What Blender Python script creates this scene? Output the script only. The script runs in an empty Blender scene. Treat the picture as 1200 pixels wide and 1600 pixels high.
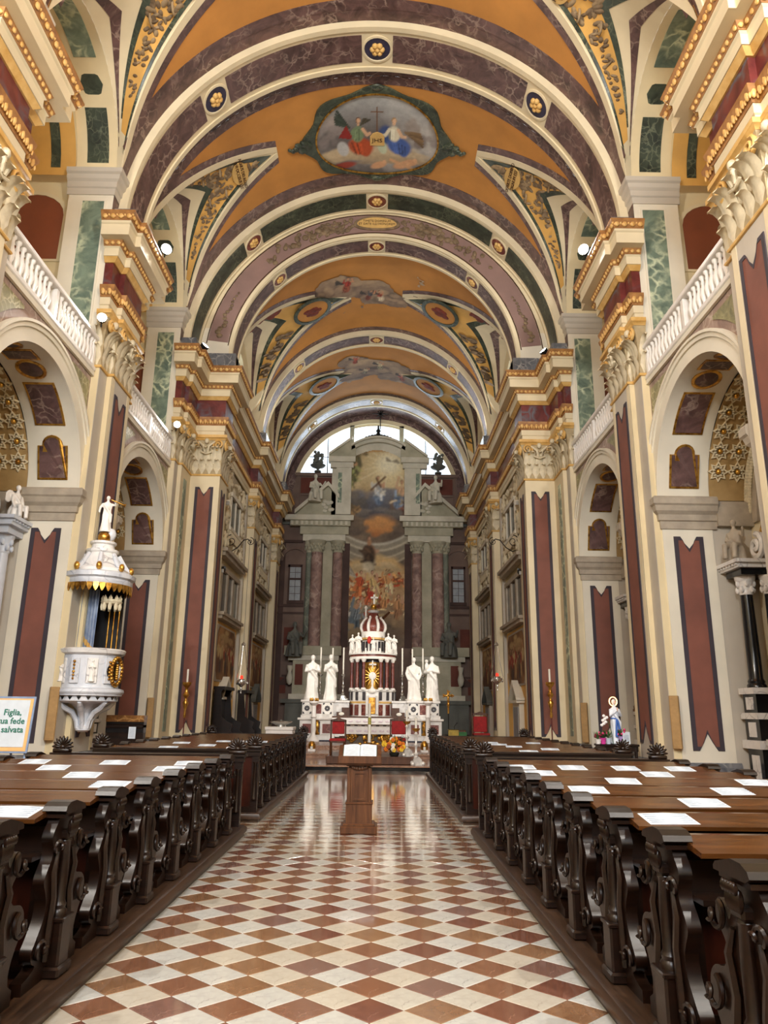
import bpy, math, random
import numpy as np
from math import sin, cos, pi, sqrt, atan2, radians, hypot
from mathutils import Vector, Matrix

random.seed(7)
SC = bpy.context.scene
COL = SC.collection

# ------------------------------------------------------------------ camera
F_PX, EYE = 1155.6, Vector((0.25, 0.0, 1.6))
CR = Vector((0.9998826, -0.0100296, 0.01158419))
CU = Vector((-0.01379928, -0.26076959, 0.96530244))
CD = Vector((0.00666079, 0.96534897, 0.26087738))
cam = bpy.data.cameras.new('camera')
cam.sensor_fit = 'VERTICAL'; cam.sensor_height = 36.0; cam.lens = 26.0
cam.clip_start = 0.05; cam.clip_end = 300
cam_ob = bpy.data.objects.new('camera', cam); COL.objects.link(cam_ob)
M = Matrix.Identity(4)
for i in range(3):
    M[i][0] = CR[i]; M[i][1] = CU[i]; M[i][2] = -CD[i]; M[i][3] = EYE[i]
cam_ob.matrix_world = M
SC.camera = cam_ob

def ray(px, py):
    return CD + CR * ((px - 600) / F_PX) + CU * ((800 - py) / F_PX)
def at_y(px, py, y):
    d = ray(px, py); return EYE + d * (y / d.y)
def at_x(px, py, x):
    d = ray(px, py); return EYE + d * ((x - EYE.x) / d.x)
def at_z(px, py, z):
    d = ray(px, py); return EYE + d * ((z - EYE.z) / d.z)

# ------------------------------------------------------------------ world, lights, exposure
SC.view_settings.view_transform = 'Standard'
SC.view_settings.look = 'None'
SC.view_settings.gamma = 1.0
SC.view_settings.use_curve_mapping = False
SC.view_settings.exposure = 0.38
W = bpy.data.worlds.new('daylight'); SC.world = W
W.use_nodes = True
bg = W.node_tree.nodes['Background']
bg.inputs[0].default_value = (0.90, 0.96, 1.0, 1); bg.inputs[1].default_value = 2.2
SC.cycles.max_bounces = 7; SC.cycles.diffuse_bounces = 4; SC.cycles.glossy_bounces = 3
SC.cycles.transmission_bounces = 4; SC.cycles.transparent_max_bounces = 8
SC.cycles.sample_clamp_indirect = 4.0
SC.cycles.caustics_reflective = False; SC.cycles.caustics_refractive = False
SC.cycles.use_denoising = True

# large windows of the entrance front, behind the camera: daylight into the nave
def area_light(name, loc, target, sx, sy, power, col):
    l = bpy.data.lights.new(name, 'AREA'); l.shape = 'RECTANGLE'; l.size = sx; l.size_y = sy
    l.energy = power; l.color = col
    o = bpy.data.objects.new(name, l); COL.objects.link(o); o.location = loc
    o.rotation_euler = (Vector(target) - Vector(loc)).to_track_quat('-Z', 'Y').to_euler()
    return o
area_light('facade_window_light', (0, -7.4, 11.0), (0, 24, 6.5), 5.4, 7, 2600, (0.91, 0.96, 1.0))
area_light('lunette_window_light', (0, 46.2, 18.0), (0, 28, 6.0), 8, 3.2, 800, (0.92, 0.97, 1.0))

# ------------------------------------------------------------------ helpers
def lin(c):
    return tuple(((x / 255.) / 12.92 if x / 255. <= 0.04045 else ((x / 255. + 0.055) / 1.055) ** 2.4) for x in c)

class MB:
    """collects geometry; build() links it as one mesh object"""
    def __init__(s): s.v = []; s.f = []
    def add(s, vs, fs):
        o = len(s.v); s.v.extend([tuple(p) for p in vs]); s.f.extend([tuple(i + o for i in q) for q in fs]); return s
    def box(s, x0, x1, y0, y1, z0, z1):
        return s.add([(x0,y0,z0),(x1,y0,z0),(x1,y1,z0),(x0,y1,z0),(x0,y0,z1),(x1,y0,z1),(x1,y1,z1),(x0,y1,z1)],
                     [(0,3,2,1),(4,5,6,7),(0,1,5,4),(1,2,6,5),(2,3,7,6),(3,0,4,7)])
    def cbox(s, c, d, m=None):
        vs = [Vector((a*d[0]/2, b*d[1]/2, e*d[2]/2)) for e in (-1,1) for a, b in ((-1,-1),(1,-1),(1,1),(-1,1))]
        if m is not None: vs = [m @ q for q in vs]
        return s.add([(q.x+c[0], q.y+c[1], q.z+c[2]) for q in vs], [(0,3,2,1),(4,5,6,7),(0,1,5,4),(1,2,6,5),(2,3,7,6),(3,0,4,7)])
    def bbox(s, c, d, b=0.01, m=None):
        """bevelled box"""
        hx, hy, hz = d[0]/2, d[1]/2, d[2]/2
        rings = [(-hz, b), (-hz+b, 0), (hz-b, 0), (hz, b)]
        vs = []
        for z, i in rings:
            x, y = hx - i, hy - i; k = b if i == 0 else b * 0.4
            vs += [(-x+k,-y,z),(x-k,-y,z),(x,-y+k,z),(x,y-k,z),(x-k,y,z),(-x+k,y,z),(-x,y-k,z),(-x,-y+k,z)]
        if m is not None: vs = [m @ Vector(q) for q in vs]
        fs = [tuple(range(7,-1,-1)), tuple(range(24,32))]
        for r in range(3):
            for i in range(8): fs.append((r*8+i, r*8+(i+1)%8, r*8+8+(i+1)%8, r*8+8+i))
        return s.add([(q[0]+c[0], q[1]+c[1], q[2]+c[2]) for q in vs], fs)
    def prism(s, poly, fn, d0, d1):
        """poly (a,b) extruded from d0 to d1; fn(a,b,d)->xyz"""
        n = len(poly)
        return s.add([fn(a,b,d0) for a,b in poly]+[fn(a,b,d1) for a,b in poly],
                     [tuple(range(n-1,-1,-1)), tuple(range(n,2*n))]+[(i,(i+1)%n,n+(i+1)%n,n+i) for i in range(n)])
    def ring(s, outer, inner, fn, d0, d1):
        """frame between two outlines with the same point count"""
        n = len(outer)
        vs = [fn(a,b,d0) for a,b in outer]+[fn(a,b,d0) for a,b in inner]+[fn(a,b,d1) for a,b in outer]+[fn(a,b,d1) for a,b in inner]
        fs = []
        for i in range(n):
            j = (i+1) % n
            fs += [(i,j,n+j,n+i),(2*n+i,3*n+i,3*n+j,2*n+j),(i,2*n+i,2*n+j,j),(n+i,n+j,3*n+j,3*n+i)]
        return s.add(vs, fs)
    def lathe(s, prof, c=(0,0,0), seg=16, m=None, a0=0, a1=2*pi, sx=1, sy=1, caps=True):
        full = abs(a1-a0-2*pi) < 1e-6; k = seg if full else seg+1
        vs = []
        for r, z in prof:
            for i in range(k):
                a = a0+(a1-a0)*i/seg; q = Vector((r*cos(a)*sx, r*sin(a)*sy, z))
                if m is not None: q = m @ q
                vs.append((q.x+c[0], q.y+c[1], q.z+c[2]))
        fs = []
        for j in range(len(prof)-1):
            for i in range(seg):
                i2 = (i+1) % k if full else i+1
                fs.append((j*k+i, j*k+i2, (j+1)*k+i2, (j+1)*k+i))
        if full and caps:
            if prof[0][0] > 1e-4: fs.append(tuple(range(k-1,-1,-1)))
            if prof[-1][0] > 1e-4: fs.append(tuple((len(prof)-1)*k+i for i in range(k)))
        return s.add(vs, fs)
    def ell(s, c, r, seg=12, rings=8, m=None):
        if not hasattr(r, '__len__'): r = (r,r,r)
        vs = []
        for j in range(rings+1):
            t = -pi/2+pi*j/rings
            for i in range(seg):
                a = 2*pi*i/seg; q = Vector((r[0]*cos(t)*cos(a), r[1]*cos(t)*sin(a), r[2]*sin(t)))
                if m is not None: q = m @ q
                vs.append((q.x+c[0], q.y+c[1], q.z+c[2]))
        return s.add(vs, [(j*seg+i, j*seg+(i+1)%seg, (j+1)*seg+(i+1)%seg, (j+1)*seg+i) for j in range(rings) for i in range(seg)])
    def tube(s, pts, r, seg=8, caps=True):
        pts = [Vector(p) for p in pts]; n = len(pts)
        rs = r if hasattr(r, '__len__') else [r]*n
        vs = []; up = None
        for i, p in enumerate(pts):
            t = (pts[min(i+1,n-1)]-pts[max(i-1,0)]).normalized()
            if up is None: up = Vector((0,0,1)) if abs(t.z) < 0.9 else Vector((1,0,0))
            b = t.cross(up).normalized(); up = b.cross(t).normalized()
            for k in range(seg):
                a = 2*pi*k/seg; q = p+(b*cos(a)+up*sin(a))*rs[i]; vs.append(q)
        fs = [(j*seg+i, j*seg+(i+1)%seg, (j+1)*seg+(i+1)%seg, (j+1)*seg+i) for j in range(n-1) for i in range(seg)]
        if caps: fs += [tuple(range(seg-1,-1,-1)), tuple((n-1)*seg+i for i in range(seg))]
        return s.add(vs, fs)
    def loft(s, rings, caps=True, closed=True):
        k = len(rings[0]); vs = [p for r in rings for p in r]; m = k if closed else k-1
        fs = [(j*k+i, j*k+(i+1)%k, (j+1)*k+(i+1)%k, (j+1)*k+i) for j in range(len(rings)-1) for i in range(m)]
        if caps and closed: fs += [tuple(range(k-1,-1,-1)), tuple((len(rings)-1)*k+i for i in range(k))]
        return s.add(vs, fs)
    def sweep(s, path, prof, side=-1, caps=True):
        """moulding: plan path [(x,y)], profile [(out,z)], mitred; side=1 offsets to the right of travel"""
        n = len(path); ms = []
        for i in range(n):
            ns = []
            for a, b in ((i-1,i),(i,i+1)):
                if a < 0 or b >= n: continue
                dx, dy = path[b][0]-path[a][0], path[b][1]-path[a][1]; l = hypot(dx,dy)
                ns.append((dy/l*side, -dx/l*side))
            if len(ns) == 1: ms.append(ns[0])
            else:
                mx, my = ns[0][0]+ns[1][0], ns[0][1]+ns[1][1]; q = (mx*mx+my*my)/2
                ms.append((mx/q, my/q) if q > 1e-6 else ns[0])
        rings = [[(path[i][0]+ms[i][0]*o, path[i][1]+ms[i][1]*o, z) for o, z in prof] for i in range(n)]
        return s.loft(rings, caps)
    def surf(s, fn, u0, u1, nu, v0, v1, nv):
        o = len(s.v)
        for j in range(nv+1):
            for i in range(nu+1): s.v.append(tuple(fn(u0+(u1-u0)*i/nu, v0+(v1-v0)*j/nv)))
        for j in range(nv):
            for i in range(nu):
                a = o+j*(nu+1)+i; s.f.append((a,a+1,a+nu+2,a+nu+1))
        return s
    def slab(s, fn, u0, u1, nu, v0, v1, nv, off):
        """patch of a surface fn(u,v,off) raised by off, with edges"""
        s.surf(lambda u,v: fn(u,v,off), u0,u1,nu,v0,v1,nv)
        for (ua,ub,va,vb,k) in ((u0,u1,v0,v0,nu),(u0,u1,v1,v1,nu),(u0,u0,v0,v1,nv),(u1,u1,v0,v1,nv)):
            s.surf(lambda t,h: fn(ua+(ub-ua)*t, va+(vb-va)*t, h), 0,1,k, 0,off,1)
        return s
    def mesh(s, name, mat, smooth=None, sx=1, fix=False):
        me = bpy.data.meshes.new(name)
        v = [(sx*p[0],p[1],p[2]) for p in s.v] if sx != 1 else s.v
        f = [q[::-1] for q in s.f] if sx < 0 else s.f
        me.from_pydata(v, [], f)
        if mat is not None: me.materials.append(mat)
        if smooth is not None:
            me.polygons.foreach_set('use_smooth', [True]*len(me.polygons))
            if smooth < 180: me.set_sharp_from_angle(angle=radians(smooth))
        me.update()
        return me
    def build(s, name, mat, parent=None, smooth=None, sx=1, loc=None):
        return put(name, s.mesh(name, mat, smooth, sx), parent, loc)

def put(name, me, parent=None, loc=None, rz=None):
    o = bpy.data.objects.new(name, me); COL.objects.link(o)
    if parent is not None: o.parent = parent
    if loc is not None: o.location = loc
    if rz is not None: o.rotation_euler = (0,0,rz)
    return o
def tag(o, label=None, cat=None, group=None, kind=None):
    if label: o['label'] = label
    if cat: o['category'] = cat
    if group: o['group'] = group
    if kind: o['kind'] = kind
    return o
def thing(name, label, cat, loc=(0,0,0), rz=0, group=None, kind=None):
    o = bpy.data.objects.new(name, None); COL.objects.link(o); o.empty_display_size = 0.2
    o.location = loc; o.rotation_euler = (0,0,rz)
    return tag(o, label, cat, group, kind)
def dup(root, loc=None, rz=None, label=None, group=None, parent=None):
    r = root.copy(); COL.objects.link(r)
    if parent is not None: r.parent = parent
    if loc is not None: r.location = loc
    if rz is not None: r.rotation_euler = (0,0,rz)
    if label: r['label'] = label
    if group: r['group'] = group
    for ch in root.children:
        c = ch.copy(); COL.objects.link(c); c.parent = r
        for g in ch.children:
            d = g.copy(); COL.objects.link(d); d.parent = c
    return r
def text_mesh(txt, size, mat, align='CENTER', extrude=0.004, bold=0.0):
    cu = bpy.data.curves.new('lettering', 'FONT'); cu.body = txt; cu.size = size; cu.align_x = align; cu.align_y = 'CENTER'
    cu.extrude = extrude; cu.offset = bold; cu.resolution_u = 2
    o = bpy.data.objects.new('lettering', cu); COL.objects.link(o)
    dg = bpy.context.evaluated_depsgraph_get(); me = bpy.data.meshes.new_from_object(o.evaluated_get(dg))
    bpy.data.objects.remove(o); me.materials.clear(); me.materials.append(mat); return me

# ------------------------------------------------------------------ materials
def nodes(name):
    m = bpy.data.materials.new(name); m.use_nodes = True
    nt = m.node_tree; return m, nt, nt.nodes['Principled BSDF']
def mapping(nt, scale, stretch=(1,1,1)):
    tc = nt.nodes.new('ShaderNodeTexCoord'); mp = nt.nodes.new('ShaderNodeMapping')
    mp.inputs['Scale'].default_value = (scale*stretch[0], scale*stretch[1], scale*stretch[2])
    nt.links.new(tc.outputs['Object'], mp.inputs['Vector']); return mp.outputs['Vector']
def ramp(nt, fac, stops):
    r = nt.nodes.new('ShaderNodeValToRGB'); e = r.color_ramp.elements
    while len(e) < len(stops): e.new(0.5)
    for i, (p, c) in enumerate(stops): e[i].position = p; e[i].color = (*lin(c), 1)
    nt.links.new(fac, r.inputs['Fac']); return r.outputs['Color']
def noise(nt, vec, scale=1, detail=4, rough=0.55, dist=0.0):
    n = nt.nodes.new('ShaderNodeTexNoise'); n.inputs['Scale'].default_value = scale
    n.inputs['Detail'].default_value = detail; n.inputs['Roughness'].default_value = rough; n.inputs['Distortion'].default_value = dist
    nt.links.new(vec, n.inputs['Vector']); return n.outputs['Fac']
def bump(nt, b, fac, strength, dist=0.01):
    bn = nt.nodes.new('ShaderNodeBump'); bn.inputs['Strength'].default_value = strength; bn.inputs['Distance'].default_value = dist
    nt.links.new(fac, bn.inputs['Height']); nt.links.new(bn.outputs['Normal'], b.inputs['Normal'])
def plain(name, c, rough=0.6, var=0.10, scale=2.0, metal=0.0, bmp=0.0, c2=None, detail=4, spec=None):
    """slightly mottled surface between c*(1-var) and c*(1+var) (or c and c2)"""
    m, nt, b = nodes(name); v = mapping(nt, scale)
    a = c2 if c2 else tuple(min(255, x*(1+var)) for x in c); z = c if c2 else tuple(x*(1-var) for x in c)
    f = noise(nt, v, 1.0, detail)
    nt.links.new(ramp(nt, f, [(0.3, z), (0.7, a)]), b.inputs['Base Color'])
    b.inputs['Roughness'].default_value = rough; b.inputs['Metallic'].default_value = metal
    if spec is not None: b.inputs['Specular IOR Level'].default_value = spec
    if bmp: bump(nt, b, noise(nt, v, 9.0, 3), bmp)
    return m
def marble(name, dark, mid, vein, scale=1.5, rough=0.35, vs=2.2, thick=0.06, dist=0.5):
    """painted marble: mottled ground with brecciated light veins"""
    m, nt, b = nodes(name); v = mapping(nt, scale)
    f = noise(nt, v, 1.3, 6, 0.65, 1.2)
    base = ramp(nt, f, [(0.3, dark), (0.62, mid)])
    wn = nt.nodes.new('ShaderNodeTexNoise'); wn.inputs['Scale'].default_value = 1.6; wn.inputs['Detail'].default_value = 4
    nt.links.new(v, wn.inputs['Vector'])
    mx = nt.nodes.new('ShaderNodeVectorMath'); mx.operation = 'MULTIPLY_ADD'
    mx.inputs[1].default_value = (dist,)*3
    nt.links.new(wn.outputs['Color'], mx.inputs[0]); nt.links.new(v, mx.inputs[2])
    vo = nt.nodes.new('ShaderNodeTexVoronoi'); vo.feature = 'DISTANCE_TO_EDGE'; vo.inputs['Scale'].default_value = vs
    nt.links.new(mx.outputs[0], vo.inputs['Vector'])
    edge = nt.nodes.new('ShaderNodeMapRange'); edge.inputs['From Max'].default_value = thick
    edge.inputs['To Min'].default_value = 1; edge.inputs['To Max'].default_value = 0
    nt.links.new(vo.outputs['Distance'], edge.inputs['Value'])
    pm = nt.nodes.new('ShaderNodeMath'); pm.operation = 'MULTIPLY'
    mr = nt.nodes.new('ShaderNodeMapRange'); mr.inputs['From Min'].default_value = 0.42; mr.inputs['From Max'].default_value = 0.62
    nt.links.new(noise(nt, v, 0.9, 3), mr.inputs['Value'])
    nt.links.new(edge.outputs['Result'], pm.inputs[0]); nt.links.new(mr.outputs['Result'], pm.inputs[1])
    mix = nt.nodes.new('ShaderNodeMix'); mix.data_type = 'RGBA'
    nt.links.new(pm.outputs[0], mix.inputs['Factor']); nt.links.new(base, mix.inputs['A'])
    mix.inputs['B'].default_value = (*lin(vein), 1)
    nt.links.new(mix.outputs['Result'], b.inputs['Base Color'])
    b.inputs['Roughness'].default_value = rough
    return m
def wood(name, c1, c2, rough=0.35, scale=3.0, stretch=(0.25,3,3)):
    m, nt, b = nodes(name); v = mapping(nt, scale, stretch)
    f = noise(nt, v, 2.0, 6, 0.6, 0.8)
    nt.links.new(ramp(nt, f, [(0.3, c1), (0.7, c2)]), b.inputs['Base Color'])
    b.inputs['Roughness'].default_value = rough; b.inputs['Specular IOR Level'].default_value = 0.38; bump(nt, b, f, 0.08); return m
def gilt(name, c=(196,146,62), rough=0.32, relief=0.0, scale=9.0, dark=(96,58,20), metal=0.8):
    m, nt, b = nodes(name); v = mapping(nt, scale)
    f = noise(nt, v, 1.0, 3)
    nt.links.new(ramp(nt, f, [(0.38, dark), (0.56, c)]), b.inputs['Base Color'])
    b.inputs['Metallic'].default_value = metal; b.inputs['Roughness'].default_value = rough
    if relief: bump(nt, b, f, relief, 0.03)
    return m
def emit(name, c, s):
    m, nt, b = nodes(name); b.inputs['Emission Color'].default_value = (*lin(c), 1); b.inputs['Emission Strength'].default_value = s
    b.inputs['Base Color'].default_value = (*lin(c), 1)
    v = mapping(nt, 3.0)
    return m
def painted(name):
    m, nt, b = nodes(name); a = nt.nodes.new('ShaderNodeAttribute'); a.attribute_name = 'paint'
    mul = nt.nodes.new('ShaderNodeMix'); mul.data_type = 'RGBA'; mul.blend_type = 'MULTIPLY'; mul.inputs['Factor'].default_value = 0.5
    f = noise(nt, mapping(nt, 6.0), 1.0, 5)
    nt.links.new(a.outputs['Color'], mul.inputs['A']); nt.links.new(ramp(nt, f, [(0.3, (205,205,205)), (0.7, (255,255,255))]), mul.inputs['B'])
    nt.links.new(mul.outputs['Result'], b.inputs['Base Color']); b.inputs['Roughness'].default_value = 0.8; return m

CREAM = plain('cream_plaster', (222,208,174), 0.7, 0.04, 0.8)
CREAM_Y = plain('yellow_cream_plaster', (224,207,166), 0.7, 0.04, 0.8)
GREY_P = plain('grey_plaster', (192,184,170), 0.7, 0.04, 0.8)
WHITE_P = plain('white_plaster', (226,219,200), 0.65, 0.03, 1.0)
STONE = plain('grey_stone', (170,158,140), 0.6, 0.08, 3.0, bmp=0.1)
OCHRE = plain('orange_vault_plaster', (188,130,62), 0.8, 0.07, 0.7, bmp=0.03)
OCHRE2 = plain('pale_ochre_plaster', (214,166,88), 0.8, 0.06, 0.9)
BROWN_P = plain('brown_red_plaster', (128,70,44), 0.8, 0.06, 1.0)
RED_P = plain('red_brown_panel', (124,75,61), 0.7, 0.08, 1.2, bmp=0.03)
SLATE_P = plain('slate_border', (58,50,58), 0.7, 0.08, 1.2)
PINK_P = plain('mauve_panel', (140,112,104), 0.7, 0.06, 1.0)
PURPLE = marble('purple_marble', (52,34,32), (108,80,76), (154,132,120), 1.2, 0.45, 2.0, 0.09, 1.1)
GREEN_M = marble('green_marble', (78,96,88), (126,144,126), (214,222,188), 1.3, 0.35, 2.0, 0.16, 0.9)
GREEN_D = marble('dark_green_marble', (28,34,30), (68,78,64), (110,116,94), 1.4, 0.4, 2.8, 0.09, 1.0)
BLUE_M = marble('blue_grey_marble', (70,74,82), (120,122,126), (180,178,172), 1.6, 0.35, 2.0, 0.08)
RED_M = marble('red_marble', (84,34,30), (128,64,54), (186,140,122), 1.8, 0.3, 3.0, 0.06)
FRIEZE_M = marble('dark_red_frieze_marble', (76,30,30), (116,52,48), (96,100,108), 1.1, 0.35, 1.6, 0.12)
OLIVE_M = marble('olive_marble', (104,104,72), (160,152,108), (206,198,160), 1.6, 0.5, 3.0, 0.08)
TAUPE_M = marble('taupe_marble', (128,104,94), (164,140,126), (196,180,164), 1.4, 0.5, 2.0, 0.08)
GOLD = gilt('gilding', (222,170,78), 0.3, 0.0, 6, (150,100,36))
GOLD_R = plain('brown_gilt_moulding', (138,92,46), 0.5, 0.2, 6, c2=(176,126,68))
GOLD_L = plain('gilt_leaf_relief', (206,156,84), 0.42, 0.12, 8, c2=(232,194,124))
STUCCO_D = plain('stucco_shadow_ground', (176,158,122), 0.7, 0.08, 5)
GOLD_P = plain('golden_stucco', (206,160,84), 0.5, 0.15, 5, c2=(228,190,120))
STUCCO = plain('stucco_relief', (214,202,172), 0.6, 0.06, 6.0, bmp=0.2)
WMARBLE = plain('white_marble', (236,232,226), 0.3, 0.04, 3.0)
STATUE_M = plain('white_statue_marble', (242,238,230), 0.45, 0.03, 5.0)
BLUEWHITE = plain('bluish_white_marble', (206,214,226), 0.3, 0.05, 3.0)
GREYVEIN = marble('white_veined_marble', (214,212,210), (236,234,230), (150,146,150), 1.6, 0.3, 1.6, 0.05)
BLACK_M = plain('black_marble', (22,22,24), 0.18, 0.3, 4.0)
BLACK = plain('black_metal', (14,14,16), 0.4, 0.2, 4.0)
SILVER = plain('silver', (214,212,206), 0.25, 0.06, 6, metal=0.85)
IRON = plain('wrought_iron', (40,34,32), 0.5, 0.2, 6, metal=0.6)
PEW = wood('dark_pew_wood', (11,5,2), (32,15,7), 0.33)
PEW_T = wood('pew_top_wood', (46,25,10), (92,55,24), 0.18, 2.0, (0.4,4,4))
PEW_R = wood('reddish_pew_panel', (22,8,4), (54,20,10), 0.28, 2.0, (3,3,0.4))
WALNUT = wood('walnut_wood', (56,31,18), (96,60,36), 0.35, 2.5, (3,3,0.3))
TAN_W = plain('tan_speaker_fabric', (172,138,90), 0.8, 0.06, 8)
PLATF = wood('pew_platform_wood', (36,18,10), (74,44,26), 0.3, 2.0, (4,0.3,4))
PAPER = plain('printed_paper', (196,206,214), 0.8, 0.03, 6)
PRINT = plain('pale_grey_print', (166,176,190), 0.8, 0.1, 30)
RED_F = plain('red_fabric', (150,26,28), 0.8, 0.12, 12)
CLOTH = plain('white_linen', (238,234,230), 0.8, 0.03, 6)
LACE = plain('embroidered_lace', (214,190,204), 0.8, 0.12, 14, c2=(240,236,236))
CANDLE = plain('candle_wax', (240,236,222), 0.5, 0.02, 4)
LEAF = plain('foliage', (52,84,38), 0.6, 0.3, 14)
GLASS = None
# ================================================================== FLOOR
floor = thing('floor', 'polished marble floor of cream and brown diamond tiles', 'floor', kind='structure')
MORTAR = plain('tile_joint', (150,118,92), 0.5, 0.08, 6)
MB().box(-12, 12, 0.5, 21.95, -0.3, -0.012).build('floor_bed', MORTAR, floor)
SIDE_FLOOR = marble('side_floor_marble', (120,84,66), (176,140,116), (200,180,160), 1.0, 0.15, 1.2, 0.02)
def tile_mat(name, c, c2, vein):
    m = marble(name, c, c2, vein, 4.5, 0.12, 1.4, 0.03, 0.8)
    b = m.node_tree.nodes['Principled BSDF']; b.inputs['Coat Weight'].default_value = 0.6; b.inputs['Coat Roughness'].default_value = 0.06
    return m
T_BR = [tile_mat('brown_tile_%s' % n, a, b, v) for n, a, b, v in (
    ('rust', (112,75,56), (132,93,71), (146,110,88)), ('tan', (118,85,60), (139,105,77), (150,118,92)),
    ('russet', (100,62,48), (122,80,64), (136,98,82)), ('mauve', (108,78,68), (128,97,86), (140,112,102)))]
T_WH = [tile_mat('cream_tile_%s' % n, a, b, v) for n, a, b, v in (
    ('ivory', (176,172,160), (196,192,180), (160,156,146)), ('white', (178,178,172), (198,198,192), (158,157,152)), ('pale', (180,173,158), (196,189,174), (168,160,146)))]
DX, DY, TX0, TY0 = 0.382, 0.360, 0.235, 4.69
def tile_mesh(nm, mat):
    a, b, g = DX/2-0.0025, DY/2-0.0025, 0.004
    m = MB(); o = [(-a,0),(0,-b),(a,0),(0,b)]
    m.add([(x,y,-0.012) for x,y in o]+[(x,y,-0.002) for x,y in o]+[(x*(1-g/a),y*(1-g/b),0.0) for x,y in o],
          [(i,(i+1)%4,4+(i+1)%4,4+i) for i in range(4)]+[(4+i,4+(i+1)%4,8+(i+1)%4,8+i) for i in range(4)]+[(8,9,10,11)])
    return m.mesh(nm, mat)
me_br = [tile_mesh('tile', m) for m in T_BR]; me_wh = [tile_mesh('tile', m) for m in T_WH]
cells = []
for j in range(-12, 100):
    for i in range(-14, 14):
        for wh in (0, 1):
            x = TX0+DX*i+(DX/2 if wh else 0); y = TY0+DY*j+(DY/2 if wh else 0)
            lim = 1.52 if not (10.5 < y < 11.75) else 2.6
            if abs(x-0.03) < lim+DX/2 and 3.2 < y < 21.9: cells.append((y, x, wh))
cells.sort()
rest = [MB() for _ in range(7)]
for n, (y, x, wh) in enumerate(cells):
    k = random.randrange(3) if wh else random.choice((0,0,1,1,2,3))
    if n < 300: put('tile', (me_wh if wh else me_br)[k], floor, (x,y,0))
    else:
        a, b = DX/2-0.0025, DY/2-0.0025
        rest[k if wh else 3+k].add([(x-a,y,0),(x,y-b,0),(x+a,y,0),(x,y+b,0),(x-a,y,-.012),(x,y-b,-.012),(x+a,y,-.012),(x,y+b,-.012)],
                                   [(0,1,2,3),(0,4,5,1),(1,5,6,2),(2,6,7,3),(3,7,4,0)])
for k, r in enumerate(rest):
    o = r.build('far_tiles', (T_WH+T_BR)[k], floor); o['kind'] = 'stuff'
for s in (-1, 1):
    MB().box(*sorted((s*1.75, s*11)), 3.0, 21.95, -0.012, -0.001).build('side_aisle_paving', SIDE_FLOOR, floor)

# chancel steps and raised floor
chf = thing('trim_1', 'low brown marble steps rising to the chancel floor', 'steps', kind='structure')
CH_FL = marble('chancel_marble', (110,78,62), (150,116,96), (190,160,136), 1.4, 0.16, 1.4, 0.03)
CH_ST = marble('step_marble', (128,92,72), (168,130,104), (196,170,146), 2.0, 0.25, 1.6, 0.03)
MB().box(-11, 11, 21.95, 46, -0.3, 0.12).build('chancel_floor', CH_FL, chf)
MB().box(-11, 11, 21.90, 21.97, 0.0, 0.10).build('dark_riser', BLACK_M, chf)
MB().box(-11, 11, 21.86, 22.25, 0.10, 0.13).build('step_tread', CH_ST, chf)
MB().box(-5.5, 5.5, 25.6, 46, 0.1, 0.24).box(-5.5,5.5,25.56,26,.21,.25).build('second_step', CH_ST, chf)
MB().box(-4.2, 4.2, 28.6, 46, 0.2, 0.37).box(-4.2,4.2,28.56,29,.34,.38).build('third_step', CH_ST, chf)

# ================================================================== NAVE SIDES
WX, WT = 7.0, 8.2            # wall face and back face of the nave arcade
P0, P1 = 17.05, 19.4         # jambs of the pier at the pulpit (the next one nearer is 7.1 m closer)
PITCH = 7.1
A_R, A_Z = 2.375, 6.65       # lower arches
YC2 = P1+A_R
SHAFT = [(7.0,17.08),(6.82,17.08),(6.82,17.6),(6.68,17.6),(6.68,18.95),(6.82,18.95),(6.82,19.37),(7.0,19.37)]
CORNER = [(7.0,24.2),(6.82,24.2),(6.82,24.65),(6.68,24.65),(6.68,25.9),(5.6,25.9),(5.6,27.2)]

def notched(w, h, n=0.16):
    """panel outline with ogee notches at the top and foot (centred on 0, foot at z=0)"""
    a = w/2
    top = [(a,h),(a-0.22*w,h),(0.16*w,h-0.55*n),(0,h-n),(-0.16*w,h-0.55*n),(-a+0.22*w,h),(-a,h)]
    bot = [(-a,0),(-a+0.2*w,0),(-0.14*w,0.6*n),(0,n*1.25),(0.14*w,0.6*n),(a-0.2*w,0)]
    return bot+[(a,0)]+top
def inset(w, h, b, n): return [(x*(w-2*b)/w, b*0.9+(z)*(h-1.8*b)/h) for x, z in notched(w, h, n)]
def notch_panel(parent, w, h, fn, sx=1, b=None, loc=None, face=RED_P):
    b = b or 0.13*w; n = 0.42*w
    fr = MB().ring(notched(w,h,n), inset(w,h,b,n), fn, 0, 0.022).build('panel_border', SLATE_P, parent, None, sx, loc)
    MB().prism(inset(w,h,b,n), fn, 0, 0.012).build('panel_field', face, fr, None, sx)
    return fr

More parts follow.
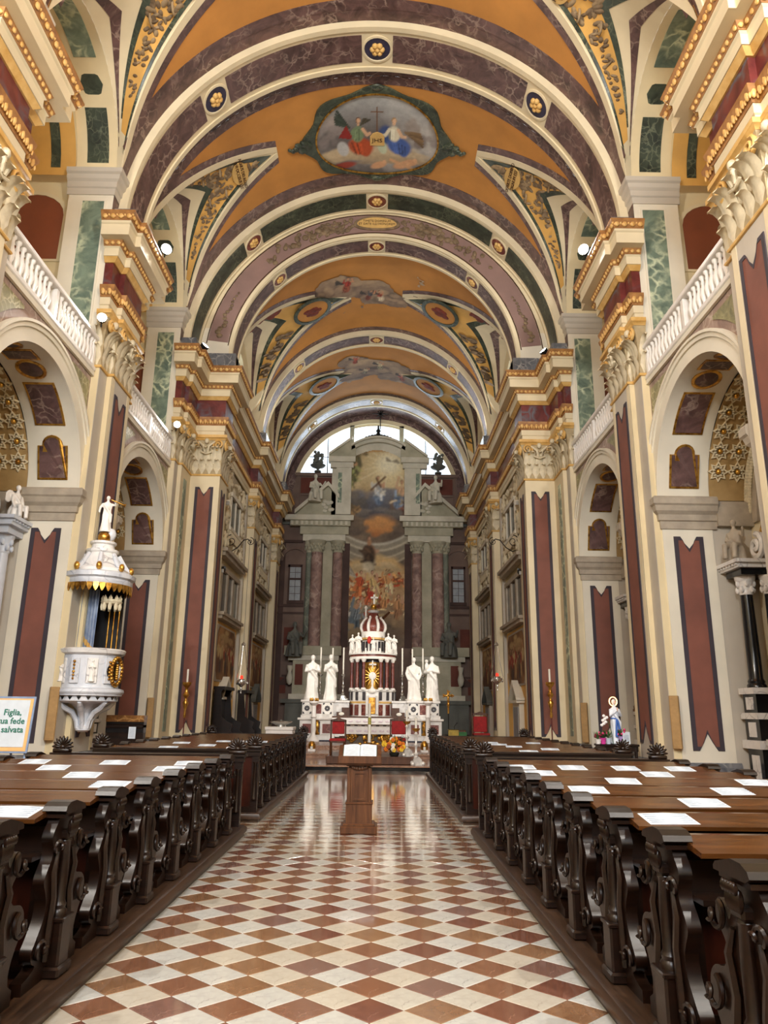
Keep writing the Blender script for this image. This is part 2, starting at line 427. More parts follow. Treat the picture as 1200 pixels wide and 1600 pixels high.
def leaf(mb, p, n, t, w, h, curl):
    """acanthus leaf at p, outward n, along t (plan vectors)"""
    prof = [(0.0,0.0,1.0),(0.015,0.3,1.1),(0.03,0.6,1.0),(0.07,0.84,0.85),(0.13,0.97,0.7),(0.19,0.98,0.5),(0.22,0.88,0.25)]
    vs = []
    for o, z, ww in prof:
        for k in (-1,-0.45,0,0.45,1):
            oo = o*curl/0.2+(0.03 if k == 0 else 0.012 if abs(k) < 0.9 else 0)
            vs.append((p[0]+n[0]*oo+t[0]*k*ww*w/2, p[1]+n[1]*oo+t[1]*k*ww*w/2, p[2]+z*h))
    mb.add(vs, [(j*5+i, j*5+i+1, j*5+i+6, j*5+i+5) for j in range(6) for i in range(4)])
def spiral(mb, c, n, t, r, flip=1, turns=1.9, th=0.045):
    pts = []; rs = []
    for i in range(19):
        q = i/18; a = flip*(pi*0.5+turns*2*pi*q); rr = r*(1-0.86*q)
        pts.append((c[0]+t[0]*rr*cos(a)+n[0]*0.05*q, c[1]+t[1]*rr*cos(a)+n[1]*0.05*q, c[2]+rr*sin(a))); rs.append(th*(1-0.35*q))
    mb.tube(pts, rs, 6)
def capital(parent, path, z0, z1, sx=1, loc=None, side=-1, leafw=0.3):
    """composite capital along a stepped plan path"""
    h = z1-z0
    cap = MB().sweep(path, [(0,z0),(0.02,z0),(0.03,z0+h*0.5),(0.07,z0+h*0.72),(0.14,z0+h*0.86),(0.0,z0+h*0.86)], side).build('capital', STUCCO_D, parent, 60, sx, loc)
    MB().sweep(path, [(0,z0-0.05),(0.045,z0-0.05),(0.06,z0-0.02),(0.045,z0+0.015),(0,z0+0.015)], side).build('astragal', GOLD_P, cap, 40, sx)
    lv = MB(); vo = MB()
    for i in range(len(path)-1):
        (xa,ya),(xb,yb) = path[i], path[i+1]; L = hypot(xb-xa,yb-ya); t = ((xb-xa)/L,(yb-ya)/L); n = (t[1]*side,-t[0]*side)
        k = max(1, round(L/leafw)); w = L/k
        for row,(zz,hh,cu) in enumerate(((z0+0.03,h*0.35,0.22),(z0+h*0.27,h*0.40,0.34))):
            for q in range(k+(1 if row and k > 1 else 0)):
                u = (q+0.5)*w if not (row and k > 1) else min(max(q*w, 0.12), L-0.12)
                leaf(lv, (xa+t[0]*u, ya+t[1]*u, zz), n, t, w*0.92, hh, cu)
        if L > 0.3:
            r = min(h*0.14, L*0.32)
            for e, fl in ((0,1),(1,-1)):
                u = r*0.55 if e == 0 else L-r*0.55
                spiral(vo, (xa+t[0]*u+n[0]*0.12, ya+t[1]*u+n[1]*0.12, z0+h*0.75), n, t, r, fl)
            mx, my = xa+t[0]*L/2+n[0]*0.16, ya+t[1]*L/2+n[1]*0.16
            lv.ell((mx,my,z0+h*0.84), (0.09,0.09,0.11), 8, 6)
            if L > 0.8:
                for d in (-1,1): lv.tube([(mx+t[0]*d*.05,my+t[1]*d*.05,z0+h*.55),(mx+t[0]*d*.1+n[0]*.05,my+t[1]*d*.1+n[1]*.05,z0+h*.7),(mx+t[0]*d*.3,my+t[1]*d*.3,z0+h*.82)], [.04,.05,.03], 6)
                lv.tube([(mx+t[0]*d,my+t[1]*d,z0+h*(.56-.05*abs(1-abs(d)/.2)))for d in (-.2,-.1,0,.1,.2)], .035, 6)
    lv.build('acanthus_leaves', STUCCO, cap, 50, sx)
    vo.build('volutes', GOLD_P, cap, 60, sx)
    MB().sweep(path, [(0,z0+h*0.87),(0.13,z0+h*0.87),(0.17,z0+h*0.92),(0.2,z0+h*0.93),(0.2,z1),(0,z1)], side).build('abacus', GOLD_P, cap, 40, sx)
    return cap
def leaf_run(path, o, z, step, rz_, side=-1, dz=0.0):
    """row of small carved leaves along a moulding"""
    m = MB()
    n = len(path)
    for i in range(n-1):
        (xa,ya),(xb,yb) = path[i], path[i+1]; L = hypot(xb-xa,yb-ya); t = ((xb-xa)/L,(yb-ya)/L); nn = (t[1]*side,-t[0]*side)
        def turn(k):
            if k <= 0 or k >= n-1: return 0
            ax, ay = path[k][0]-path[k-1][0], path[k][1]-path[k-1][1]; bx, by = path[k+1][0]-path[k][0], path[k+1][1]-path[k][1]
            return 1 if (ax*by-ay*bx)*side > 0 else -1
        u0 = -o if turn(i) > 0 else (o if turn(i) < 0 else 0); u1 = L+(o if turn(i+1) > 0 else (-o if turn(i+1) < 0 else 0))
        if i == 0: u0 = 0
        if u1-u0 < step*.6: continue
        k = max(1, round((u1-u0)/step)); w = (u1-u0)/k
        for q in range(k):
            u = u0+(q+.5)*w; p_ = (xa+t[0]*u+nn[0]*o, ya+t[1]*u+nn[1]*o, z)
            m.ell(p_, (rz_[0] if abs(t[0]) > .5 else rz_[1], rz_[1] if abs(t[0]) > .5 else rz_[0], rz_[2]), 6, 4)
            if len(rz_) > 3: m.ell((p_[0]+t[0]*w*.5, p_[1]+t[1]*w*.5, z+rz_[3]), (rz_[0]*.45,rz_[0]*.45,rz_[2]*.55), 6, 4)
    return m
def entablature(parent, path, sx=1, loc=None, side=-1, z=11.42):
    e = MB().sweep(path, [(0,z),(0.05,z),(0.05,z+0.18),(0.08,z+0.20),(0.08,z+0.40),(0,z+0.40)], side).build('architrave', CREAM, parent, None, sx, loc)
    MB().sweep(path, [(0,z+0.40),(0.10,z+0.40),(0.14,z+0.50),(0.20,z+0.62),(0.21,z+0.70),(0,z+0.70)], side).build('leaf_moulding', GOLD_R, e, 30, sx)
    leaf_run(path, 0.155, z+0.55, 0.17, (0.06,0.05,0.115,-0.06), side).build('leaf_carving', GOLD_L, e, 60, sx)['kind'] = 'stuff'
    MB().sweep(path, [(0,z+0.70),(0.04,z+0.70),(0.04,z+1.42),(0,z+1.42)], side).build('frieze', FRIEZE_M, e, None, sx)
    MB().sweep(path, [(0,z+1.42),(0.08,z+1.42),(0.18,z+1.54),(0,z+1.54)], side).build('bed_moulding', GOLD_P, e, 30, sx)
    MB().sweep(path, [(0,z+1.54),(0.20,z+1.54),(0.20,z+1.76),(0.24,z+1.80),(0,z+1.80)], side).build('fascia', CREAM, e, None, sx)
    MB().sweep(path, [(0,z+1.80),(0.25,z+1.80),(0.32,z+1.94),(0,z+1.94)], side).build('bead_moulding', GOLD_R, e, 30, sx)
    leaf_run(path, 0.285, z+1.87, 0.15, (0.055,0.04,0.055), side).build('bead_carving', GOLD_L, e, 60, sx)['kind'] = 'stuff'
    MB().sweep(path, [(0,z+1.94),(0.54,z+1.94),(0.54,z+2.24),(0.58,z+2.27),(0.58,z+2.33),(0,z+2.33)], side).build('corona', CREAM, e, None, sx)
    MB().sweep(path, [(0,z+2.33),(0.59,z+2.33),(0.64,z+2.42),(0.70,z+2.52),(0.70,z+2.56),(0,z+2.58)], side).build('cornice_top', GOLD_R, e, 30, sx)
    leaf_run(path, 0.64, z+2.42, 0.20, (0.075,0.045,0.075,0.03), side).build('cornice_carving', GOLD_L, e, 60, sx)['kind'] = 'stuff'
    return e
# small painted cartouches set into the frieze
def jambX(x, z, d): return (x, P0-d, z)      # face looking back towards the entrance
walls = {}
for sx, nm in ((-1,'left'),(1,'right')):
    Wl = walls[sx] = thing('wall_'+nm, 'cream and red painted arcade wall along the %s side of the nave' % nm, 'wall', kind='structure')
    offs = (0, -PITCH)
    def both(make):
        """build a part once for the pulpit pier and set a copy on the pier 7.1 m nearer"""
        o = make(); c = dup(o, (0,-PITCH,0), parent=Wl)
        return o
    both(lambda: MB().box(7.0,8.2,17.05,19.4,0,15.65).build('pier', WHITE_P, Wl, None, sx))
    def pil():
        p = MB().sweep(SHAFT, [(-0.02,0.62),(0,0.62),(0,11.42),(-0.02,11.42)]).build('pilaster', GREY_P, Wl, None, sx)
        MB().box(6.672,6.70,17.6,17.78,0.62,9.87).box(6.672,6.70,18.77,18.95,0.62,9.87).build('arris_strip', CREAM, p, None, sx)
        MB().box(6.69,6.825,17.592,17.6,0.62,9.87).box(6.83,7.0,17.072,17.08,.62,9.87).build('return_strip', CREAM_Y, p, None, sx)
        return p
    both(pil)
    both(lambda: notch_panel(Wl, 0.86, 8.55, lambda a,z,d: (6.68-d, 18.275+a, 0.95+z), sx, 0.09))
    both(lambda: MB().sweep(SHAFT, [(-0.02,0),(0.12,0),(0.12,0.36),(0.06,0.42),(0.08,0.5),(0.02,0.6),(-0.02,0.62)]).build('pier_plinth', BLUE_M, Wl, None, sx))
    both(lambda: capital(Wl, SHAFT, 9.92, 11.42, sx))
    both(lambda: entablature(Wl, SHAFT, sx))
    # lower jamb facing the entrance, with red panel, imposts, plinth
    both(lambda: notch_panel(Wl, 0.70, 4.85, lambda a,z,d: (7.60+a, 17.05-d, 0.85+z), sx, 0.10))
    IMP = [(0,5.88),(0.04,5.88),(0.05,6.06),(0.09,6.08),(0.10,6.22),(0.17,6.30),(0.2,6.42),(0.24,6.46),(0.24,6.60),(0.2,6.65),(0,6.65)]
    both(lambda: MB().sweep([(8.3,17.05),(7.0,17.05),(7.0,17.07)], IMP, -1).build('impost', STONE, Wl, None, sx))
    both(lambda: MB().sweep([(7.0,19.38),(7.0,19.4),(8.3,19.4)], IMP, -1).build('impost', STONE, Wl, None, sx))
    both(lambda: MB().sweep([(8.3,17.05),(7.0,17.05),(7.0,17.07)], [(0,0),(0.1,0),(0.1,0.36),(0.05,0.42),(0.06,0.5),(0,0.6)], -1).build('jamb_plinth', BLUE_M, Wl, None, sx))
    # lower arch of the bay beyond the pier
    def arch(y, off): return lambda u, v, d: None
    def spandrel():
        m = MB(); N = 28
        pts = [(YC2-A_R*cos(pi*i/N), A_Z+A_R*sin(pi*i/N)) for i in range(N+1)]
        for x in (7.0, 8.2):
            m.surf(lambda u,v,x=x: (x, YC2-A_R*cos(pi*u), A_Z+A_R*sin(pi*u)+(9.62-A_Z-A_R*sin(pi*u))*v), 0,1,N,0,1,1)
        m.surf(lambda u,v: (7.0+1.2*v, YC2-A_R*cos(pi*u), A_Z+A_R*sin(pi*u)), 0,1,N,0,1,1)
        m.box(7.0,8.2,19.4,24.15,9.60,9.64)
        s = m.build('arch_wall', TAUPE_M, Wl, 30, sx)
        cy = lambda r,d: (lambda u,v,q: (7.0-q, YC2-(r+d*v)*cos(pi*u), A_Z+(r+d*v)*sin(pi*u)))
        MB().slab(cy(A_R-0.01,0.30),0,1,32,0,1,1,0.05).build('archivolt', WHITE_P, s, 30, sx)
        MB().slab(cy(A_R+0.29,0.10),0,1,32,0,1,1,0.09).slab(cy(A_R+0.39,0.06),0,1,32,0,1,1,0.13).build('archivolt_moulding', WHITE_P, s, 30, sx)
        MB().surf(lambda u,v: (7.0+1.2*v, YC2-(A_R-0.012)*cos(pi*u), A_Z+(A_R-0.012)*sin(pi*u)), 0,1,32,0,1,1).build('soffit', WHITE_P, s, 30, sx)
        # green spandrel panels
        for k in (-1,1):
            q = []; ys = [2.28-i*0.13 for i in range(14)]; ro = A_R+0.62
            lowr = [(YC2+k*y, A_Z+sqrt(max(0,ro*ro-y*y))) for y in ys]
            lowr = [p for p in lowr if p[1] < 9.42]
            if lowr: MB().prism([(lowr[0][0],9.45)]+lowr+[(lowr[-1][0],9.45)], lambda a,z,d: (7.0-d,a,z), 0, 0.02).build('spandrel_panel', OLIVE_M, s, None, sx)
        # soffit panels with gilt frames
        cyl = lambda u,v,q: (v, YC2+(A_R-0.014-q)*cos(u), A_Z+(A_R-0.014-q)*sin(u))
        for k in (0,1):
            fl = (lambda u: u) if k == 0 else (lambda u: pi-u)
            def archp(i0, i1, x0, x1, rr):
                mid = (x0+x1)/2; n_ = 8
                return [(i0,x0),(i1-rr/2.3,x0)]+[(i1-rr/2.3,mid-rr)]+[(i1-rr/2.3+rr/2.3*sin(pi*j/n_), mid-rr*cos(pi*j/n_)) for j in range(1,n_)]+[(i1-rr/2.3,mid+rr),(i1-rr/2.3,x1),(i0,x1)]
            g = MB().prism(archp(0.10,0.56,7.24,7.96,0.25), lambda u,v,q,fl=fl: cyl(fl(u),v,q), 0, 0.02).build('soffit_frame', GOLD, s, None, sx)
            MB().prism(archp(0.12,0.535,7.29,7.91,0.21), lambda u,v,q,fl=fl: cyl(fl(u),v,q), 0, 0.03).build('soffit_panel', PURPLE, g, None, sx)
            for a0, a1 in ((0.66,1.14),):
                g = MB().slab(lambda u,v,q,fl=fl: cyl(fl(u),v,q), a0,a1,8,7.24,7.96,1,0.02).build('soffit_frame', GOLD, s, None, sx)
                MB().slab(lambda u,v,q,fl=fl: cyl(fl(u),v,q), a0+0.02,a1-0.02,8,7.29,7.91,1,0.028).build('soffit_panel', PURPLE, g, None, sx)
            th = fl(1.32)
            rm = Matrix.Rotation(-(th), 3, 'X') if False else None
            cpt = cyl(th, 7.6, 0.0); nrm = Vector((0,-cos(th),-sin(th)))
            mm = nrm.to_track_quat('Z','X').to_matrix()
            g = MB().lathe([(0.33,0),(0.33,0.03),(0.27,0.04),(0.25,0.02),(0,0.02)], cpt, 20, mm).build('soffit_medallion', GOLD, s, 30, sx)
            MB().lathe([(0.25,0.022),(0.1,0.05),(0,0.06)], cpt, 14, mm).build('rosette', PURPLE, g, 30, sx)
        g = MB().slab(cyl, 1.47,1.67,4,7.24,7.96,1,0.02).build('soffit_frame', GOLD, s, None, sx)
        MB().slab(cyl, 1.49,1.65,4,7.29,7.91,1,0.028).build('soffit_panel', PURPLE, g, None, sx)
        return s
    both(spandrel)
    # gallery floor ledge
    both(lambda: MB().box(6.93,8.6,19.4,24.15,9.62,9.74).build('gallery_ledge', WHITE_P, Wl, None, sx))
    # ---------------- upper jamb and upper arch
    def upj():
        j = MB().box(7.22,7.80,17.03,17.05,10.5,14.72).build('green_jamb_panel', GREEN_M, Wl, None, sx)
        MB().box(7.17,7.22,17.02,17.05,10.5,14.77).box(7.80,7.85,17.02,17.05,10.5,14.77).box(7.22,7.80,17.02,17.05,14.72,14.77).build('panel_frame', WHITE_P, j, None, sx)
        return j
    both(upj)
    both(lambda: MB().sweep([(8.25,17.05),(7.0,17.05),(7.0,17.75)], [(0,14.92),(0.03,14.92),(0.04,15.1),(0.08,15.13),(0.09,15.28),(0.15,15.34),(0.17,15.46),(0.23,15.5),(0.24,15.62),(0,15.66)], -1).build('upper_impost', GREY_P, Wl, None, sx))
    both(lambda: MB().sweep([(7.0,18.7),(7.0,19.4),(8.25,19.4)], [(0,14.92),(0.03,14.92),(0.04,15.1),(0.08,15.13),(0.09,15.28),(0.15,15.34),(0.17,15.46),(0.23,15.5),(0.24,15.62),(0,15.66)], -1).build('upper_impost', GREY_P, Wl, None, sx))
    def upa():
        c2 = lambda u,v,q: (v, YC2+(A_R-q)*cos(u), 15.65+(A_R-q)*sin(u))
        s = MB().surf(lambda u,v: c2(u,v,0), 0,pi,28,7.0,8.1,1).build('upper_arch_soffit', CREAM_Y, Wl, 30, sx)
        for a0,a1 in ((0.12,0.72),(1.22,1.92),(2.42,3.02)):
            MB().slab(c2, a0,a1,8,7.24,7.82,1,0.015).build('green_soffit_panel', GREEN_M if a0 > 1 else GREEN_D, s, None, sx)
        for a in (0.95, pi-0.95):
            cpt = c2(a,7.53,0); mm = Vector((0,-cos(a),-sin(a))).to_track_quat('Z','X').to_matrix()
            MB().lathe([(0.3,0),(0.3,0.016),(0,0.016)], cpt, 8, mm).build('soffit_lozenge', GREEN_D, s, None, sx)
        return s
    both(upa)
    # ---------------- gallery behind the upper arches
    def gal():
        g = MB().box(8.0,11.0,17.35,19.1,9.6,18.0).build('gallery_cross_wall', CREAM_Y, Wl, None, sx)
        N = 10
        arcp = [(0.62*cos(pi*i/N), 14.55+0.62*sin(pi*i/N)) for i in range(N+1)]
        for xc in (8.95,):
            o = [(-0.7,13.05),(0.7,13.05)]+[(0.72*cos(pi*i/N), 14.5+0.72*sin(pi*i/N)) for i in range(N+1)]
            i_ = [(-0.62,13.12),(0.62,13.12)]+[(0.64*cos(pi*i/N), 14.48+0.64*sin(pi*i/N)) for i in range(N+1)]
            MB().ring([(p[0]*1.25,p[1]) for p in o],[(p[0]*1.25,p[1]) for p in i_], lambda a,z,d: (xc+0.25+a,17.35-d,z),0,0.04).build('niche_edge', CREAM, g, None, sx)
            MB().prism([(p[0]*1.25,p[1]) for p in i_], lambda a,z,d: (xc+0.25+a,17.35-d,z),0,0.012).build('niche_panel', BROWN_P, g, None, sx)
            lo = [(-0.9,10.2),(0.9,10.2),(0.9,12.4),(0.78,12.4),(0.78,12.6),(-0.78,12.6),(-0.78,12.4),(-0.9,12.4)]
            MB().ring([(a*1.05,10.2+(z-10.2)*1.03) for a,z in lo], lo, lambda a,z,d: (xc+0.3+a,17.35-d,z),0,0.035).build('niche_edge', CREAM, g, None, sx)
            MB().prism(lo, lambda a,z,d: (xc+0.3+a,17.35-d,z),0,0.012).build('niche_panel', BROWN_P, g, None, sx)
        return g
    both(gal)
    both(lambda: MB().box(11.0,11.2,12.3+PITCH,24.2,9.6,18.2).box(8.0,11.2,12.3+PITCH,24.2,18.15,18.3).build('gallery_back_wall', CREAM_Y, Wl, None, sx))
    def gvault():
        m = MB()
        m.surf(lambda u,v: (8.1+3.0*v, YC2+(A_R-0.05)*cos(u), 15.5+(A_R-0.1)*sin(u)), 0,pi,24,0,1,1)
        v = m.build('gallery_vault', OCHRE2, Wl, 30, sx)
        m = MB()
        m.slab(lambda u,v,q: (v, YC2+(A_R-0.06-q)*cos(u), 15.5+(A_R-0.11-q)*sin(u)), 0.1,pi-0.1,18,8.5,8.75,1,0.02)
        m.slab(lambda u,v,q: (v, YC2+(A_R-0.06-q)*cos(u), 15.5+(A_R-0.11-q)*sin(u)), 0.1,pi-0.1,18,9.6,9.85,1,0.02)
        m.build('gallery_vault_band', GREEN_D, v, None, sx)
        return v
    both(gvault)
    both(lambda: MB().box(8.2,11.2,19.4,24.2,9.45,9.62).build('gallery_floor', STONE, Wl, None, sx))
    # ---------------- last corner pier, turning into the chancel
    MB().box(7.0,8.2,24.15,26.6,0,15.65).box(5.62,7.4,25.92,27.2,0,15.9).build('corner_pier', WHITE_P, Wl, None, sx)
    cpil = MB().sweep(CORNER, [(-0.02,0.7),(0,0.7),(0,11.42),(-0.02,11.42)]).build('corner_pilaster', CREAM, Wl, None, sx)
    MB().box(6.81,6.83,24.24,24.62,0.7,9.87).build('return_strip', GREY_P, cpil, None, sx)
    MB().box(6.665,6.69,25.05,25.40,0.9,9.5).build('green_strip', GREEN_M, cpil, None, sx)
    notch_panel(Wl, 0.66, 8.6, lambda a,z,d: (6.14+a, 25.9-d, 0.85+z), sx, 0.10)
    notch_panel(Wl, 0.62, 8.6, lambda a,z,d: (5.6-d, 26.55+a, 0.85+z), sx, 0.09)
    MB().sweep(CORNER, [(-0.02,0),(0.12,0),(0.12,0.42),(0.06,0.5),(0.08,0.58),(0.02,0.68),(-0.02,0.7)]).build('pier_plinth', BLUE_M, Wl, None, sx)
    capital(Wl, CORNER, 9.92, 11.42, sx)
    MB().sweep([(8.3,24.15),(7.0,24.15),(7.0,24.17)], IMP, -1).build('impost', STONE, Wl, None, sx)
    MB().sweep([(8.3,24.15),(7.0,24.15),(7.0,24.17)], [(0,0),(0.1,0),(0.1,0.36),(0.05,0.42),(0.06,0.5),(0,0.6)], -1).build('jamb_plinth', BLUE_M, Wl, None, sx)
    notch_panel(Wl, 0.70, 4.85, lambda a,z,d: (7.60+a, 24.15-d, 0.85+z), sx, 0.10)
    j = MB().box(7.22,7.80,24.13,24.15,10.5,14.72).build('green_jamb_panel', GREEN_M, Wl, None, sx)
    MB().box(7.17,7.22,24.12,24.15,10.5,14.77).box(7.80,7.85,24.12,24.15,10.5,14.77).box(7.22,7.80,24.12,24.15,14.72,14.77).build('panel_frame', WHITE_P, j, None, sx)
    MB().sweep([(8.25,24.15),(7.0,24.15),(7.0,24.85)], [(0,14.92),(0.03,14.92),(0.04,15.1),(0.08,15.13),(0.09,15.28),(0.15,15.34),(0.17,15.46),(0.23,15.5),(0.24,15.62),(0,15.66)], -1).build('upper_impost', GREY_P, Wl, None, sx)
    g = MB().box(8.0,11.0,24.45,26.2,9.6,18.0).build('gallery_cross_wall', CREAM_Y, Wl, None, sx)
    N = 10
    i_ = [(-0.78,11.0),(0.78,11.0)]+[(0.8*cos(pi*i/N), 13.6+0.8*sin(pi*i/N)) for i in range(N+1)]
    MB().prism(i_, lambda a,z,d: (8.95+a,24.45-d,z),0,0.012).build('niche_panel', BROWN_P, g, None, sx)
    MB().ring([(p[0]*1.1,11+(p[1]-11)*1.03) for p in i_], i_, lambda a,z,d: (8.95+a,24.45-d,z),0,0.04).build('niche_edge', CREAM, g, None, sx)

    # ---------------- chancel side walls
    Cw = thing('wall_chancel_'+nm, 'painted %s wall of the chancel with pilasters and window tiers' % nm, 'wall', kind='structure')
    MB().box(6.1,6.4,27.0,45.2,0,13.95).build('wall_face', CREAM_Y, Cw, None, sx)
    chp = [(5.6,27.2),(6.0,27.2),(6.0,33.9),(5.62,33.9),(5.62,35.2),(6.0,35.2),(6.0,41.9),(5.62,41.9),(5.62,43.2),(6.0,43.2),(6.0,45.0)]
    entablature(Cw, CORNER[:-1]+chp, sx)
    for y0 in (33.9, 41.9):
        p = MB().box(5.62,6.15,y0,y0+1.3,0,11.42).build('pilaster', CREAM, Cw, None, sx)
        MB().box(5.95,6.15,y0-0.35,y0+1.65,0,11.42).build('pilaster_backing', GREY_P, p, None, sx)
        notch_panel(Cw, 0.62, 8.6, lambda a,z,d: (5.62-d, y0+0.65+a, 0.85+z), sx, 0.09)
        capital(Cw, [(6.0,y0),(5.62,y0),(5.62,y0+1.3),(6.0,y0+1.3)], 9.92, 11.42, sx)
    # lower dado marble and ochre field
    for y0, y1 in ((27.25,33.5),(35.6,41.5)):
        MB().box(6.05,6.12,y0,y1,0.3,3.3).build('dado', OCHRE2, Cw, None, sx)
    walls[(sx,'c')] = Cw

# ================================================================== ENTRANCE END OF THE NAVE (behind the camera)
we = thing('wall_entrance', 'plain entrance wall with one tall arched window', 'wall', kind='structure')
n = 16; o_ = [(-7.2,0),(7.2,0)]+[(7.2*cos(pi*i/n),14.4+7.2*sin(pi*i/n)) for i in range(n+1)]
i_ = [(-2.7,7.0),(2.7,7.0)]+[(2.7*cos(pi*i/n),12.0+2.7*sin(pi*i/n)) for i in range(n+1)]
MB().ring(o_, i_, lambda a,z,d: (a,-8.0-d,z), 0, 0.4).build('wall_face', CREAM, we)
for sx in (-1,1): MB().box(7.0,7.4,-8.2,9.95,0,15.0).build('side_wall', CREAM, we, None, sx)
MB().surf(lambda a,y: (-7.05*cos(a),y,14.45+7.05*sin(a)), 0,pi,40,-8.2,9.97,1).build('vault', OCHRE, we, 30)
MB().box(-7.3,7.3,-8.2,0.5,-0.3,-0.005).build('paving', SIDE_FLOOR, we)
# ================================================================== VAULTS
# ---- little painter for frescoes: colours laid on a grid, stored as a colour attribute
class Paint:
    def __init__(s, x0, x1, y0, y1, step, base):
        s.xs = np.arange(x0, x1+step/2, step); s.ys = np.arange(y0, y1+step/2, step)
        s.X, s.Y = np.meshgrid(s.xs, s.ys); s.c = np.zeros(s.X.shape+(3,)); s.c[:] = lin(base); s.rng = np.random.RandomState(3)
    def noise(s, scale, octs=4, seed=0):
        r = np.random.RandomState(seed); out = np.zeros(s.X.shape); amp = 1.0; tot = 0
        for o in range(octs):
            f = scale*2**o; gx = (s.X-s.xs[0])*f; gy = (s.Y-s.ys[0])*f
            n = r.rand(int(gy.max())+3, int(gx.max())+3); ix = gx.astype(int); iy = gy.astype(int); fx = gx-ix; fy = gy-iy
            fx = fx*fx*(3-2*fx); fy = fy*fy*(3-2*fy)
            out += amp*((n[iy,ix]*(1-fx)+n[iy,ix+1]*fx)*(1-fy)+(n[iy+1,ix]*(1-fx)+n[iy+1,ix+1]*fx)*fy); tot += amp; amp *= 0.55
        return out/tot
    def mix(s, a, col):
        a = np.clip(a,0,1)[...,None]; s.c = s.c*(1-a)+np.array(lin(col))*a
    def blob(s, x, y, rx, ry, col, ang=0, soft=0.25, alpha=1.0):
        ca, sa = cos(ang), sin(ang); dx, dy = s.X-x, s.Y-y
        d = np.sqrt(((dx*ca+dy*sa)/rx)**2+((-dx*sa+dy*ca)/ry)**2)
        s.mix(np.clip((1-d)/max(soft,1e-3)+0.5, 0, 1)*alpha, col)
    def line(s, pts, w, col, alpha=1.0):
        for (xa,ya),(xb,yb) in zip(pts[:-1], pts[1:]):
            L2 = (xb-xa)**2+(yb-ya)**2+1e-9; t = np.clip(((s.X-xa)*(xb-xa)+(s.Y-ya)*(yb-ya))/L2, 0, 1)
            d = np.hypot(s.X-xa-t*(xb-xa), s.Y-ya-t*(yb-ya)); s.mix(np.clip((w-d)/(0.4*w)+0.5,0,1)*alpha, col)
    def poly(s, pts, col, alpha=1.0):
        ins = np.zeros(s.X.shape, bool); n = len(pts)
        for i in range(n):
            (xa,ya),(xb,yb) = pts[i], pts[(i+1)%n]
            c = ((ya > s.Y) != (yb > s.Y)) & (s.X < (xb-xa)*(s.Y-ya)/((yb-ya) or 1e-9)+xa); ins ^= c
        s.mix(ins*alpha, col)
    def clouds(s, dark, light, scale, seed, a=1.0, mask=None):
        n = np.clip((s.noise(scale, 5, seed)-0.33)/0.34, 0, 1)[...,None]
        col = np.array(lin(dark))*(1-n)+np.array(lin(light))*n
        m = (mask if mask is not None else np.ones(s.X.shape))[...,None]*a; s.c = s.c*(1-m)+col*m
    def puff(s, x, y, rx, ry, dark, light, n=26, seed=1):
        r = np.random.RandomState(seed)
        for k in range(n):
            a = r.rand()*2*pi; q = sqrt(r.rand()); h = q*sin(a)
            t = np.clip(0.5+0.45*h+0.25*(r.rand()-0.5), 0, 1); col = tuple(dark[i]*(1-t)+light[i]*t for i in range(3))
            s.blob(x+rx*q*cos(a), y+ry*q*sin(a), rx*(0.18+0.16*r.rand()), ry*(0.22+0.2*r.rand()), col, 0, 0.6, 0.75)
    def figure(s, x, y, h, robe, robe2, skin=(206,160,128), lean=0.0, seated=False, arms=0.3, seed=1, hair=(92,60,40)):
        """small painted figure, foot at (x,y)"""
        r = np.random.RandomState(seed); dk = tuple(0.55*q for q in robe); dk2 = tuple(0.55*q for q in robe2); lt = tuple(min(255,1.22*q) for q in robe)
        top = h*(0.78 if seated else 0.86); hx = x+lean*h
        if seated:
            s.blob(x+0.10*h, y+0.22*h, 0.30*h, 0.22*h, robe2, -0.3, 0.3); s.blob(x+0.2*h, y+0.14*h, 0.13*h, 0.2*h, robe2, 0.2, 0.3)
            for k in range(7):
                q = r.rand(); s.line([(x-0.12*h+0.4*h*q, y+0.33*h-0.1*h*q),(x-0.02*h+0.3*h*q, y+0.02*h)], 0.02*h, dk2 if k%2 else tuple(min(255,1.2*t) for t in robe2), 0.7)
        else:
            s.blob(x, y+0.26*h, 0.17*h, 0.30*h, robe2, -lean, 0.3)
            for k in range(6):
                q = r.rand()-0.5; s.line([(x+lean*h*0.5+q*0.12*h, y+0.5*h),(x+q*0.34*h, y+0.02*h)], 0.018*h, dk2 if k%2 else tuple(min(255,1.2*t) for t in robe2), 0.7)
        s.blob(x+lean*h*0.7, y+top*0.68, 0.14*h, 0.2*h, robe, -lean, 0.3)
        for k in range(4):
            q = r.rand()-0.5; s.line([(hx+q*0.2*h, y+top*0.82),(x+lean*h*0.5+q*0.25*h, y+top*0.5)], 0.016*h, dk if k%2 else lt, 0.7)
        for d in (-1,1):
            el = (hx+d*0.2*h, y+top*(0.62+arms*0.25)); s.line([(hx+d*0.1*h, y+top*0.83), el, (hx+d*(0.28-0.2*abs(arms))*h, y+top*(0.62+arms*0.75))], 0.038*h, robe if d < 0 else skin)
        s.blob(hx, y+top+0.02*h, 0.035*h, 0.06*h, skin, 0, 0.3); s.blob(hx, y+top+0.09*h, 0.058*h, 0.072*h, hair, 0, 0.3); s.blob(hx+0.008*h, y+top+0.08*h, 0.045*h, 0.058*h, skin, 0, 0.3)
    def blur(s, n=1):
        for _ in range(n):
            q = np.pad(s.c, ((1,1),(1,1),(0,0)), 'edge'); s.c = (4*q[1:-1,1:-1]+2*(q[:-2,1:-1]+q[2:,1:-1]+q[1:-1,:-2]+q[1:-1,2:])+q[:-2,:-2]+q[:-2,2:]+q[2:,:-2]+q[2:,2:])/16
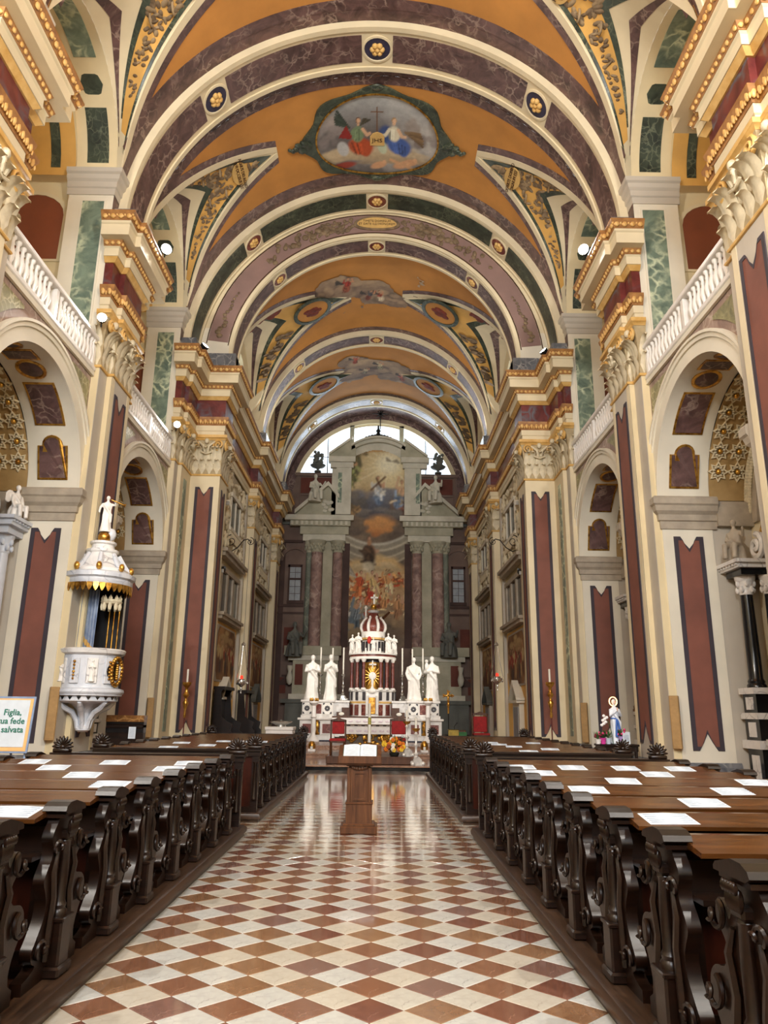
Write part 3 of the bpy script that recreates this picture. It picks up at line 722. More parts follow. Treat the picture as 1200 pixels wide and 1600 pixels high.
    def wing(s, x, y, l, ang, col):
        for k in range(6):
            a = ang+0.13*(k-3); s.line([(x,y),(x+l*(1-0.07*k)*cos(a), y+l*(1-0.07*k)*sin(a))], 0.055*l, tuple(q*(0.72+0.09*(k%3)) for q in col))
    def mesh(s, name, mat, fn, inside=None):
        h, w = s.X.shape; vs = [fn(s.X[j,i], s.Y[j,i]) for j in range(h) for i in range(w)]
        fs = []
        ok = inside(s.X, s.Y) if inside is not None else np.ones((h,w), bool)
        for j in range(h-1):
            for i in range(w-1):
                if ok[j,i] and ok[j,i+1] and ok[j+1,i] and ok[j+1,i+1]: fs.append((j*w+i, j*w+i+1, (j+1)*w+i+1, (j+1)*w+i))
        me = bpy.data.meshes.new(name); me.from_pydata(vs, [], fs); me.materials.append(mat)
        at = me.color_attributes.new('paint', 'FLOAT_COLOR', 'POINT')
        col = np.ones((h*w,4)); col[:,:3] = np.clip(s.c.reshape(-1,3),0,1); at.data.foreach_set('color', col.ravel())
        me.polygons.foreach_set('use_smooth', [True]*len(me.polygons)); me.update(); return me
FRESCO = painted('fresco_paint')

def barrel(z0, R): return lambda y, a, q: (-(R-q)*cos(a), y, z0+(R-q)*sin(a))
CART = plain('painted_grey_brown_ornament', (92,74,54), 0.7, 0.2, 5, c2=(142,120,92))
CART_L = plain('pale_ornament', (150,128,96), 0.7, 0.12, 5)
CART_F = plain('cartouche_field', (206,168,100), 0.7, 0.06, 4)
LETTER = plain('dark_lettering', (70,42,20), 0.7, 0.1, 4)
def vault_bay(V, z0, R, yc, h, xw, zs, hr, aap, lunette_extra=None, texts=None):
    """barrel bay with a pair of lunettes; returns the function of the barrel"""
    B = barrel(z0, R); a0 = math.asin((zs-z0)/R)
    def ag(y):
        t = min(1.0, abs(y-yc)/h); return aap*(1-t)+a0*t
    def yg(a): return h*(aap-a)/(aap-a0)
    MB().surf(lambda y,s: B(y, ag(y)+(pi-2*ag(y))*s, 0), yc-h,yc+h,32,0,1,40).build('vault_field', OCHRE, V, 30)
    # marble band beside each rib, then purple and cream bands beside the groins
    fr = MB()
    for e in (-1,1):
        fr.slab(lambda s,u,q: B(yc+e*(h-u), (a0+0.08)+(pi-2*a0-0.16)*s, q), 0,1,48,0,0.34,1,0.012)
    fr.build('rib_border', PURPLE, V, 30)
    for m_ in (0,1):
        mir = (lambda a: a) if m_ == 0 else (lambda a: pi-a)
        pb = MB(); cb = MB()
        for e in (-1,1):
            cl = lambda d: min(d, h-0.02)
            pb.slab(lambda a,u,q: B(yc+e*cl(yg(a)+u), mir(a), q), a0+0.02,aap,18,0.24,0.52,1,0.014)
            cb.slab(lambda a,u,q: B(yc+e*cl(yg(a)+u), mir(a), q), a0+0.02,aap,18,0.0,0.24,1,0.03)
        pb.build('groin_marble_band', PURPLE, V, 30); cb.build('groin_rib', CREAM, V, 30)
        sg = -1 if m_ == 0 else 1
        def L(y, s, q):
            g = Vector(B(y, mir(ag(y)), 0)); a = Vector((sg*xw, y, zs+sqrt(max(0,hr*hr-(y-yc)**2))*1.0))
            p = g.lerp(a, s); n = Vector((-sg*0.45, 0, -0.9)); return p+n*q
        l = MB().surf(lambda y,s: L(y,s,0), yc-h,yc+h,32,0,1,14).build('lunette', CREAM, V, 30)
        # painted frame and field
        for mt, s0, s1, t1, nm in ((GREEN_D,0.06,0.16,0.93,'lunette_border'),(GREEN_D,0.60,0.68,0.80,'lunette_border'),(PURPLE,0.82,0.90,0.96,'lunette_border')):
            MB().slab(lambda y,s,q: L(y,s,q), yc-h*t1,yc+h*t1,28,s0,s1,1,0.015).build(nm, mt, l, 30)
        MB().slab(lambda y,s,q: L(y,s,q), yc-h*0.86,yc+h*0.86,28,0.17,0.595,6,0.01).build('lunette_field', OCHRE2, l, 30)
        if lunette_extra: lunette_extra(l, L, yc, h, sg)
    return B
def cartouche(l, L, yc, h, sg):
    """scrolled painted cartouche with lettering"""
    r = random.Random(int(yc*10)+sg); m = MB()
    n = Vector((-sg*0.45,0,-0.9)).to_track_quat('Z','X').to_matrix(); m2 = MB()
    for k in range(150):
        u = r.random()*2-1; u = u*abs(u)**.3; wd = 0.19*(1-abs(u))**.6+.03; y = yc+1.75*u; s = 0.39+wd*(r.random()*2-1)
        sz = .16-.09*abs(u); (m if k % 3 else m2).ell(Vector(L(y,s,0.02)), (sz*(.7+.6*r.random()), sz*(.35+.3*r.random()), 0.03), 8, 4, n @ Matrix.Rotation(r.random()*3.1,3,'Z'))
    for e in (-1,1):
        for sc_ in (.27,.5): spiral(m2, Vector(L(yc+e*.55,sc_,0.03)), (0,0,-1), (0,1,0), .2, e, 1.5, .035)
    m2.build('cartouche_highlight', CART_L, l, 60)
    o = m.build('cartouche', CART, l, 60)
    p = Vector(L(yc,0.36,0.035)); g0 = Vector(L(yc,0.30,0)); g1 = Vector(L(yc,0.42,0)); up = (g0-g1).normalized(); ex = Vector((0,-sg,0)).normalized(); nz = ex.cross(up)
    R3 = Matrix((ex,up,nz)).transposed()
    MB().lathe([(0.5,0),(0.5,0.05),(0,0.06)], p, 20, R3, sx=1.0, sy=0.62).build('cartouche_field', CART_F, o, 30)
    tx = {(-1,1):'DEI TERRA\nMONS', (1,1):'REGI SECUN\nTALI 1774', (-1,2):'AGNUS DEI AGNO\nQVI OCCISUS EST', (1,2):'OFFERTE DOMINO\nDIGNUM EST'}[(sg, 1 if yc < 18 else 2)]
    me = text_mesh(tx, 0.17, LETTER); t = put('lettering', me, o)
    t.matrix_local = Matrix.Translation(p-nz*0.0+nz*0.065 if nz.z < 0 else p+nz*0.065) @ R3.to_4x4()

ceil = thing('ceiling', 'orange barrel vault with painted ribs, lunettes and frescoed medallions', 'ceiling', kind='structure')
Z0, RW = 14.45, 7.0
def rib(V, z0, R, y0, y1, depth, pan=PURPLE, base=CREAM, ros_col=BLUE_M, ros=(0.25,0.5,0.75), full=True, border=0.2):
    """transverse rib: soffit at R-depth with inlaid panels and rosettes"""
    B = barrel(z0, R-depth); m = MB()
    w = y1-y0
    m.surf(lambda a,y: B(y,a,0), 0,pi,64,y0,y1,1)
    for y in (y0,y1): m.surf(lambda a,d: (-(R-depth+d)*cos(a), y, z0+(R-depth+d)*sin(a)), 0,pi,64,0,depth+0.3,1)
    r = m.build('rib', base, V, 30)
    MB().slab(lambda a,y,q: B(y,a,q), 0.03,pi-0.03,60,y0,y0+w*0.1,1,0.05).slab(lambda a,y,q: B(y,a,q), 0.03,pi-0.03,60,y1-w*0.1,y1,1,0.05).build('rib_edge_moulding', base, r, 30)
    cuts = [0.0]+[t for t in ros]+[1.0]; yc = (y0+y1)/2; g = 0.40/(R*pi)*(w/1.3)
    for i in range(len(cuts)-1):
        a, b = cuts[i]*pi+(g*pi if i else 0.06), cuts[i+1]*pi-(g*pi if i < len(cuts)-2 else 0.06)
        if b-a < 0.05: continue
        MB().slab(lambda a_,y,q: B(y,a_,q), a,b,14,y0+w*border,y1-w*border,1,0.015).build('rib_panel', pan, r, 30)
    for t in ros:
        a = t*pi; c = B(yc,a,0); mm = Vector((cos(a),0,-sin(a))).to_track_quat('Z','Y').to_matrix()
        o = MB().lathe([(0.30*w,0),(0.30*w,0.04),(0.26*w,0.05),(0.25*w,0.02)], c, 24, mm, caps=False).build('rosette_ring', base, r, 30)
        MB().lathe([(0.25*w,0.0),(0.25*w,0.022),(0,0.022)], c, 20, mm).build('rosette_disc', ros_col, o, 30)
        f = MB()
        for k in range(6):
            q = mm @ Vector((0.09*w*cos(k*pi/3),0.09*w*sin(k*pi/3),0.03)); f.ell((c[0]+q.x,c[1]+q.y,c[2]+q.z), 0.06*w, 8, 5)
        f.ell(Vector(c)+mm @ Vector((0,0,0.05)), 0.055*w, 8, 5); f.build('rosette_flower', GOLD_P, o, 60)
    return r
DARKBLUE = plain('dark_blue_ground', (44,40,66), 0.6, 0.15, 4)
for k, yc in ((1, YC2-PITCH), (2, YC2)):
    B1 = vault_bay(ceil, Z0, RW, yc, A_R, WX, 15.65, A_R, radians(60), cartouche)
for y0 in (P0-PITCH, P0):
    MB().surf(lambda a,y: barrel(Z0,RW)(y,a,0), 0,pi,64,y0,y0+2.35,1).build('vault_field', PURPLE, ceil, 30)
    rib(ceil, Z0, RW, y0+0.38, y0+1.97, 0.18, PURPLE, CREAM, DARKBLUE)
# nave side of the chancel arch
MB().surf(lambda a,y: barrel(Z0,RW)(y,a,0), 0,pi,64,24.15,26.6,1).build('vault_field', PURPLE, ceil, 30)
rib(ceil, Z0, RW, 24.5, 25.95, 0.2, GREEN_D, CREAM, RED_M)
# archivolt face of the chancel arch with the painted garland and inscription
CZ0, CRW = 14.6, 5.75
face = lambda a,r,q: (-r*cos(a), 25.93-q, CZ0+r*sin(a))
af = MB().surf(lambda a,r: face(a,r,0), 0,pi,64,5.52,6.75,2).build('chancel_arch_face', CREAM, ceil, 30)
MB().slab(face, 0.12,pi-0.12,48,5.72,6.50,1,0.012).build('garland_ground', PINK_P, af, 30)
MB().slab(face, 0.10,pi-0.10,48,5.67,5.71,1,0.02).slab(face, 0.10,pi-0.10,48,6.51,6.55,1,0.02).build('garland_border', LETTER, af, 30)
gl = MB(); rr = random.Random(5)
for k in range(230):
    u = rr.random(); a = pi/2+(u-0.5)*1.75*(0.3+0.7*rr.random()); r = 6.1+0.28*(rr.random()*2-1)
    if abs(a-pi/2) < 0.16: continue
    gl.ell(face(a,r,0.03), (0.05+0.09*rr.random(),0.03,0.05+0.07*rr.random()), 7, 4, Matrix.Rotation(rr.random()*3,3,'Y'))
for s in (-1,1):     # corner sprays at the foot and cherubs beside the inscription
    for k in range(14):
        a = 0.16+0.025*k; a = a if s < 0 else pi-a; gl.ell(face(a,6.1+0.12*sin(k*1.3)*(1-k/14),0.03), (0.13-0.006*k,0.03,0.10-0.004*k), 7, 4)
    for k in range(9):
        a = pi/2+s*(0.34+0.05*k); gl.ell(face(a,6.1+0.1*sin(k*2.1),0.05), (0.17-0.012*k,0.05,0.13), 8, 5)
gl.build('painted_garland', CART, af, 60)
MB().prism([(0.95*cos(t*pi/12),0.34*sin(t*pi/12)) for t in range(24)], lambda a,z,d: (a, 25.93-d, CZ0+6.12+z-a*a*0.08), 0.02, 0.06).build('inscription_frame', CART, af, 30)
MB().prism([(0.80*cos(t*pi/12),0.25*sin(t*pi/12)) for t in range(24)], lambda a,z,d: (a, 25.93-d, CZ0+6.12+z-a*a*0.08), 0.06, 0.075).build('inscription_field', CART_F, af, 30)
t = put('lettering', text_mesh('TIMETE DOMINUM\nET DATE ILLI HONOREM', 0.135, LETTER), af); t.matrix_local = Matrix.Translation((0,25.85,CZ0+6.12)) @ Matrix.Rotation(pi/2,4,'X')
# chancel ribs and bays
RIBS = ((26.0,27.2),(33.9,35.2),(41.9,43.2))
for i, (y0, y1) in enumerate(RIBS):
    rib(ceil, CZ0, CRW, y0, y1, 0.2, PURPLE, CREAM, RED_M)
MB().surf(lambda a,y: barrel(CZ0,CRW)(y,a,0), 0,pi,64,43.0,45.1,1).build('vault_field', PURPLE, ceil, 30)
def lun_figures(l, L, yc, h, sg):
    """oval frame with a painted prophet, as on the chancel lunettes"""
    n = Vector((-sg*0.45,0,-0.9)).to_track_quat('Z','X').to_matrix()
    c = Vector(L(yc,0.36,0.02))
    MB().lathe([(0.95,0),(0.95,0.05),(0.78,0.06),(0.76,0.03)], c, 24, n, caps=False).build('round_frame', GREEN_D, l, 30)
    MB().lathe([(0.77,0.0),(0.77,0.02),(0,0.02)], c, 24, n).build('round_field', OCHRE, l, 30)
    RB = plain('painted_russet_drapery', (112,46,30), 0.8, 0.25, 4)
    f = MB(); r = random.Random(3)
    for k in range(12): f.ell(c+n @ Vector((0.5*(r.random()-0.5),0.5*(r.random()-0.6),0.03)), (0.22,0.16,0.03), 8, 4, n)
    f.build('painted_prophet', RB, l, 60)
    for e in (-1,1):
        f = MB()
        for k in range(34):
            q = r.random(); f.ell(Vector(L(yc+e*h*(0.30+0.45*q), 0.38+0.30*(r.random()-0.5)*(1-.5*q), 0.02)), (0.16+.2*r.random(),0.1+.14*r.random(),0.03), 8, 4, n @ Matrix.Rotation(r.random()*3,3,'Z'))
        f.build('painted_figures', RB if e < 0 else CART, l, 60)
for y0, y1 in ((27.2,33.9),(35.2,41.9)):
    vault_bay(ceil, CZ0, CRW, (y0+y1)/2, (y1-y0)/2, 6.1, 15.3, 2.7, radians(78), lun_figures)
# dark marble blocks on which the ribs stand
for sx in (-1,1):
    for y0 in (P0-PITCH, P0, 24.15):
        m = MB().box(6.45,7.0,y0+0.15,y0+0.55,14.0,14.62).box(6.3,7.0,y0+0.55,y0+1.75,14.0,14.5)
        if y0 > 20: m = MB().box(6.45,7.0,y0+0.15,y0+0.5,14.0,14.62).box(6.3,7.0,y0+0.45,25.7,14.0,14.5)
        m.build('rib_block', BLUE_M, ceil, None, sx)
    MB().box(5.3,6.6,25.75,26.3,13.98,14.75).box(5.3,5.8,25.9,27.2,13.98,14.7).build('rib_block', BLUE_M, ceil, None, sx)
    for y0 in (33.9,41.9): MB().box(5.3,6.0,y0,y0+1.3,13.98,14.7).build('rib_block', BLUE_M, ceil, None, sx)

# fresco medallion with two angels beside a tablet
px = Paint(-2.45, 2.45, -1.75, 1.75, 0.04, (150,150,150))
px.clouds((104,98,96), (186,182,176), 0.6, 11); px.clouds((140,150,160), (196,200,200), 0.5, 12, 0.6, np.clip((px.Y-0.2)/1.2,0,1))
px.puff(0,-0.75,2.0,0.35,(150,128,100),(226,206,168),40,4); px.puff(-1.6,0.2,0.6,0.5,(120,110,108),(170,160,154),16,5); px.puff(1.6,0.3,0.6,0.5,(120,110,108),(176,166,154),16,6)
px.wing(-1.0,0.35,0.75,2.5,(70,82,70)); px.wing(-0.6,0.4,0.4,0.9,(90,84,66))
px.figure(-0.75,-0.75,1.55,(120,140,104),(178,76,36),(220,176,140),0.05,True,0.1,2); px.blob(-1.25,-0.45,0.2,0.3,(190,190,188),0.3)
px.poly([(-1.4,0.0),(-1.1,0.45),(-0.9,0.0),(-1.0,-0.1)],(140,36,30))
px.wing(1.0,0.2,0.8,-0.2,(150,120,84)); px.blob(0.3,0.05,0.25,0.35,(60,80,130),0,0.4)
px.figure(0.65,-0.7,1.5,(224,216,190),(70,96,160),(224,184,150),-0.04,True,0.0,3,(170,130,70)); px.blob(0.18,-0.45,0.16,0.28,(196,206,176),0.3)
px.line([(0,0.1),(0,1.05)],0.025,(110,72,40)); px.line([(-0.2,0.9),(0.2,0.9)],0.022,(110,72,40))
for q in ((1.2,-1.0),(0.05,-1.2),(0.9,-1.15)): px.blob(q[0],q[1],0.3,0.14,(206,156,116),0.3,0.4); px.blob(q[0]+0.22,q[1]+0.14,0.08,0.08,(214,166,126))
px.blob(-1.3,-1.15,0.5,0.14,(150,60,44),0.1,0.4); px.line([(0.5,-0.95),(1.5,-1.3)],0.06,(206,160,120))
MED_Y = 21.95; MRX, MRY = 2.4, 1.95
def med_out(t):
    c, s = cos(t), sin(t); k = 1.0+0.05*cos(8*t)+0.07*max(0,abs(c)-0.9)*10*0.35
    return (2.45*c*k, 1.66*s*k)
def on_vault(x, y, q): return barrel(Z0,RW)(MED_Y-y*1.22, pi/2+x/RW, q)
medal = put('medallion_fresco', px.mesh('medallion_fresco', FRESCO, lambda x,y: on_vault(x,y,0.03), lambda X,Y: (X/2.32)**2+(Y/1.62)**2 < 1.0), ceil)
no = 72; oo = [med_out(2*pi*i/no) for i in range(no)]
MB().ring([(p[0]*1.06,p[1]*1.04) for p in oo], [(2.2*cos(2*pi*i/no),1.52*sin(2*pi*i/no)) for i in range(no)], lambda a,b,d: on_vault(a,b,d), 0.0, 0.07).build('medallion_frame', GREEN_D, medal, 30)
MB().ring([(2.25*cos(2*pi*i/no),1.56*sin(2*pi*i/no)) for i in range(no)], [(2.19*cos(2*pi*i/no),1.51*sin(2*pi*i/no)) for i in range(no)], lambda a,b,d: on_vault(a,b,d), 0.06, 0.09).build('frame_fillet', GOLD, medal, 30)
sh = MB()
for e in (-1,1):
    for k in range(7): sh.ell(on_vault(e*(2.55+0.11*k),0.18*sin(k*2.4)*(1-k/8),0.06), (0.2-0.02*k,0.2-0.02*k,0.05), 8, 5)
    sh.ell(on_vault(0,e*1.76,0.06), (0.22,0.14,0.06), 8, 5)
sh.build('frame_ornament', GREEN_D, medal, 60)
tb = MB().prism([(-0.26,-0.42),(0.26,-0.42),(0.26,-0.08),(0.16,0.05),(0,0.1),(-0.16,0.05),(-0.26,-0.08)], lambda a,b,d: on_vault(a,b+0.05,d), 0.03, 0.05).build('painted_tablet', CART_F, medal)
tm = text_mesh('JHS', 0.26, LETTER); p = Vector(on_vault(0.0,-0.17,0.06)); t = put('lettering', tm, medal)
t.matrix_local = Matrix.Translation(p) @ Matrix(((1,0,0),(0,-1,0),(0,0,-1))).to_4x4() if False else Matrix.Translation(p) @ Matrix.Rotation(pi,4,'X')
# green frame of the next medallion towards the entrance
oo2 = [(p[0],p[1]) for p in oo]
def on_vault1(a,b,d): return barrel(Z0,RW)(YC2-PITCH-b, pi/2+a/RW, d)
MB().ring([(p[0]*1.16,p[1]*1.1) for p in oo], [(2.1*cos(2*pi*i/no),1.45*sin(2*pi*i/no)) for i in range(no)], on_vault1, 0.0, 0.07).build('medallion_frame', GREEN_D, ceil, 30)
MB().prism([(2.15*cos(2*pi*i/40),1.5*sin(2*pi*i/40)) for i in range(40)], on_vault1, 0.0, 0.02).build('medallion_ground', OLIVE_M, ceil, 30)

# cloud frescoes spilling over the chancel vault
def cloud_fresco(yc, x0, x1, blobs, seed, figs):
    p = Paint(-3.4, 3.4, -2.2, 2.2, 0.055, (205,150,70))
    p.clouds((96,80,72), (186,160,128), 0.55, seed)
    for (x,y,rx,ry) in blobs: p.puff(x,y,rx*0.9,ry*0.9,(112,92,84),(196,168,132),22,int(abs(x*10))+seed)
    for (x,y,h,rb,rb2,ln) in figs: p.figure(x,y,h,rb,rb2,(206,150,112),ln,False,0.6,seed); p.wing(x-0.1*h,y+0.6*h,0.5*h,2.6,(92,82,76))
    nz = p.noise(1.1,4,seed+3)
    def ins(X,Y):
        f = np.zeros(X.shape)
        for (x,y,rx,ry) in blobs: f = np.maximum(f, 1.25-np.hypot((X-x)/rx,(Y-y)/ry))
        return f+0.9*(nz-0.5) > 0.25
    return put('cloud_fresco', p.mesh('cloud_fresco', FRESCO, lambda x,y: barrel(CZ0,CRW)(yc-y, pi/2+x/CRW, 0.035), ins), ceil)
cloud_fresco(30.3, 0, 0, [(-1.7,0.9,1.3,0.8),(-0.6,0.3,1.2,0.8),(-2.2,0.2,0.7,0.7),(0.3,-0.5,1.0,0.6),(0.9,-0.9,0.6,0.4)], 21,
             [(-1.4,0.2,1.1,(170,60,44),(150,84,60),0.1),(0.2,-0.8,0.9,(170,80,60),(216,196,166),-0.1),(-0.4,-0.7,0.8,(90,86,90),(128,70,56),0.2)])
cloud_fresco(38.3, 0, 0, [(-1.3,1.2,1.0,0.6),(0,0.3,1.9,0.9),(-1.3,-0.4,1.3,0.7),(1.2,-0.5,1.3,0.8),(2.0,-0.9,0.7,0.5)], 31,
             [(-1.2,0.9,0.8,(190,90,60),(150,70,50),0.1),(0.2,0.0,0.9,(200,180,140),(150,140,110),0.0),(1.5,-1.1,0.9,(180,90,70),(140,80,66),-0.2),(-0.7,-0.5,0.7,(196,176,140),(140,130,110),0.2)])
# ================================================================== BACK WALL OF THE CHANCEL
BY = 45.0
MAUVE = plain('brown_mauve_fresco_wall', (108,90,82), 0.85, 0.12, 0.9, c2=(130,110,100))
MAUVE_D = plain('dark_mauve_fresco_wall', (76,58,54), 0.85, 0.12, 0.9)
REDD = plain('dull_red_fresco_panel', (104,56,46), 0.85, 0.12, 0.9)
GREYG = plain('grey_green_painted_stone', (158,155,134), 0.8, 0.10, 1.4, c2=(186,182,160))
GREYL = plain('pale_painted_stone', (190,187,170), 0.8, 0.08, 1.4, c2=(216,212,196))
GREYD = plain('dark_grey_painted_stone', (98,100,94), 0.8, 0.10, 1.4)
PINKCOL = marble('pink_brown_painted_column', (104,80,78), (164,134,124), (188,164,152), 1.0, 0.7, 1.2, 0.10, 1.0)
GREENCOL = marble('grey_green_painted_column', (84,92,84), (124,130,116), (146,150,134), 1.0, 0.7, 1.2, 0.08, 1.0)
wb = thing('wall_back', 'frescoed chancel end wall with painted columns and clouds of angels', 'wall', kind='structure')
def bw(px, py, q=0.0): return at_y(px, py, BY-q)
def wx(px, py=900): return bw(px,py).x
def wz(py, px=588): return bw(px,py).z
ZL = wz(741)                                     # sill of the lunette
MB().box(-6.2,6.2,BY,BY+0.4,0,ZL).build('wall_face', MAUVE, wb)
LR = 5.25
# wall ring round the lunette window
m = MB(); a_s = math.asin((ZL-CZ0)/LR)
m.slab(lambda a,r,q: (-r*cos(a), BY-q, CZ0+r*sin(a)), 0,pi,60,LR-0.02,6.2,2,0.02)
m.build('lunette_surround', PURPLE, wb, 30)
MB().slab(lambda a,r,q: (-r*cos(a), BY-q, CZ0+r*sin(a)), a_s-0.02,pi-a_s+0.02,48,LR-0.16,LR+0.12,1,0.10).build('lunette_archivolt', CREAM, wb, 30)
gm, nt, b = nodes('window_glass'); v = mapping(nt, 2.0)
tr = nt.nodes.new('ShaderNodeBsdfTransparent'); gl_ = nt.nodes.new('ShaderNodeBsdfGlossy'); gl_.inputs['Roughness'].default_value = 0.1
mx = nt.nodes.new('ShaderNodeMixShader'); mx.inputs[0].default_value = 0.06
nt.links.new(tr.outputs[0], mx.inputs[1]); nt.links.new(gl_.outputs[0], mx.inputs[2]); nt.links.new(mx.outputs[0], nt.nodes['Material Output'].inputs['Surface'])
nt.links.new(ramp(nt, noise(nt, v, 1, 3), [(0.3,(226,234,240)),(0.7,(250,252,255))]), tr.inputs['Color'])
GLASS = gm
win = thing('window_1', 'large half-round lunette window above the frescoed end wall', 'window', kind='structure')
def chord(z): return sqrt(max(0, LR*LR-(z-CZ0)**2))
def pane(x0, x1, z0):
    pts = [(x0,z0),(x1,z0)]
    n = 8
    for i in range(n+1):
        x = x1+(x0-x1)*i/n; pts.append((x, max(z0, CZ0+sqrt(max(0, LR*LR-x*x)))))
    MB().prism(pts, lambda a,z,d: (a, BY+0.12+d, z), 0, 0.01).build('pane', GLASS, win)
cuts = [-5.0,-3.1,-1.55,1.65,3.2,5.0]
for a, c in zip(cuts[:-1], cuts[1:]): pane(a+0.02, c-0.02, ZL)
mt = MB()
for x in cuts[1:-1]:
    if abs(x) > 2: mt.box(x-0.03,x+0.03,BY+0.08,BY+0.16,ZL,CZ0+sqrt(LR*LR-x*x))
for z in (ZL+1.15,): mt.box(-chord(z),-1.5,BY+0.09,BY+0.15,z-0.02,z+0.02); mt.box(1.6,chord(z),BY+0.09,BY+0.15,z-0.02,z+0.02)
mt.build('muntin', BLACK, win)
MB().box(-1.7,-1.42,BY-0.1,BY+0.2,wz(705),CZ0+4.92).box(1.50,1.78,BY-0.1,BY+0.2,wz(705),CZ0+4.92).build('mullion', GREYG, win)
MB().surf(lambda a,r: (-r*cos(a), BY+0.05, CZ0+r*sin(a)), 1.23,1.90,10,4.96,5.12,1).build('window_head', CREAM, win)

# upper painted aedicule standing in front of the window
def arcpts(x0,x1,zc,rise,n=12): return [(x0+(x1-x0)*i/n, zc+rise*(1-(2*i/n-1)**2)) for i in range(n+1)]
aed = thing('trim_2', 'painted aedicule with segmental pediment standing before the lunette window', 'trim', kind='structure')
xl, xr = wx(519,760), wx(658,760)
xa, xb = wx(543,760), wx(634,760)
body = [(xl,wz(812)),(xr,wz(812)),(xr,wz(722))]+[(p[0],p[1]) for p in reversed(arcpts(xl,xr,wz(720),wz(691)-wz(720)))][1:]
MB().prism(body, lambda a,z,d: (a, BY-0.05-d, z), 0, 0.3).build('aedicule_body', GREYL, aed)
def mould(pts, w, d0, d1, mat, name):
    m = MB(); n = len(pts)
    up = [(x, z+w) for x,z in pts]
    m.prism(pts+up[::-1], lambda a,z,d: (a, BY-d, z), d0, d1); return m.build(name, mat, aed)
cl = arcpts(wx(545),wx(632),wz(708),wz(690)-wz(708)-0.22)
mould([(x,z-0.02) for x,z in cl], 0.22, 0.3, 0.62, GREYL, 'segmental_pediment'); mould([(x,z+0.2) for x,z in cl], 0.14, 0.3, 0.78, GREYL, 'segmental_pediment')
for s, pa, pb, pc in ((-1,(509,718),(547,692),(552,706)),(1,(668,720),(630,694),(626,708))):
    a, c = (wx(pa[0]),wz(pa[1])), (wx(pb[0]),wz(pb[1]))
    mould([a,c] if s < 0 else [c,a], 0.16, 0.3, 0.8, GREYL, 'raking_cornice')
    MB().prism([a,c,(wx(552 if s < 0 else 625),wz(706)),(wx(552 if s < 0 else 625),wz(722)),(a[0],wz(722))], lambda u,z,q_: (u,BY-q_,z), 0.05, 0.62).build('pediment_block', GREYG, aed)
    x0, x1 = sorted((wx(pa[0]+(0 if s < 0 else 2)), wx(552 if s < 0 else 625)))
    MB().box(x0,x1,BY-0.8,BY-0.3,wz(728),wz(720)).box(x0+0.12,x1-0.12,BY-0.65,BY-0.3,wz(736),wz(728)).build('pier_cornice', GREYL, aed)
    x0, x1 = sorted((wx(522 if s < 0 else 656), wx(546 if s < 0 else 631)))
    MB().box(x0,x1,BY-0.6,BY-0.3,wz(808),wz(736)).build('aedicule_pier', GREYL, aed)
    xm = wx(528 if s < 0 else 652); MB().box(xm-0.12,xm+0.12,BY-0.64,BY-0.6,wz(790),wz(744)).build('green_inlay', GREEN_M, aed)
f = MB()
for k in range(9):
    q = k/8-0.5; f.ell((wx(588)+q*1.5, BY-0.55, wz(692)+0.10+0.34*(0.25-q*q)*2), (0.14,0.1,0.13), 8, 5)
f.lathe([(0.22,0),(0.28,0.08),(0.16,0.2),(0.1,0.3),(0.18,0.42),(0.07,0.55),(0.05,0.8),(0.0,0.82)], (wx(588),BY-0.55,wz(688)), 12)
f.build('crown_ornament', BLACK, aed, 50)
st = MB(); cz = wz(652)
for k in range(8):
    a = k*pi/4+pi/8*0; l = 0.55 if k % 2 == 0 else 0.38
    st.prism([(0.05*cos(a+pi/2),0.05*sin(a+pi/2)),(l*cos(a),l*sin(a)),(-0.05*cos(a+pi/2),-0.05*sin(a+pi/2))], lambda x,z,d: (wx(591)+x, BY-0.55-d, cz+z), 0, 0.05)
st.box(wx(591)-0.03,wx(591)+0.03,BY-0.58,BY-0.53,wz(676),cz); st.build('star', BLACK, aed)
# vases of flowers on the side walls
for s, pxc in ((-1,497),(1,684)):
    c = Vector((wx(pxc,740), BY-0.25, ZL))
    vz = thing('flower_urn', 'dark painted urn of flowers at the %s end of the lunette sill' % ('north' if s < 0 else 'south'), 'urn', c)
    MB().lathe([(0.22,0),(0.22,0.08),(0.07,0.16),(0.12,0.24),(0.42,0.36),(0.50,0.46),(0.34,0.5),(0,0.5)], (0,0,0), 14).build('bowl', GREYD, vz, 50)
    f = MB(); r = random.Random(9+s)
    for k in range(34): f.ell((0.36*(r.random()-0.5)*1.5, 0.2*(r.random()-0.5), 0.5+0.85*r.random()), (0.11,0.09,0.11), 7, 5)
    f.build('flowers', GREYD, vz, 60)

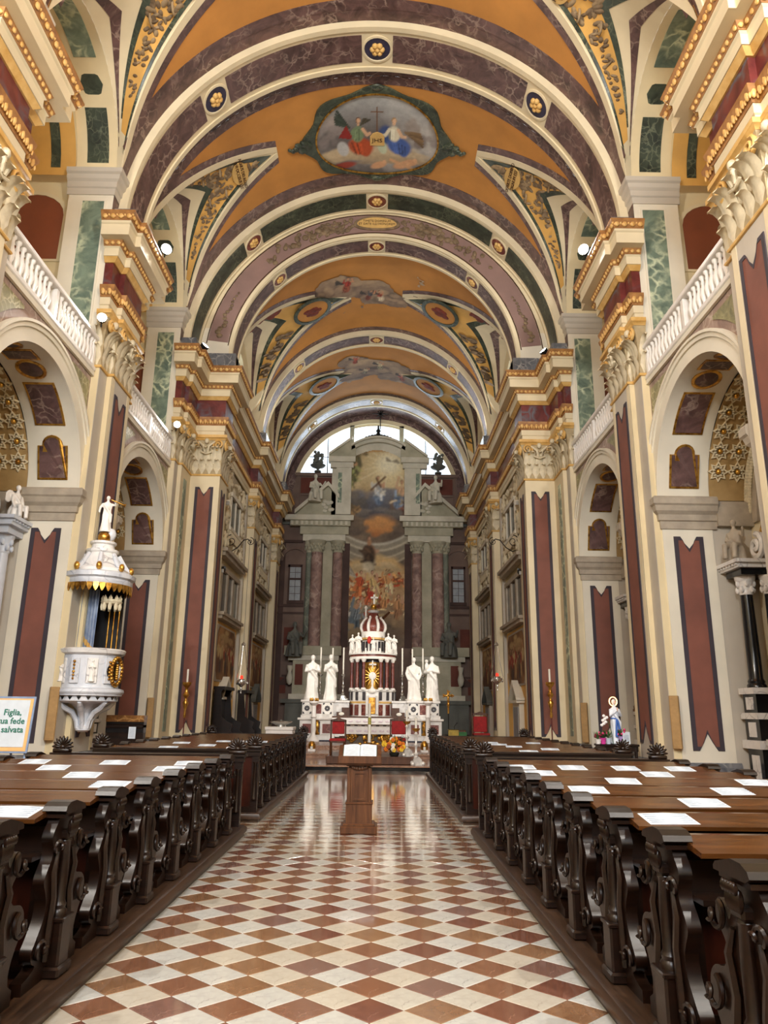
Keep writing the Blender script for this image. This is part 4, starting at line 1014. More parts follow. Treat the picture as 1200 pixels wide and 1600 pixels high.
# entablature, columns and pedestals of the painted architecture (low relief)
ZE = wz(806)
def relief(name, mat, boxes, parent=wb):
    m = MB()
    for (x0,x1,y0,y1,d) in boxes: m.box(*sorted((wx(x0,(y0+y1)/2),wx(x1,(y0+y1)/2))), BY-d, BY, *sorted((wz(y0),wz(y1))))
    return m.build(name, mat, parent)
relief('painted_entablature', GREYD, [(432,530,812,822,0.15),(647,750,812,822,0.15)])
for s in (-1,1):
    def q(px): return px if s < 0 else 1177-px
    # stepped entablature block over the columns
    for (a,b_,t,bm,d,mt) in ((447,553,810,818,0.75,GREYL),(455,548,818,826,0.6,GREYG),(470,545,826,838,0.42,GREYG),(474,540,838,848,0.34,GREYL)):
        relief('entablature_block', mt, [(q(a),q(b_),t,bm,d)])
    dn = MB()
    for k in range(12):
        x = wx(q(458+k*7.6),822); dn.box(x-0.07,x+0.07,BY-0.68,BY-0.55,wz(825),wz(819))
    dn.build('dentils', GREYL, wb)
    # broken triangular pediment
    pts = [(wx(q(462),800),wz(808)),(wx(q(514),765),wz(762)),(wx(q(531),790),wz(786)),(wx(q(531),800),wz(808))]
    MB().prism(pts, lambda a,z,d: (a,BY-d,z), 0, 0.35).build('pediment', GREYG, wb)
    for (p0,p1) in (((462,808),(514,764)),((514,764),(531,784))):
        m = MB(); A = (wx(q(p0[0]),p0[1]),wz(p0[1])); C_ = (wx(q(p1[0]),p1[1]),wz(p1[1]))
        m.prism([A,C_,(C_[0],C_[1]+0.26),(A[0],A[1]+0.26)], lambda a,z,d: (a,BY-d,z), 0, 0.7); m.build('pediment_cornice', GREYL, wb)
    r = random.Random(4); f = MB()
    for k in range(12): f.ell((wx(q(505+r.random()*16),790),BY-0.38,wz(785+r.random()*18)), (0.14,0.05,0.12), 7, 5)
    f.build('pediment_relief', GREYL, wb, 60)
    # columns
    for (pxc,w,mt,d,nm) in ((481,11,GREENCOL,0.3,'green_column'),(493,19,PINKCOL,0.55,'pink_column'),(526,16,PINKCOL,0.45,'pink_column')):
        x = wx(q(pxc),940); R_ = w*0.5*0.0395; z0, z1 = wz(1012), wz(866)
        col = MB().lathe([(R_*1.28,z0-0.35),(R_*1.28,z0-0.2),(R_*1.15,z0-0.16),(R_*1.2,z0-0.08),(R_*1.02,z0),(R_,z0+0.1),(R_*1.0,z0+2),(R_*0.9,z1)], (x,BY-d*0.4,0), 20).build(nm, mt, wb, 40)
        cp = MB().lathe([(R_*0.92,z1),(R_*1.0,z1+0.05),(R_*0.95,z1+0.1),(R_*1.05,z1+0.35),(R_*1.4,z1+0.6),(R_*1.5,z1+0.66),(R_*1.5,z1+0.74),(R_*0.9,z1+0.74)], (x,BY-d*0.4,0), 16)
        for k in range(12):
            a = -k*pi/11; cp.ell((x+R_*1.15*cos(a), BY-d*0.4+R_*1.15*sin(a), z1+0.25+0.2*(k%2)), (0.07,0.07,0.13), 6, 5)
        cp.build('capital', GREYG, col, 50)
    relief('pale_pilaster', GREYG, [(q(503),q(518),846,1012,0.16)])
    relief('inner_wall', MAUVE_D, [(q(534),q(545),850,1012,0.05)])
    # pedestals
    for (a,b_,t,bm,d,mt) in ((446,534,1012,1026,0.72,GREYG),(452,530,1026,1034,0.62,GREYL),(458,528,1034,1086,0.52,GREYG),(452,534,1086,1094,0.66,GREYL),(440,534,1094,1100,0.7,GREYD),(446,530,1100,1146,0.6,GREYD)):
        relief('painted_pedestal', mt, [(q(a),q(b_),t,bm,d)])
    relief('red_inlay', REDD, [(q(462),q(474),1040,1072,0.54)])
    MB().lathe([(0.06,0),(0.16,0.12),(0.2,0.4),(0.1,0.75),(0.16,0.95),(0.18,1.1),(0,1.1)], (wx(q(461)),BY-0.6,wz(1072)), 10).build('scroll_bracket', GREYL, wb, 50)
    # painted outer bays: window, arch, red panels
    w = relief('painted_window', plain('pale_leaded_window', (142,150,158), 0.5, 0.06, 3, c2=(168,176,182)), [(q(452),q(470),888,940,0.03)])
    relief('window_frame', MAUVE_D, [(q(450),q(452.5),884,942,0.08),(q(469.5),q(472),884,942,0.08),(q(450),q(472),905,908,0.07),(q(450),q(472),884,888,0.08),(q(448),q(474),940,945,0.12)])
    relief('lead_bars', MAUVE_D, [(q(460.6),q(461.2),888,940,0.045),(q(452),q(470),896,896.6,0.045),(q(452),q(470),918,918.6,0.045),(q(452),q(470),929,929.6,0.045)])
    m = MB(); cx = wx(q(461),870); m.slab(lambda a,r,d: (cx-r*cos(a),BY-d,wz(878)+r*sin(a)), 0,pi,16,0.72,0.95,1,0.1); m.build('painted_arch', MAUVE, wb)
    relief('red_panel', REDD, [(q(443),q(458),982,1022,0.03),(q(436),q(446),1060,1085,0.03)])
    relief('painted_moulding', MAUVE_D, [(q(432),q(474),946,950,0.1),(q(432),q(476),958,961,0.08),(q(432),q(474),846,850,0.14),(q(432),q(440),850,1150,0.05),(q(440),q(476),1056,1059,0.06)])
    pr = MB().prism([(wx(q(438)),wz(1072)),(wx(q(456)),wz(1056)),(wx(q(470)),wz(1072))], lambda a,z,d: (a,BY-d,z), 0, 0.06).build('painted_gable', MAUVE_D, wb)
    # side panels above the cornice beside the aedicule
    relief('upper_wall_panel', REDD, [(q(470),q(520),748,772,0.04)]); relief('upper_panel_moulding', MAUVE, [(q(462),q(522),741,746,0.14),(q(463),q(468),746,808,0.08),(q(470),q(520),773,776,0.08)])

# cloud and saints fresco between the columns
p = Paint(wx(528), wx(649), wz(1010), wz(690), 0.05, (120,104,90))
def P(px, py): v_ = bw(px,py); return (v_.x, v_.z)
K = 0.0395
p.clouds((92,80,70), (146,126,104), 0.45, 41)
yy = p.Y; zmax = P(588,690)[1]
p.clouds((186,156,110), (232,210,160), 0.5, 42, 0.9, np.clip((yy-P(588,800)[1])/1.6,0,1))
def B_(px,py,rx,ry,c,ang=0,soft=.3,al=1.): x,z = P(px,py); p.blob(x,z,rx*K,ry*K,c,ang,soft,al)
def fig(px,py,h,*a,**k): x,z = P(px,py); p.figure(x,z,h*K,*a,**k)
def pf(x,y,rx,ry,d_,l_,n,s): c = P(x,y); p.puff(c[0],c[1],rx*K,ry*K,d_,l_,n,s)
def swirl(px,py,rx,ry,cols,n,seed):
    """cluster of curved drapery and limb strokes"""
    r = np.random.RandomState(seed); x,z = P(px,py)
    for k in range(n):
        a = r.rand()*2*pi; q = sqrt(r.rand()); cx_, cz_ = x+rx*K*q*cos(a), z+ry*K*q*sin(a); t0 = r.rand()*2*pi; l = (.12+.22*r.rand()); cv = (r.rand()-.5)*2.4
        pts = [(cx_,cz_)]
        for j in range(4): pts.append((pts[-1][0]+l*.35*cos(t0), pts[-1][1]+l*.35*sin(t0))); t0 += cv*.4
        c = np.array(cols[r.randint(len(cols))]); sh = .62+.62*r.rand()
        p.line(pts, .03+.05*r.rand(), tuple(np.clip(c*sh,0,255)), .85)
WARM = [(206,120,66),(226,176,112),(190,84,54),(232,206,156),(150,90,60),(216,150,96)]
COOL = [(110,124,136),(150,158,160),(84,98,112),(196,190,176)]
B_(604,735,38,32,(242,226,178),0,1.3,.95); B_(608,728,16,14,(254,248,220),0,1.2,.95)
for k in range(20):
    a = k*pi/10+.2; c0 = P(606,730); l = 1.0+.5*(k%3); p.line([c0,(c0[0]+l*cos(a),c0[1]+l*sin(a))],.028,(254,246,212),.5)
pf(585,702,48,8,(176,124,68),(232,192,124),30,3); pf(552,728,13,24,(70,68,54),(128,122,86),24,1); pf(560,712,14,8,(96,84,62),(150,126,84),14,33)
swirl(552,742,9,16,[(120,130,78),(150,156,100),(84,92,58),(170,160,110)],26,5); B_(556,728,3,3.5,(206,160,120))
pf(590,788,50,20,(72,74,86),(140,140,146),50,4); pf(552,792,22,18,(76,72,70),(130,122,112),24,5); pf(630,794,22,18,(88,76,70),(150,126,106),24,6); pf(590,806,44,9,(88,84,84),(140,132,124),26,35)
fig(592,790,46,(214,212,204),(112,130,156),lean=-.04,arms=.35,seed=3); fig(622,796,46,(214,176,140),(128,148,176),lean=.12,arms=.9,seed=4)
swirl(594,775,8,10,[(196,202,206),(130,146,166),(226,222,208)],14,7); swirl(624,780,7,12,[(140,160,184),(206,190,160)],12,8)
p.line([P(580,768),P(602,748)],.06,(104,74,50)); p.line([P(588,750),P(595,764)],.06,(104,74,50))
p.wing(*P(612,724),.5,.15,(196,186,160)); p.wing(*P(612,724),.45,2.9,(196,186,160))
swirl(552,798,8,9,[(120,100,70),(160,130,92),(80,70,54)],18,9); swirl(636,798,9,9,[(150,84,70),(110,74,66),(190,140,110)],18,10)
pf(594,824,22,13,(190,120,68),(234,180,116),30,77); B_(595,820,20,12,(222,160,98),0,.9,.75); pf(562,828,14,10,(96,84,76),(140,122,104),14,78); pf(628,828,14,10,(96,84,76),(150,128,106),14,79)
for (py,w,cc) in ((846,.12,(206,200,182)),(850,.14,(158,150,132)),(855,.07,(206,196,172)),(861,.18,(140,132,116)),(867,.05,(200,188,164)),(872,.14,(150,140,120)),(878,.05,(190,178,154))):
    p.line([P(530+i*9.6, py-20*((2*i/12-1)**2)+6) for i in range(13)],w,cc)
for x in (539,640): p.line([P(x,884),P(x,1000)],.17,(128,120,106)); p.line([P(x+2.5,884),P(x+2.5,1000)],.05,(172,162,142)); B_(x,880,6,7,(150,146,130),0,.3,.9)
pf(585,912,46,36,(150,110,72),(234,198,138),80,7); pf(560,948,28,24,(140,116,82),(214,184,130),40,8); pf(622,946,26,26,(126,102,80),(206,170,124),40,9); pf(590,968,52,30,(112,96,80),(176,150,116),50,10); pf(587,888,36,9,(170,146,110),(222,200,156),30,11)
B_(548,920,10,14,(232,220,190),.6,.8,.6); B_(583,898,30,5,(232,206,160),0,.8,.6)
fig(577,892,54,(88,68,52),(214,200,170),lean=-.02,arms=.1,seed=12); B_(577,868,10,18,(92,70,52),0,.4); swirl(577,872,7,12,[(110,84,62),(84,64,48)],18,13); B_(575,884,9,6,(214,202,172),0,.5,.8); B_(577,848,3.6,4.4,(186,140,104)); p.blur(1)
for (x,y,rx,ry,n,s) in ((562,915,14,14,40,21),(588,918,16,15,46,22),(608,910,14,14,40,23),(574,935,14,10,34,24),(598,938,14,11,34,25),(580,952,12,9,26,26),(546,930,10,9,24,27),(630,905,8,8,18,28)): swirl(x,y,rx,ry,WARM,n,s)
for (x,y,h,r1,r2,ln,s) in ((558,932,40,(200,92,54),(216,128,74),.14,13),(586,934,42,(220,186,126),(232,204,148),-.12,14),(608,928,38,(214,158,102),(232,212,166),-.1,15),(574,950,34,(194,70,48),(214,116,72),.22,16),(600,950,32,(214,178,126),(204,146,94),.12,17),(582,972,30,(216,126,82),(206,94,60),-.2,18)):
    fig(x,y,h,r1,r2,lean=ln,arms=.55,seed=s)
p.wing(*P(556,902),.8,2.5,(214,200,176)); p.wing(*P(600,898),.6,.7,(206,176,130)); p.wing(*P(556,925),.5,3.4,(190,150,110))
swirl(552,962,16,15,COOL,46,31); fig(552,990,52,(124,134,140),(96,110,120),lean=.12,arms=.8,seed=20); p.wing(*P(540,962),1.0,2.4,(176,176,170)); p.wing(*P(562,958),.8,.8,(190,176,150)); B_(557,948,3.4,4,(196,150,116))
swirl(624,948,14,14,[(200,150,104),(160,116,84),(222,190,146)],36,32); fig(622,968,38,(196,146,100),(160,118,86),arms=.6,seed=21); fig(634,915,24,(206,170,128),(170,138,106),seed=22)
pf(545,985,20,12,(124,106,82),(190,164,120),20,91); pf(630,975,18,14,(120,100,80),(186,158,120),20,92)
xc_, zt_ = wx(588,720), wz(704)
def ins(X,Y):
    wide = (Y < wz(812))*(X > wx(532,950))*(X < wx(645,950)); xa_, xb_ = wx(545,760), wx(632,760); hw = (xb_-xa_)/2; mid = (xa_+xb_)/2
    arc = (np.abs(X-mid) < hw)&(Y >= wz(814))&(Y < wz(722)+sqrt(1)*(wz(706)-wz(722))*(1-((X-mid)/hw)**2)); return (wide > 0)|arc
put('cloud_fresco', p.mesh('cloud_fresco', FRESCO, lambda x,z: (x, BY-0.37 if z > wz(814) else BY-0.02-0.35*max(0,min(1,(z-wz(850))/(wz(814)-wz(850)))), z), ins), wb)


# ================================================================== robed statue builder
def statue_mesh(name, h, mat, seed=0, arms='folded', lean=0.0, voxel=None, width=1.0, wings=False, seated=False, child=False):
    """standing robed figure of height h, base at origin, facing -Y: one continuous surface"""
    r = random.Random(seed); m = MB(); s = h/1.8
    if seated:
        prof = [(0,.30,.22),(.12,.29,.24),(.34,.27,.27),(.46,.24,.24),(.58,.19,.15),(.80,.185,.13),(.98,.20,.12),(1.06,.12,.09),(1.12,.06,.06),(1.18,.055,.06)]; top = 1.18
    else:
        prof = [(0,.26,.22),(.10,.25,.21),(.35,.215,.18),(.60,.20,.165),(.85,.205,.16),(1.0,.185,.14),(1.1,.175,.13),(1.28,.205,.13),(1.40,.215,.12),(1.46,.15,.10),(1.50,.07,.07),(1.56,.06,.065)]; top = 1.56
    K = 26; ph = r.random()*6; rings = []
    for z, a, b_ in prof:
        ring = []
        for k in range(K):
            t = 2*pi*k/K; fold = (1+0.10*sin(5*t+ph+z*1.7)+0.06*sin(9*t+ph*2-z*2.3))*(1 if z > 1.2 else 1.0)
            if z > 1.3: fold = 1+(fold-1)*0.35
            ring.append(((a*width*cos(t)*fold+lean*z)*s, b_*sin(t)*fold*s, z*s))
        rings.append(ring)
    m.loft(rings)
    hz = top+0.12; hc = (lean*hz*s, -0.015*s, hz*s)
    m.ell(hc, (0.085*s,0.10*s,0.125*s), 12, 9)                                   # head
    m.ell((hc[0],hc[1]+0.02*s,hc[2]+0.025*s), (0.098*s,0.10*s,0.115*s), 12, 8)   # hair
    m.ell((hc[0],hc[1]-0.10*s,hc[2]-0.01*s), (0.018*s,0.026*s,0.035*s), 6, 5)    # nose
    sh = (top-0.16)
    def arm(d, pts, rad=(.075,.06,.05,.04)): m.tube([((x*d+lean*z)*s, y*s, z*s) for x,y,z in pts], [q*s for q in rad], 8)
    if seated: sh = 0.98
    a0 = (0.19*width,0.0,sh)
    el = (0.27*width,-0.06,sh-0.28)
    if arms == 'folded':
        for d in (-1,1): arm(d, [a0, el, (0.14,-0.19,sh-0.22), (0.03,-0.22,sh-0.16)])
    elif arms == 'out':
        arm(1, [a0, (0.34,-0.1,sh-0.16), (0.42,-0.22,sh+0.02), (0.44,-0.26,sh+0.1)]); arm(-1, [a0, el, (0.16,-0.2,sh-0.3), (0.05,-0.22,sh-0.28)])
    elif arms == 'trumpet':
        arm(1, [a0, (0.34,-0.12,sh-0.05), (0.3,-0.24,sh+0.1), (0.22,-0.28,sh+0.12)]); arm(-1, [a0, (0.32,0.02,sh-0.2), (0.36,-0.04,sh-0.42), (0.34,-0.06,sh-0.48)])
    elif arms == 'down':
        for d in (-1,1): arm(d, [a0, el, (0.25,-0.12,sh-0.45), (0.2,-0.18,sh-0.55)])
    elif arms == 'pray':
        for d in (-1,1): arm(d, [a0, (0.25,-0.08,sh-0.27), (0.1,-0.2,sh-0.12), (0.015,-0.23,sh-0.02)])
    if seated:
        for d in (-1,1): m.tube([((0.12*d)*s,-0.05*s,0.52*s),(0.17*d*s,-0.36*s,0.52*s),(0.16*d*s,-0.40*s,0.06*s)], [.12*s,.10*s,.08*s], 8)
    # cloak falling diagonally across
    m.tube([((-0.2*width)*s,-0.05*s,(sh)*s),((-0.02)*s,-0.17*s,(sh-0.3)*s),(0.17*width*s,-0.14*s,(sh-0.55)*s),(0.2*width*s,-0.05*s,(sh-0.9 if not seated else 0.3)*s)], [.05*s,.06*s,.07*s,.05*s], 7)
    if child: m.ell((-0.2*s,-0.15*s,(sh-0.02)*s), (.09*s,.08*s,.17*s), 10, 8); m.ell((-0.2*s,-0.17*s,(sh+0.2)*s), .075*s, 10, 7)
    if wings:
        for d in (-1,1):
            m.loft([[((d*(0.05+0.42*q))*s,(0.10+0.05*w)*s,(sh+0.10+0.45*q-0.5*q*q+(-0.10-0.55*q*(1-q)*2.2 if e else 0.0)-(0.22*q if e else 0))*s) for e,w in ((0,0),(0,1),(1,1),(1,0))] for q in (0,.2,.4,.6,.8,1.0)])
    if not seated: m.lathe([(0.27*s*width,0.0),(0.27*s*width,0.05*s),(0.24*s*width,0.07*s)], (0,0,0), 14)
    return m.mesh(name, mat, 180), voxel or h*0.016
def statue(name, label, cat, loc, rz, h, mat, group=None, parent=None, **k):
    me, vx = statue_mesh(name, h, mat, **k)
    o = put(name, me, parent, loc, rz); md = o.modifiers.new('join', 'REMESH'); md.mode = 'VOXEL'; md.voxel_size = vx; md.use_smooth_shade = True
    sm = o.modifiers.new('soften', 'SMOOTH'); sm.factor = 0.4; sm.iterations = 1
    if label: tag(o, label, cat, group)
    return o

# ================================================================== balustrades of the galleries
BAL = MB().lathe([(0.075,0),(0.075,0.05),(0.045,0.07),(0.04,0.13),(0.062,0.2),(0.078,0.29),(0.06,0.40),(0.036,0.50),(0.05,0.54),(0.036,0.57),(0.036,0.62),(0.07,0.66),(0.07,0.71)], (0,0,0), 10).mesh('baluster', WMARBLE, 50)
def balustrade(sx, y0, y1, label):
    t = thing('balustrade', label, 'balustrade', (sx*7.02,y0,9.74), 0, 'gallery balustrades'); L = y1-y0
    for nm, z0, z1, w in (('bottom_rail',0,0.12,0.12),('top_rail',0.83,0.95,0.13)):
        MB().bbox((0,L/2,(z0+z1)/2),(2*w,L,z1-z0),0.02).build(nm, WMARBLE, t)
    for yy in (0.08, L/2, L-0.08): MB().bbox((0,yy,0.475),(0.16,0.14,0.73),0.012).build('pier_block', WMARBLE, t)
    for k in range(22):
        yy = 0.2+k*(L-0.4)/21
        if abs(yy-L/2) > 0.12: put('baluster', BAL, t, (0,yy,0.12))
    return t
for sx, nm in ((-1,'left'),(1,'right')):
    balustrade(sx, P1-PITCH+0.02, P0-0.02, 'white marble gallery balustrade over the %s arch nearer the entrance' % nm)
    balustrade(sx, P1+0.02, 24.13, 'white marble gallery balustrade over the %s arch next to the chancel' % nm)

# ================================================================== side chapels
COFFER = plain('coffered_ochre', (150,120,72), 0.7, 0.10, 2, c2=(178,148,98))
COFFER_D = plain('coffer_ground', (110,86,52), 0.7, 0.12, 2)
NICHE = plain('ochre_niche_wall', (170,128,62), 0.8, 0.10, 1)
def chapel(sx, yc):
    c = thing('wall_chapel', 'shallow side chapel with coffered vault behind the arcade', 'chapel', kind='structure')
    X1 = 9.15
    MB().box(8.2,11.2,yc+2.4,yc+3.6,0,9.4).box(8.2,11.2,yc-3.6,yc-2.4,0,9.4).box(10.2,11.2,yc-2.4,yc+2.4,0,9.4).build('chapel_wall', GREY_P, c, None, sx)
    cy = lambda u,v,q: (v, yc+(2.36-q)*cos(u), 6.6+(2.36-q)*sin(u))
    vlt = MB().surf(lambda u,v: cy(u,v,0), 0,pi,36,8.2,10.3,1).build('chapel_vault', COFFER, c, 30, sx)
    st = MB(); ro = MB(); pe = MB()
    for i in range(13):
        for j in range(2):
            u = 0.30+i*(pi-0.6)/12; v = 8.42+0.46*j; n = Vector((0,-cos(u),-sin(u))); mm = n.to_track_quat('Z','X').to_matrix(); q = Vector(cy(u,v,0))
            pts = [((0.25 if k%2 == 0 else 0.16)*cos(k*pi/8),(0.25 if k%2 == 0 else 0.16)*sin(k*pi/8)) for k in range(16)]
            inn = [(a*0.8,b*0.8) for a,b in pts]
            st.ring(pts, inn, lambda a,b,d: q+mm @ Vector((a,b,d)), 0, 0.05)
            for k in range(10): pe.ell(q+mm @ Vector((0.11*cos(k*pi/5),0.11*sin(k*pi/5),0.03)), (0.045,0.045,0.03), 6, 4)
            ro.ell(q+mm @ Vector((0,0,0.05)), 0.065, 8, 6)
    st.build('coffer_ribs', CREAM, vlt, None, sx); pe.build('rosette_petals', STUCCO, vlt, 60, sx); ro.build('gilt_rosettes', GOLD, vlt, 60, sx)
    # end wall with an inner arch and stucco border
    R2, ZS = 1.95, 6.0
    m = MB().surf(lambda u,v: (X1, yc+(R2+(2.4-R2)*v)*cos(u), (ZS+R2*sin(u))*(1-v)+(6.6+2.4*sin(u))*v), 0,pi,32,0,1,1)
    for e in (-1,1): m.box(X1,10.2,*sorted((yc+e*R2,yc+e*2.42)),0,ZS)
    m.surf(lambda u,v: (X1+v, yc+R2*cos(u), ZS+R2*sin(u)), 0,pi,32,0,1,1)
    ew = m.build('end_wall', CREAM, c, 30, sx)
    MB().slab(lambda u,v,q: (X1-q, yc+v*cos(u), ZS+v*sin(u)), 0,pi,36,R2-0.02,R2+0.2,1,0.08).build('inner_archivolt', STONE, ew, 30, sx)
    r = random.Random(2); f = MB()
    for k in range(90):
        u = pi*k/89; 
        for e in range(2): f.ell((X1-0.05-0.05*e, yc+(R2+0.30+0.06*e)*cos(u), 0.32+ZS+(R2+0.12+0.05*e)*sin(u)), (0.05,0.07,0.07), 6, 4)
    f.build('stucco_garland', STUCCO, ew, 60, sx)
    MB().box(10.1,10.2,yc-2.0,yc+2.0,0,8.3).build('niche_wall', NICHE, c, None, sx)
    for e in (-1,1):
        yj = yc+e*2.38
        MB().box(8.3,X1,*sorted((yj-e*0.14,yj)),5.95,6.55).build('chapel_impost', STONE, c, None, sx)
    return c
for sx in (-1,1):
    for yc in (YC2-PITCH, YC2): chapel(sx, yc)

def side_altar(sx, yc, label, colm, bodym, trimm, zb, zc, ze, top, painting, cx=8.62, yo=1.95):
    """retable: pedestals, paired columns with capitals, entablature, pediment, painting"""
    t = thing('side_altar', label, 'altar')
    y = lambda d: yc+d
    def part(nm, m, mt, par=t, sm=None): return m.build(nm, mt, par, sm, sx)
    part('altar_steps', MB().box(8.3,10.1,y(-1.5),y(1.5),0,0.2), STONE)
    part('altar_table', MB().box(8.45,9.9,y(-1.2),y(1.2),0.2,1.02).box(8.35,9.9,y(-1.3),y(1.3),1.02,1.14), trimm)
    for e in (-1,1):
        yy = yo*e
        for (x0,h0,h1,w,mt,nm) in ((8.36,0,0.16,0.42,trimm,'plinth'),(8.42,0.16,zb*0.42,0.36,bodym,'pedestal'),(8.34,zb*0.42,zb*0.5,0.44,trimm,'ledge'),(8.42,zb*0.5,zb*0.70,0.36,bodym,'pedestal'),(8.36,zb*0.70,zb*0.76,0.42,trimm,'ledge'),(8.42,zb*0.76,zb*0.94,0.34,bodym,'pedestal'),(8.36,zb*0.94,zb,0.40,trimm,'ledge')):
            part(nm, MB().box(x0,9.9,y(yy-w+0.05*e),y(yy+w-0.05*e),h0,h1), mt)
        for (q0,q1) in ((zb*.53,zb*.67),(.25,zb*.36),(zb*.79,zb*.91)): part('inlay', MB().box(8.405,8.43,y(yy-0.16),y(yy+0.16),q0,q1), GREYVEIN)
        for (dx,dy,R_) in ((0.0,0.0,0.15),(0.42,-0.22*e,0.13)):
            c = part('column', MB().lathe([(R_*1.35,zb),(R_*1.35,zb+.06),(R_*1.15,zb+.1),(R_*1.22,zb+.14),(R_,zb+.2),(R_*0.98,zb+.9),(R_*0.86,zc)], (cx+dx,y(yy+dy),0), 18), colm, t, 40)
            cp = MB().lathe([(R_*0.9,zc),(R_,zc+.03),(R_*.95,zc+.06),(R_*1.05,zc+.22),(R_*1.45,zc+.36),(R_*1.5,zc+.42),(R_*0.9,zc+.42)], (cx+dx,y(yy+dy),0), 14)
            for k in range(10): cp.ell((cx+dx+R_*1.2*cos(k*pi/5),y(yy+dy)+R_*1.2*sin(k*pi/5),zc+.12+.13*(k%2)), (.045,.045,.08), 6, 5)
            part('capital', cp, trimm, c, 50)
        part('entablature', MB().box(cx-0.24,9.9,y(yy-0.36),y(yy+0.36),zc+.42,zc+.42+(ze-zc-.42)*0.45), bodym)
        en = part('cornice', MB().box(cx-0.34,9.9,y(yy-0.46),y(yy+0.46),zc+.42+(ze-zc-.42)*0.45,ze-.08).box(cx-0.42,9.9,y(yy-0.54),y(yy+0.54),ze-.08,ze), trimm)
        dn = MB()
        for k in range(7): dn.box(cx-0.39,cx-0.33,y(yy-0.44+k*.14),y(yy-0.38+k*.14),ze-.13,ze-.08)
        part('dentils', dn, trimm, en)['kind'] = 'stuff'
        sc = MB(); spiral(sc, (cx+0.2,y(yy*0.82),ze+0.3), (-1,0), (0,1), 0.3, e, 1.6, 0.08); part('scroll', sc, trimm, t, 50)
    part('centre_entablature', MB().box(9.0,9.9,y(-yo+.3),y(yo-.3),zc+.42,ze), bodym)
    m = MB(); rr = yo*0.72
    for (a,b_,o,mt,nm) in ((rr-.02,rr+.16,0.45,bodym,'arched_frame'),(rr+.16,rr+.28,0.55,trimm,'arched_cornice'),(rr+.28,rr+.36,0.65,GOLD,'gilt_fillet')):
        part(nm, MB().slab(lambda u,v,q: (9.5-q, y(v*cos(u)), ze-0.2+v*0.9*sin(u)), 0,pi,24,a,b_,1,o), mt, t, 30)
    part('retable_back', MB().box(9.3,9.9,y(-yo),y(yo),zb,ze), bodym)
    fr = part('picture_frame', MB().box(9.20,9.32,y(-1.25),y(1.25),zb+.1,ze+.1), GOLD)
    part('painting', MB().box(9.17,9.22,y(-1.13),y(1.13),zb+.2,ze+.0), painting, fr)
    part('upper_painting', MB().prism([(rr*cos(k*pi/12), rr*0.9*sin(k*pi/12)) for k in range(13)], lambda a,z,d: (9.45-d,y(a),ze-0.2+z), 0, 0.1), painting, fr)
    return t
PAINT_T = plain('dark_teal_painting', (34,46,50), 0.4, 0.3, 1.2, c2=(92,96,84))
PAINT_B = plain('dark_brown_painting', (50,34,24), 0.4, 0.3, 1.2, c2=(112,80,52))
AMBER = marble('amber_brown_marble', (70,42,22), (128,88,48), (170,130,80), 2.0, 0.2, 1.4, 0.06, 0.9)
a1 = side_altar(1, YC2-PITCH, 'black marble side altar with fluted columns in the right chapel nearer the entrance', BLACK_M, BLACK_M, GREYVEIN, 2.2, 4.25, 5.0, 6.4, PAINT_T)
a2 = side_altar(-1, YC2-PITCH, 'white marble side altar in the left chapel nearer the entrance', BLUEWHITE, BLUEWHITE, BLUEWHITE, 2.0, 5.0, 5.8, 6.6, PAINT_B, 8.36, 2.0)
a3 = side_altar(1, YC2, 'amber columned side altar in the right chapel next to the chancel', AMBER, BLACK_M, GREYVEIN, 1.7, 4.55, 5.3, 6.4, PAINT_B, 8.45, 2.0)
a4 = side_altar(-1, YC2, 'dark side altar in the left chapel behind the pulpit', AMBER, BLACK_M, GREYVEIN, 1.7, 4.55, 5.3, 6.4, PAINT_B, 8.5, 2.0)
# figures on the side altars
yc = YC2-PITCH
statue('cherub_statue', 'grey seated marble figure on the cornice of the black side altar', 'statue', (8.45,yc+1.85,5.0), pi/2*-1+0.6, 1.25, STONE, seed=3, arms='out', seated=True)
statue('cherub_statue', 'standing marble cherub above the pediment of the black side altar', 'statue', (9.0,yc+1.25,6.55), -pi/2, 0.95, STONE, seed=5, arms='out', width=1.1, wings=True)
statue('cherub_statue', 'white winged cherub seated on the cornice of the white side altar', 'statue', (-8.20,yc+2.0,5.8), pi/2*0.8, 1.05, WMARBLE, seed=8, arms='down', seated=True, wings=True)
statue('cherub_statue', 'stone figure above the amber columned side altar', 'statue', (8.45,YC2+1.9,5.9), -pi/2+.4, 1.6, STONE, seed=11, arms='out')
sh = thing('heraldic_shield', 'carved stone shield lettered MI above the black side altar', 'shield', (9.0,yc+0.75,7.25))
MB().prism([(0.42*cos(k*pi/10)*(1+.08*cos(3*k)),0.5*sin(k*pi/10)) for k in range(20)], lambda a,z,d: (-d,a,z), 0, .12).build('shield_plate', STUCCO, sh)
t = put('lettering', text_mesh('MI', .42, LETTER), sh); t.matrix_local = Matrix.Translation((-.125,0.0,0)) @ Matrix(((0,0,-1),(-1,0,0),(0,1,0))).to_4x4()

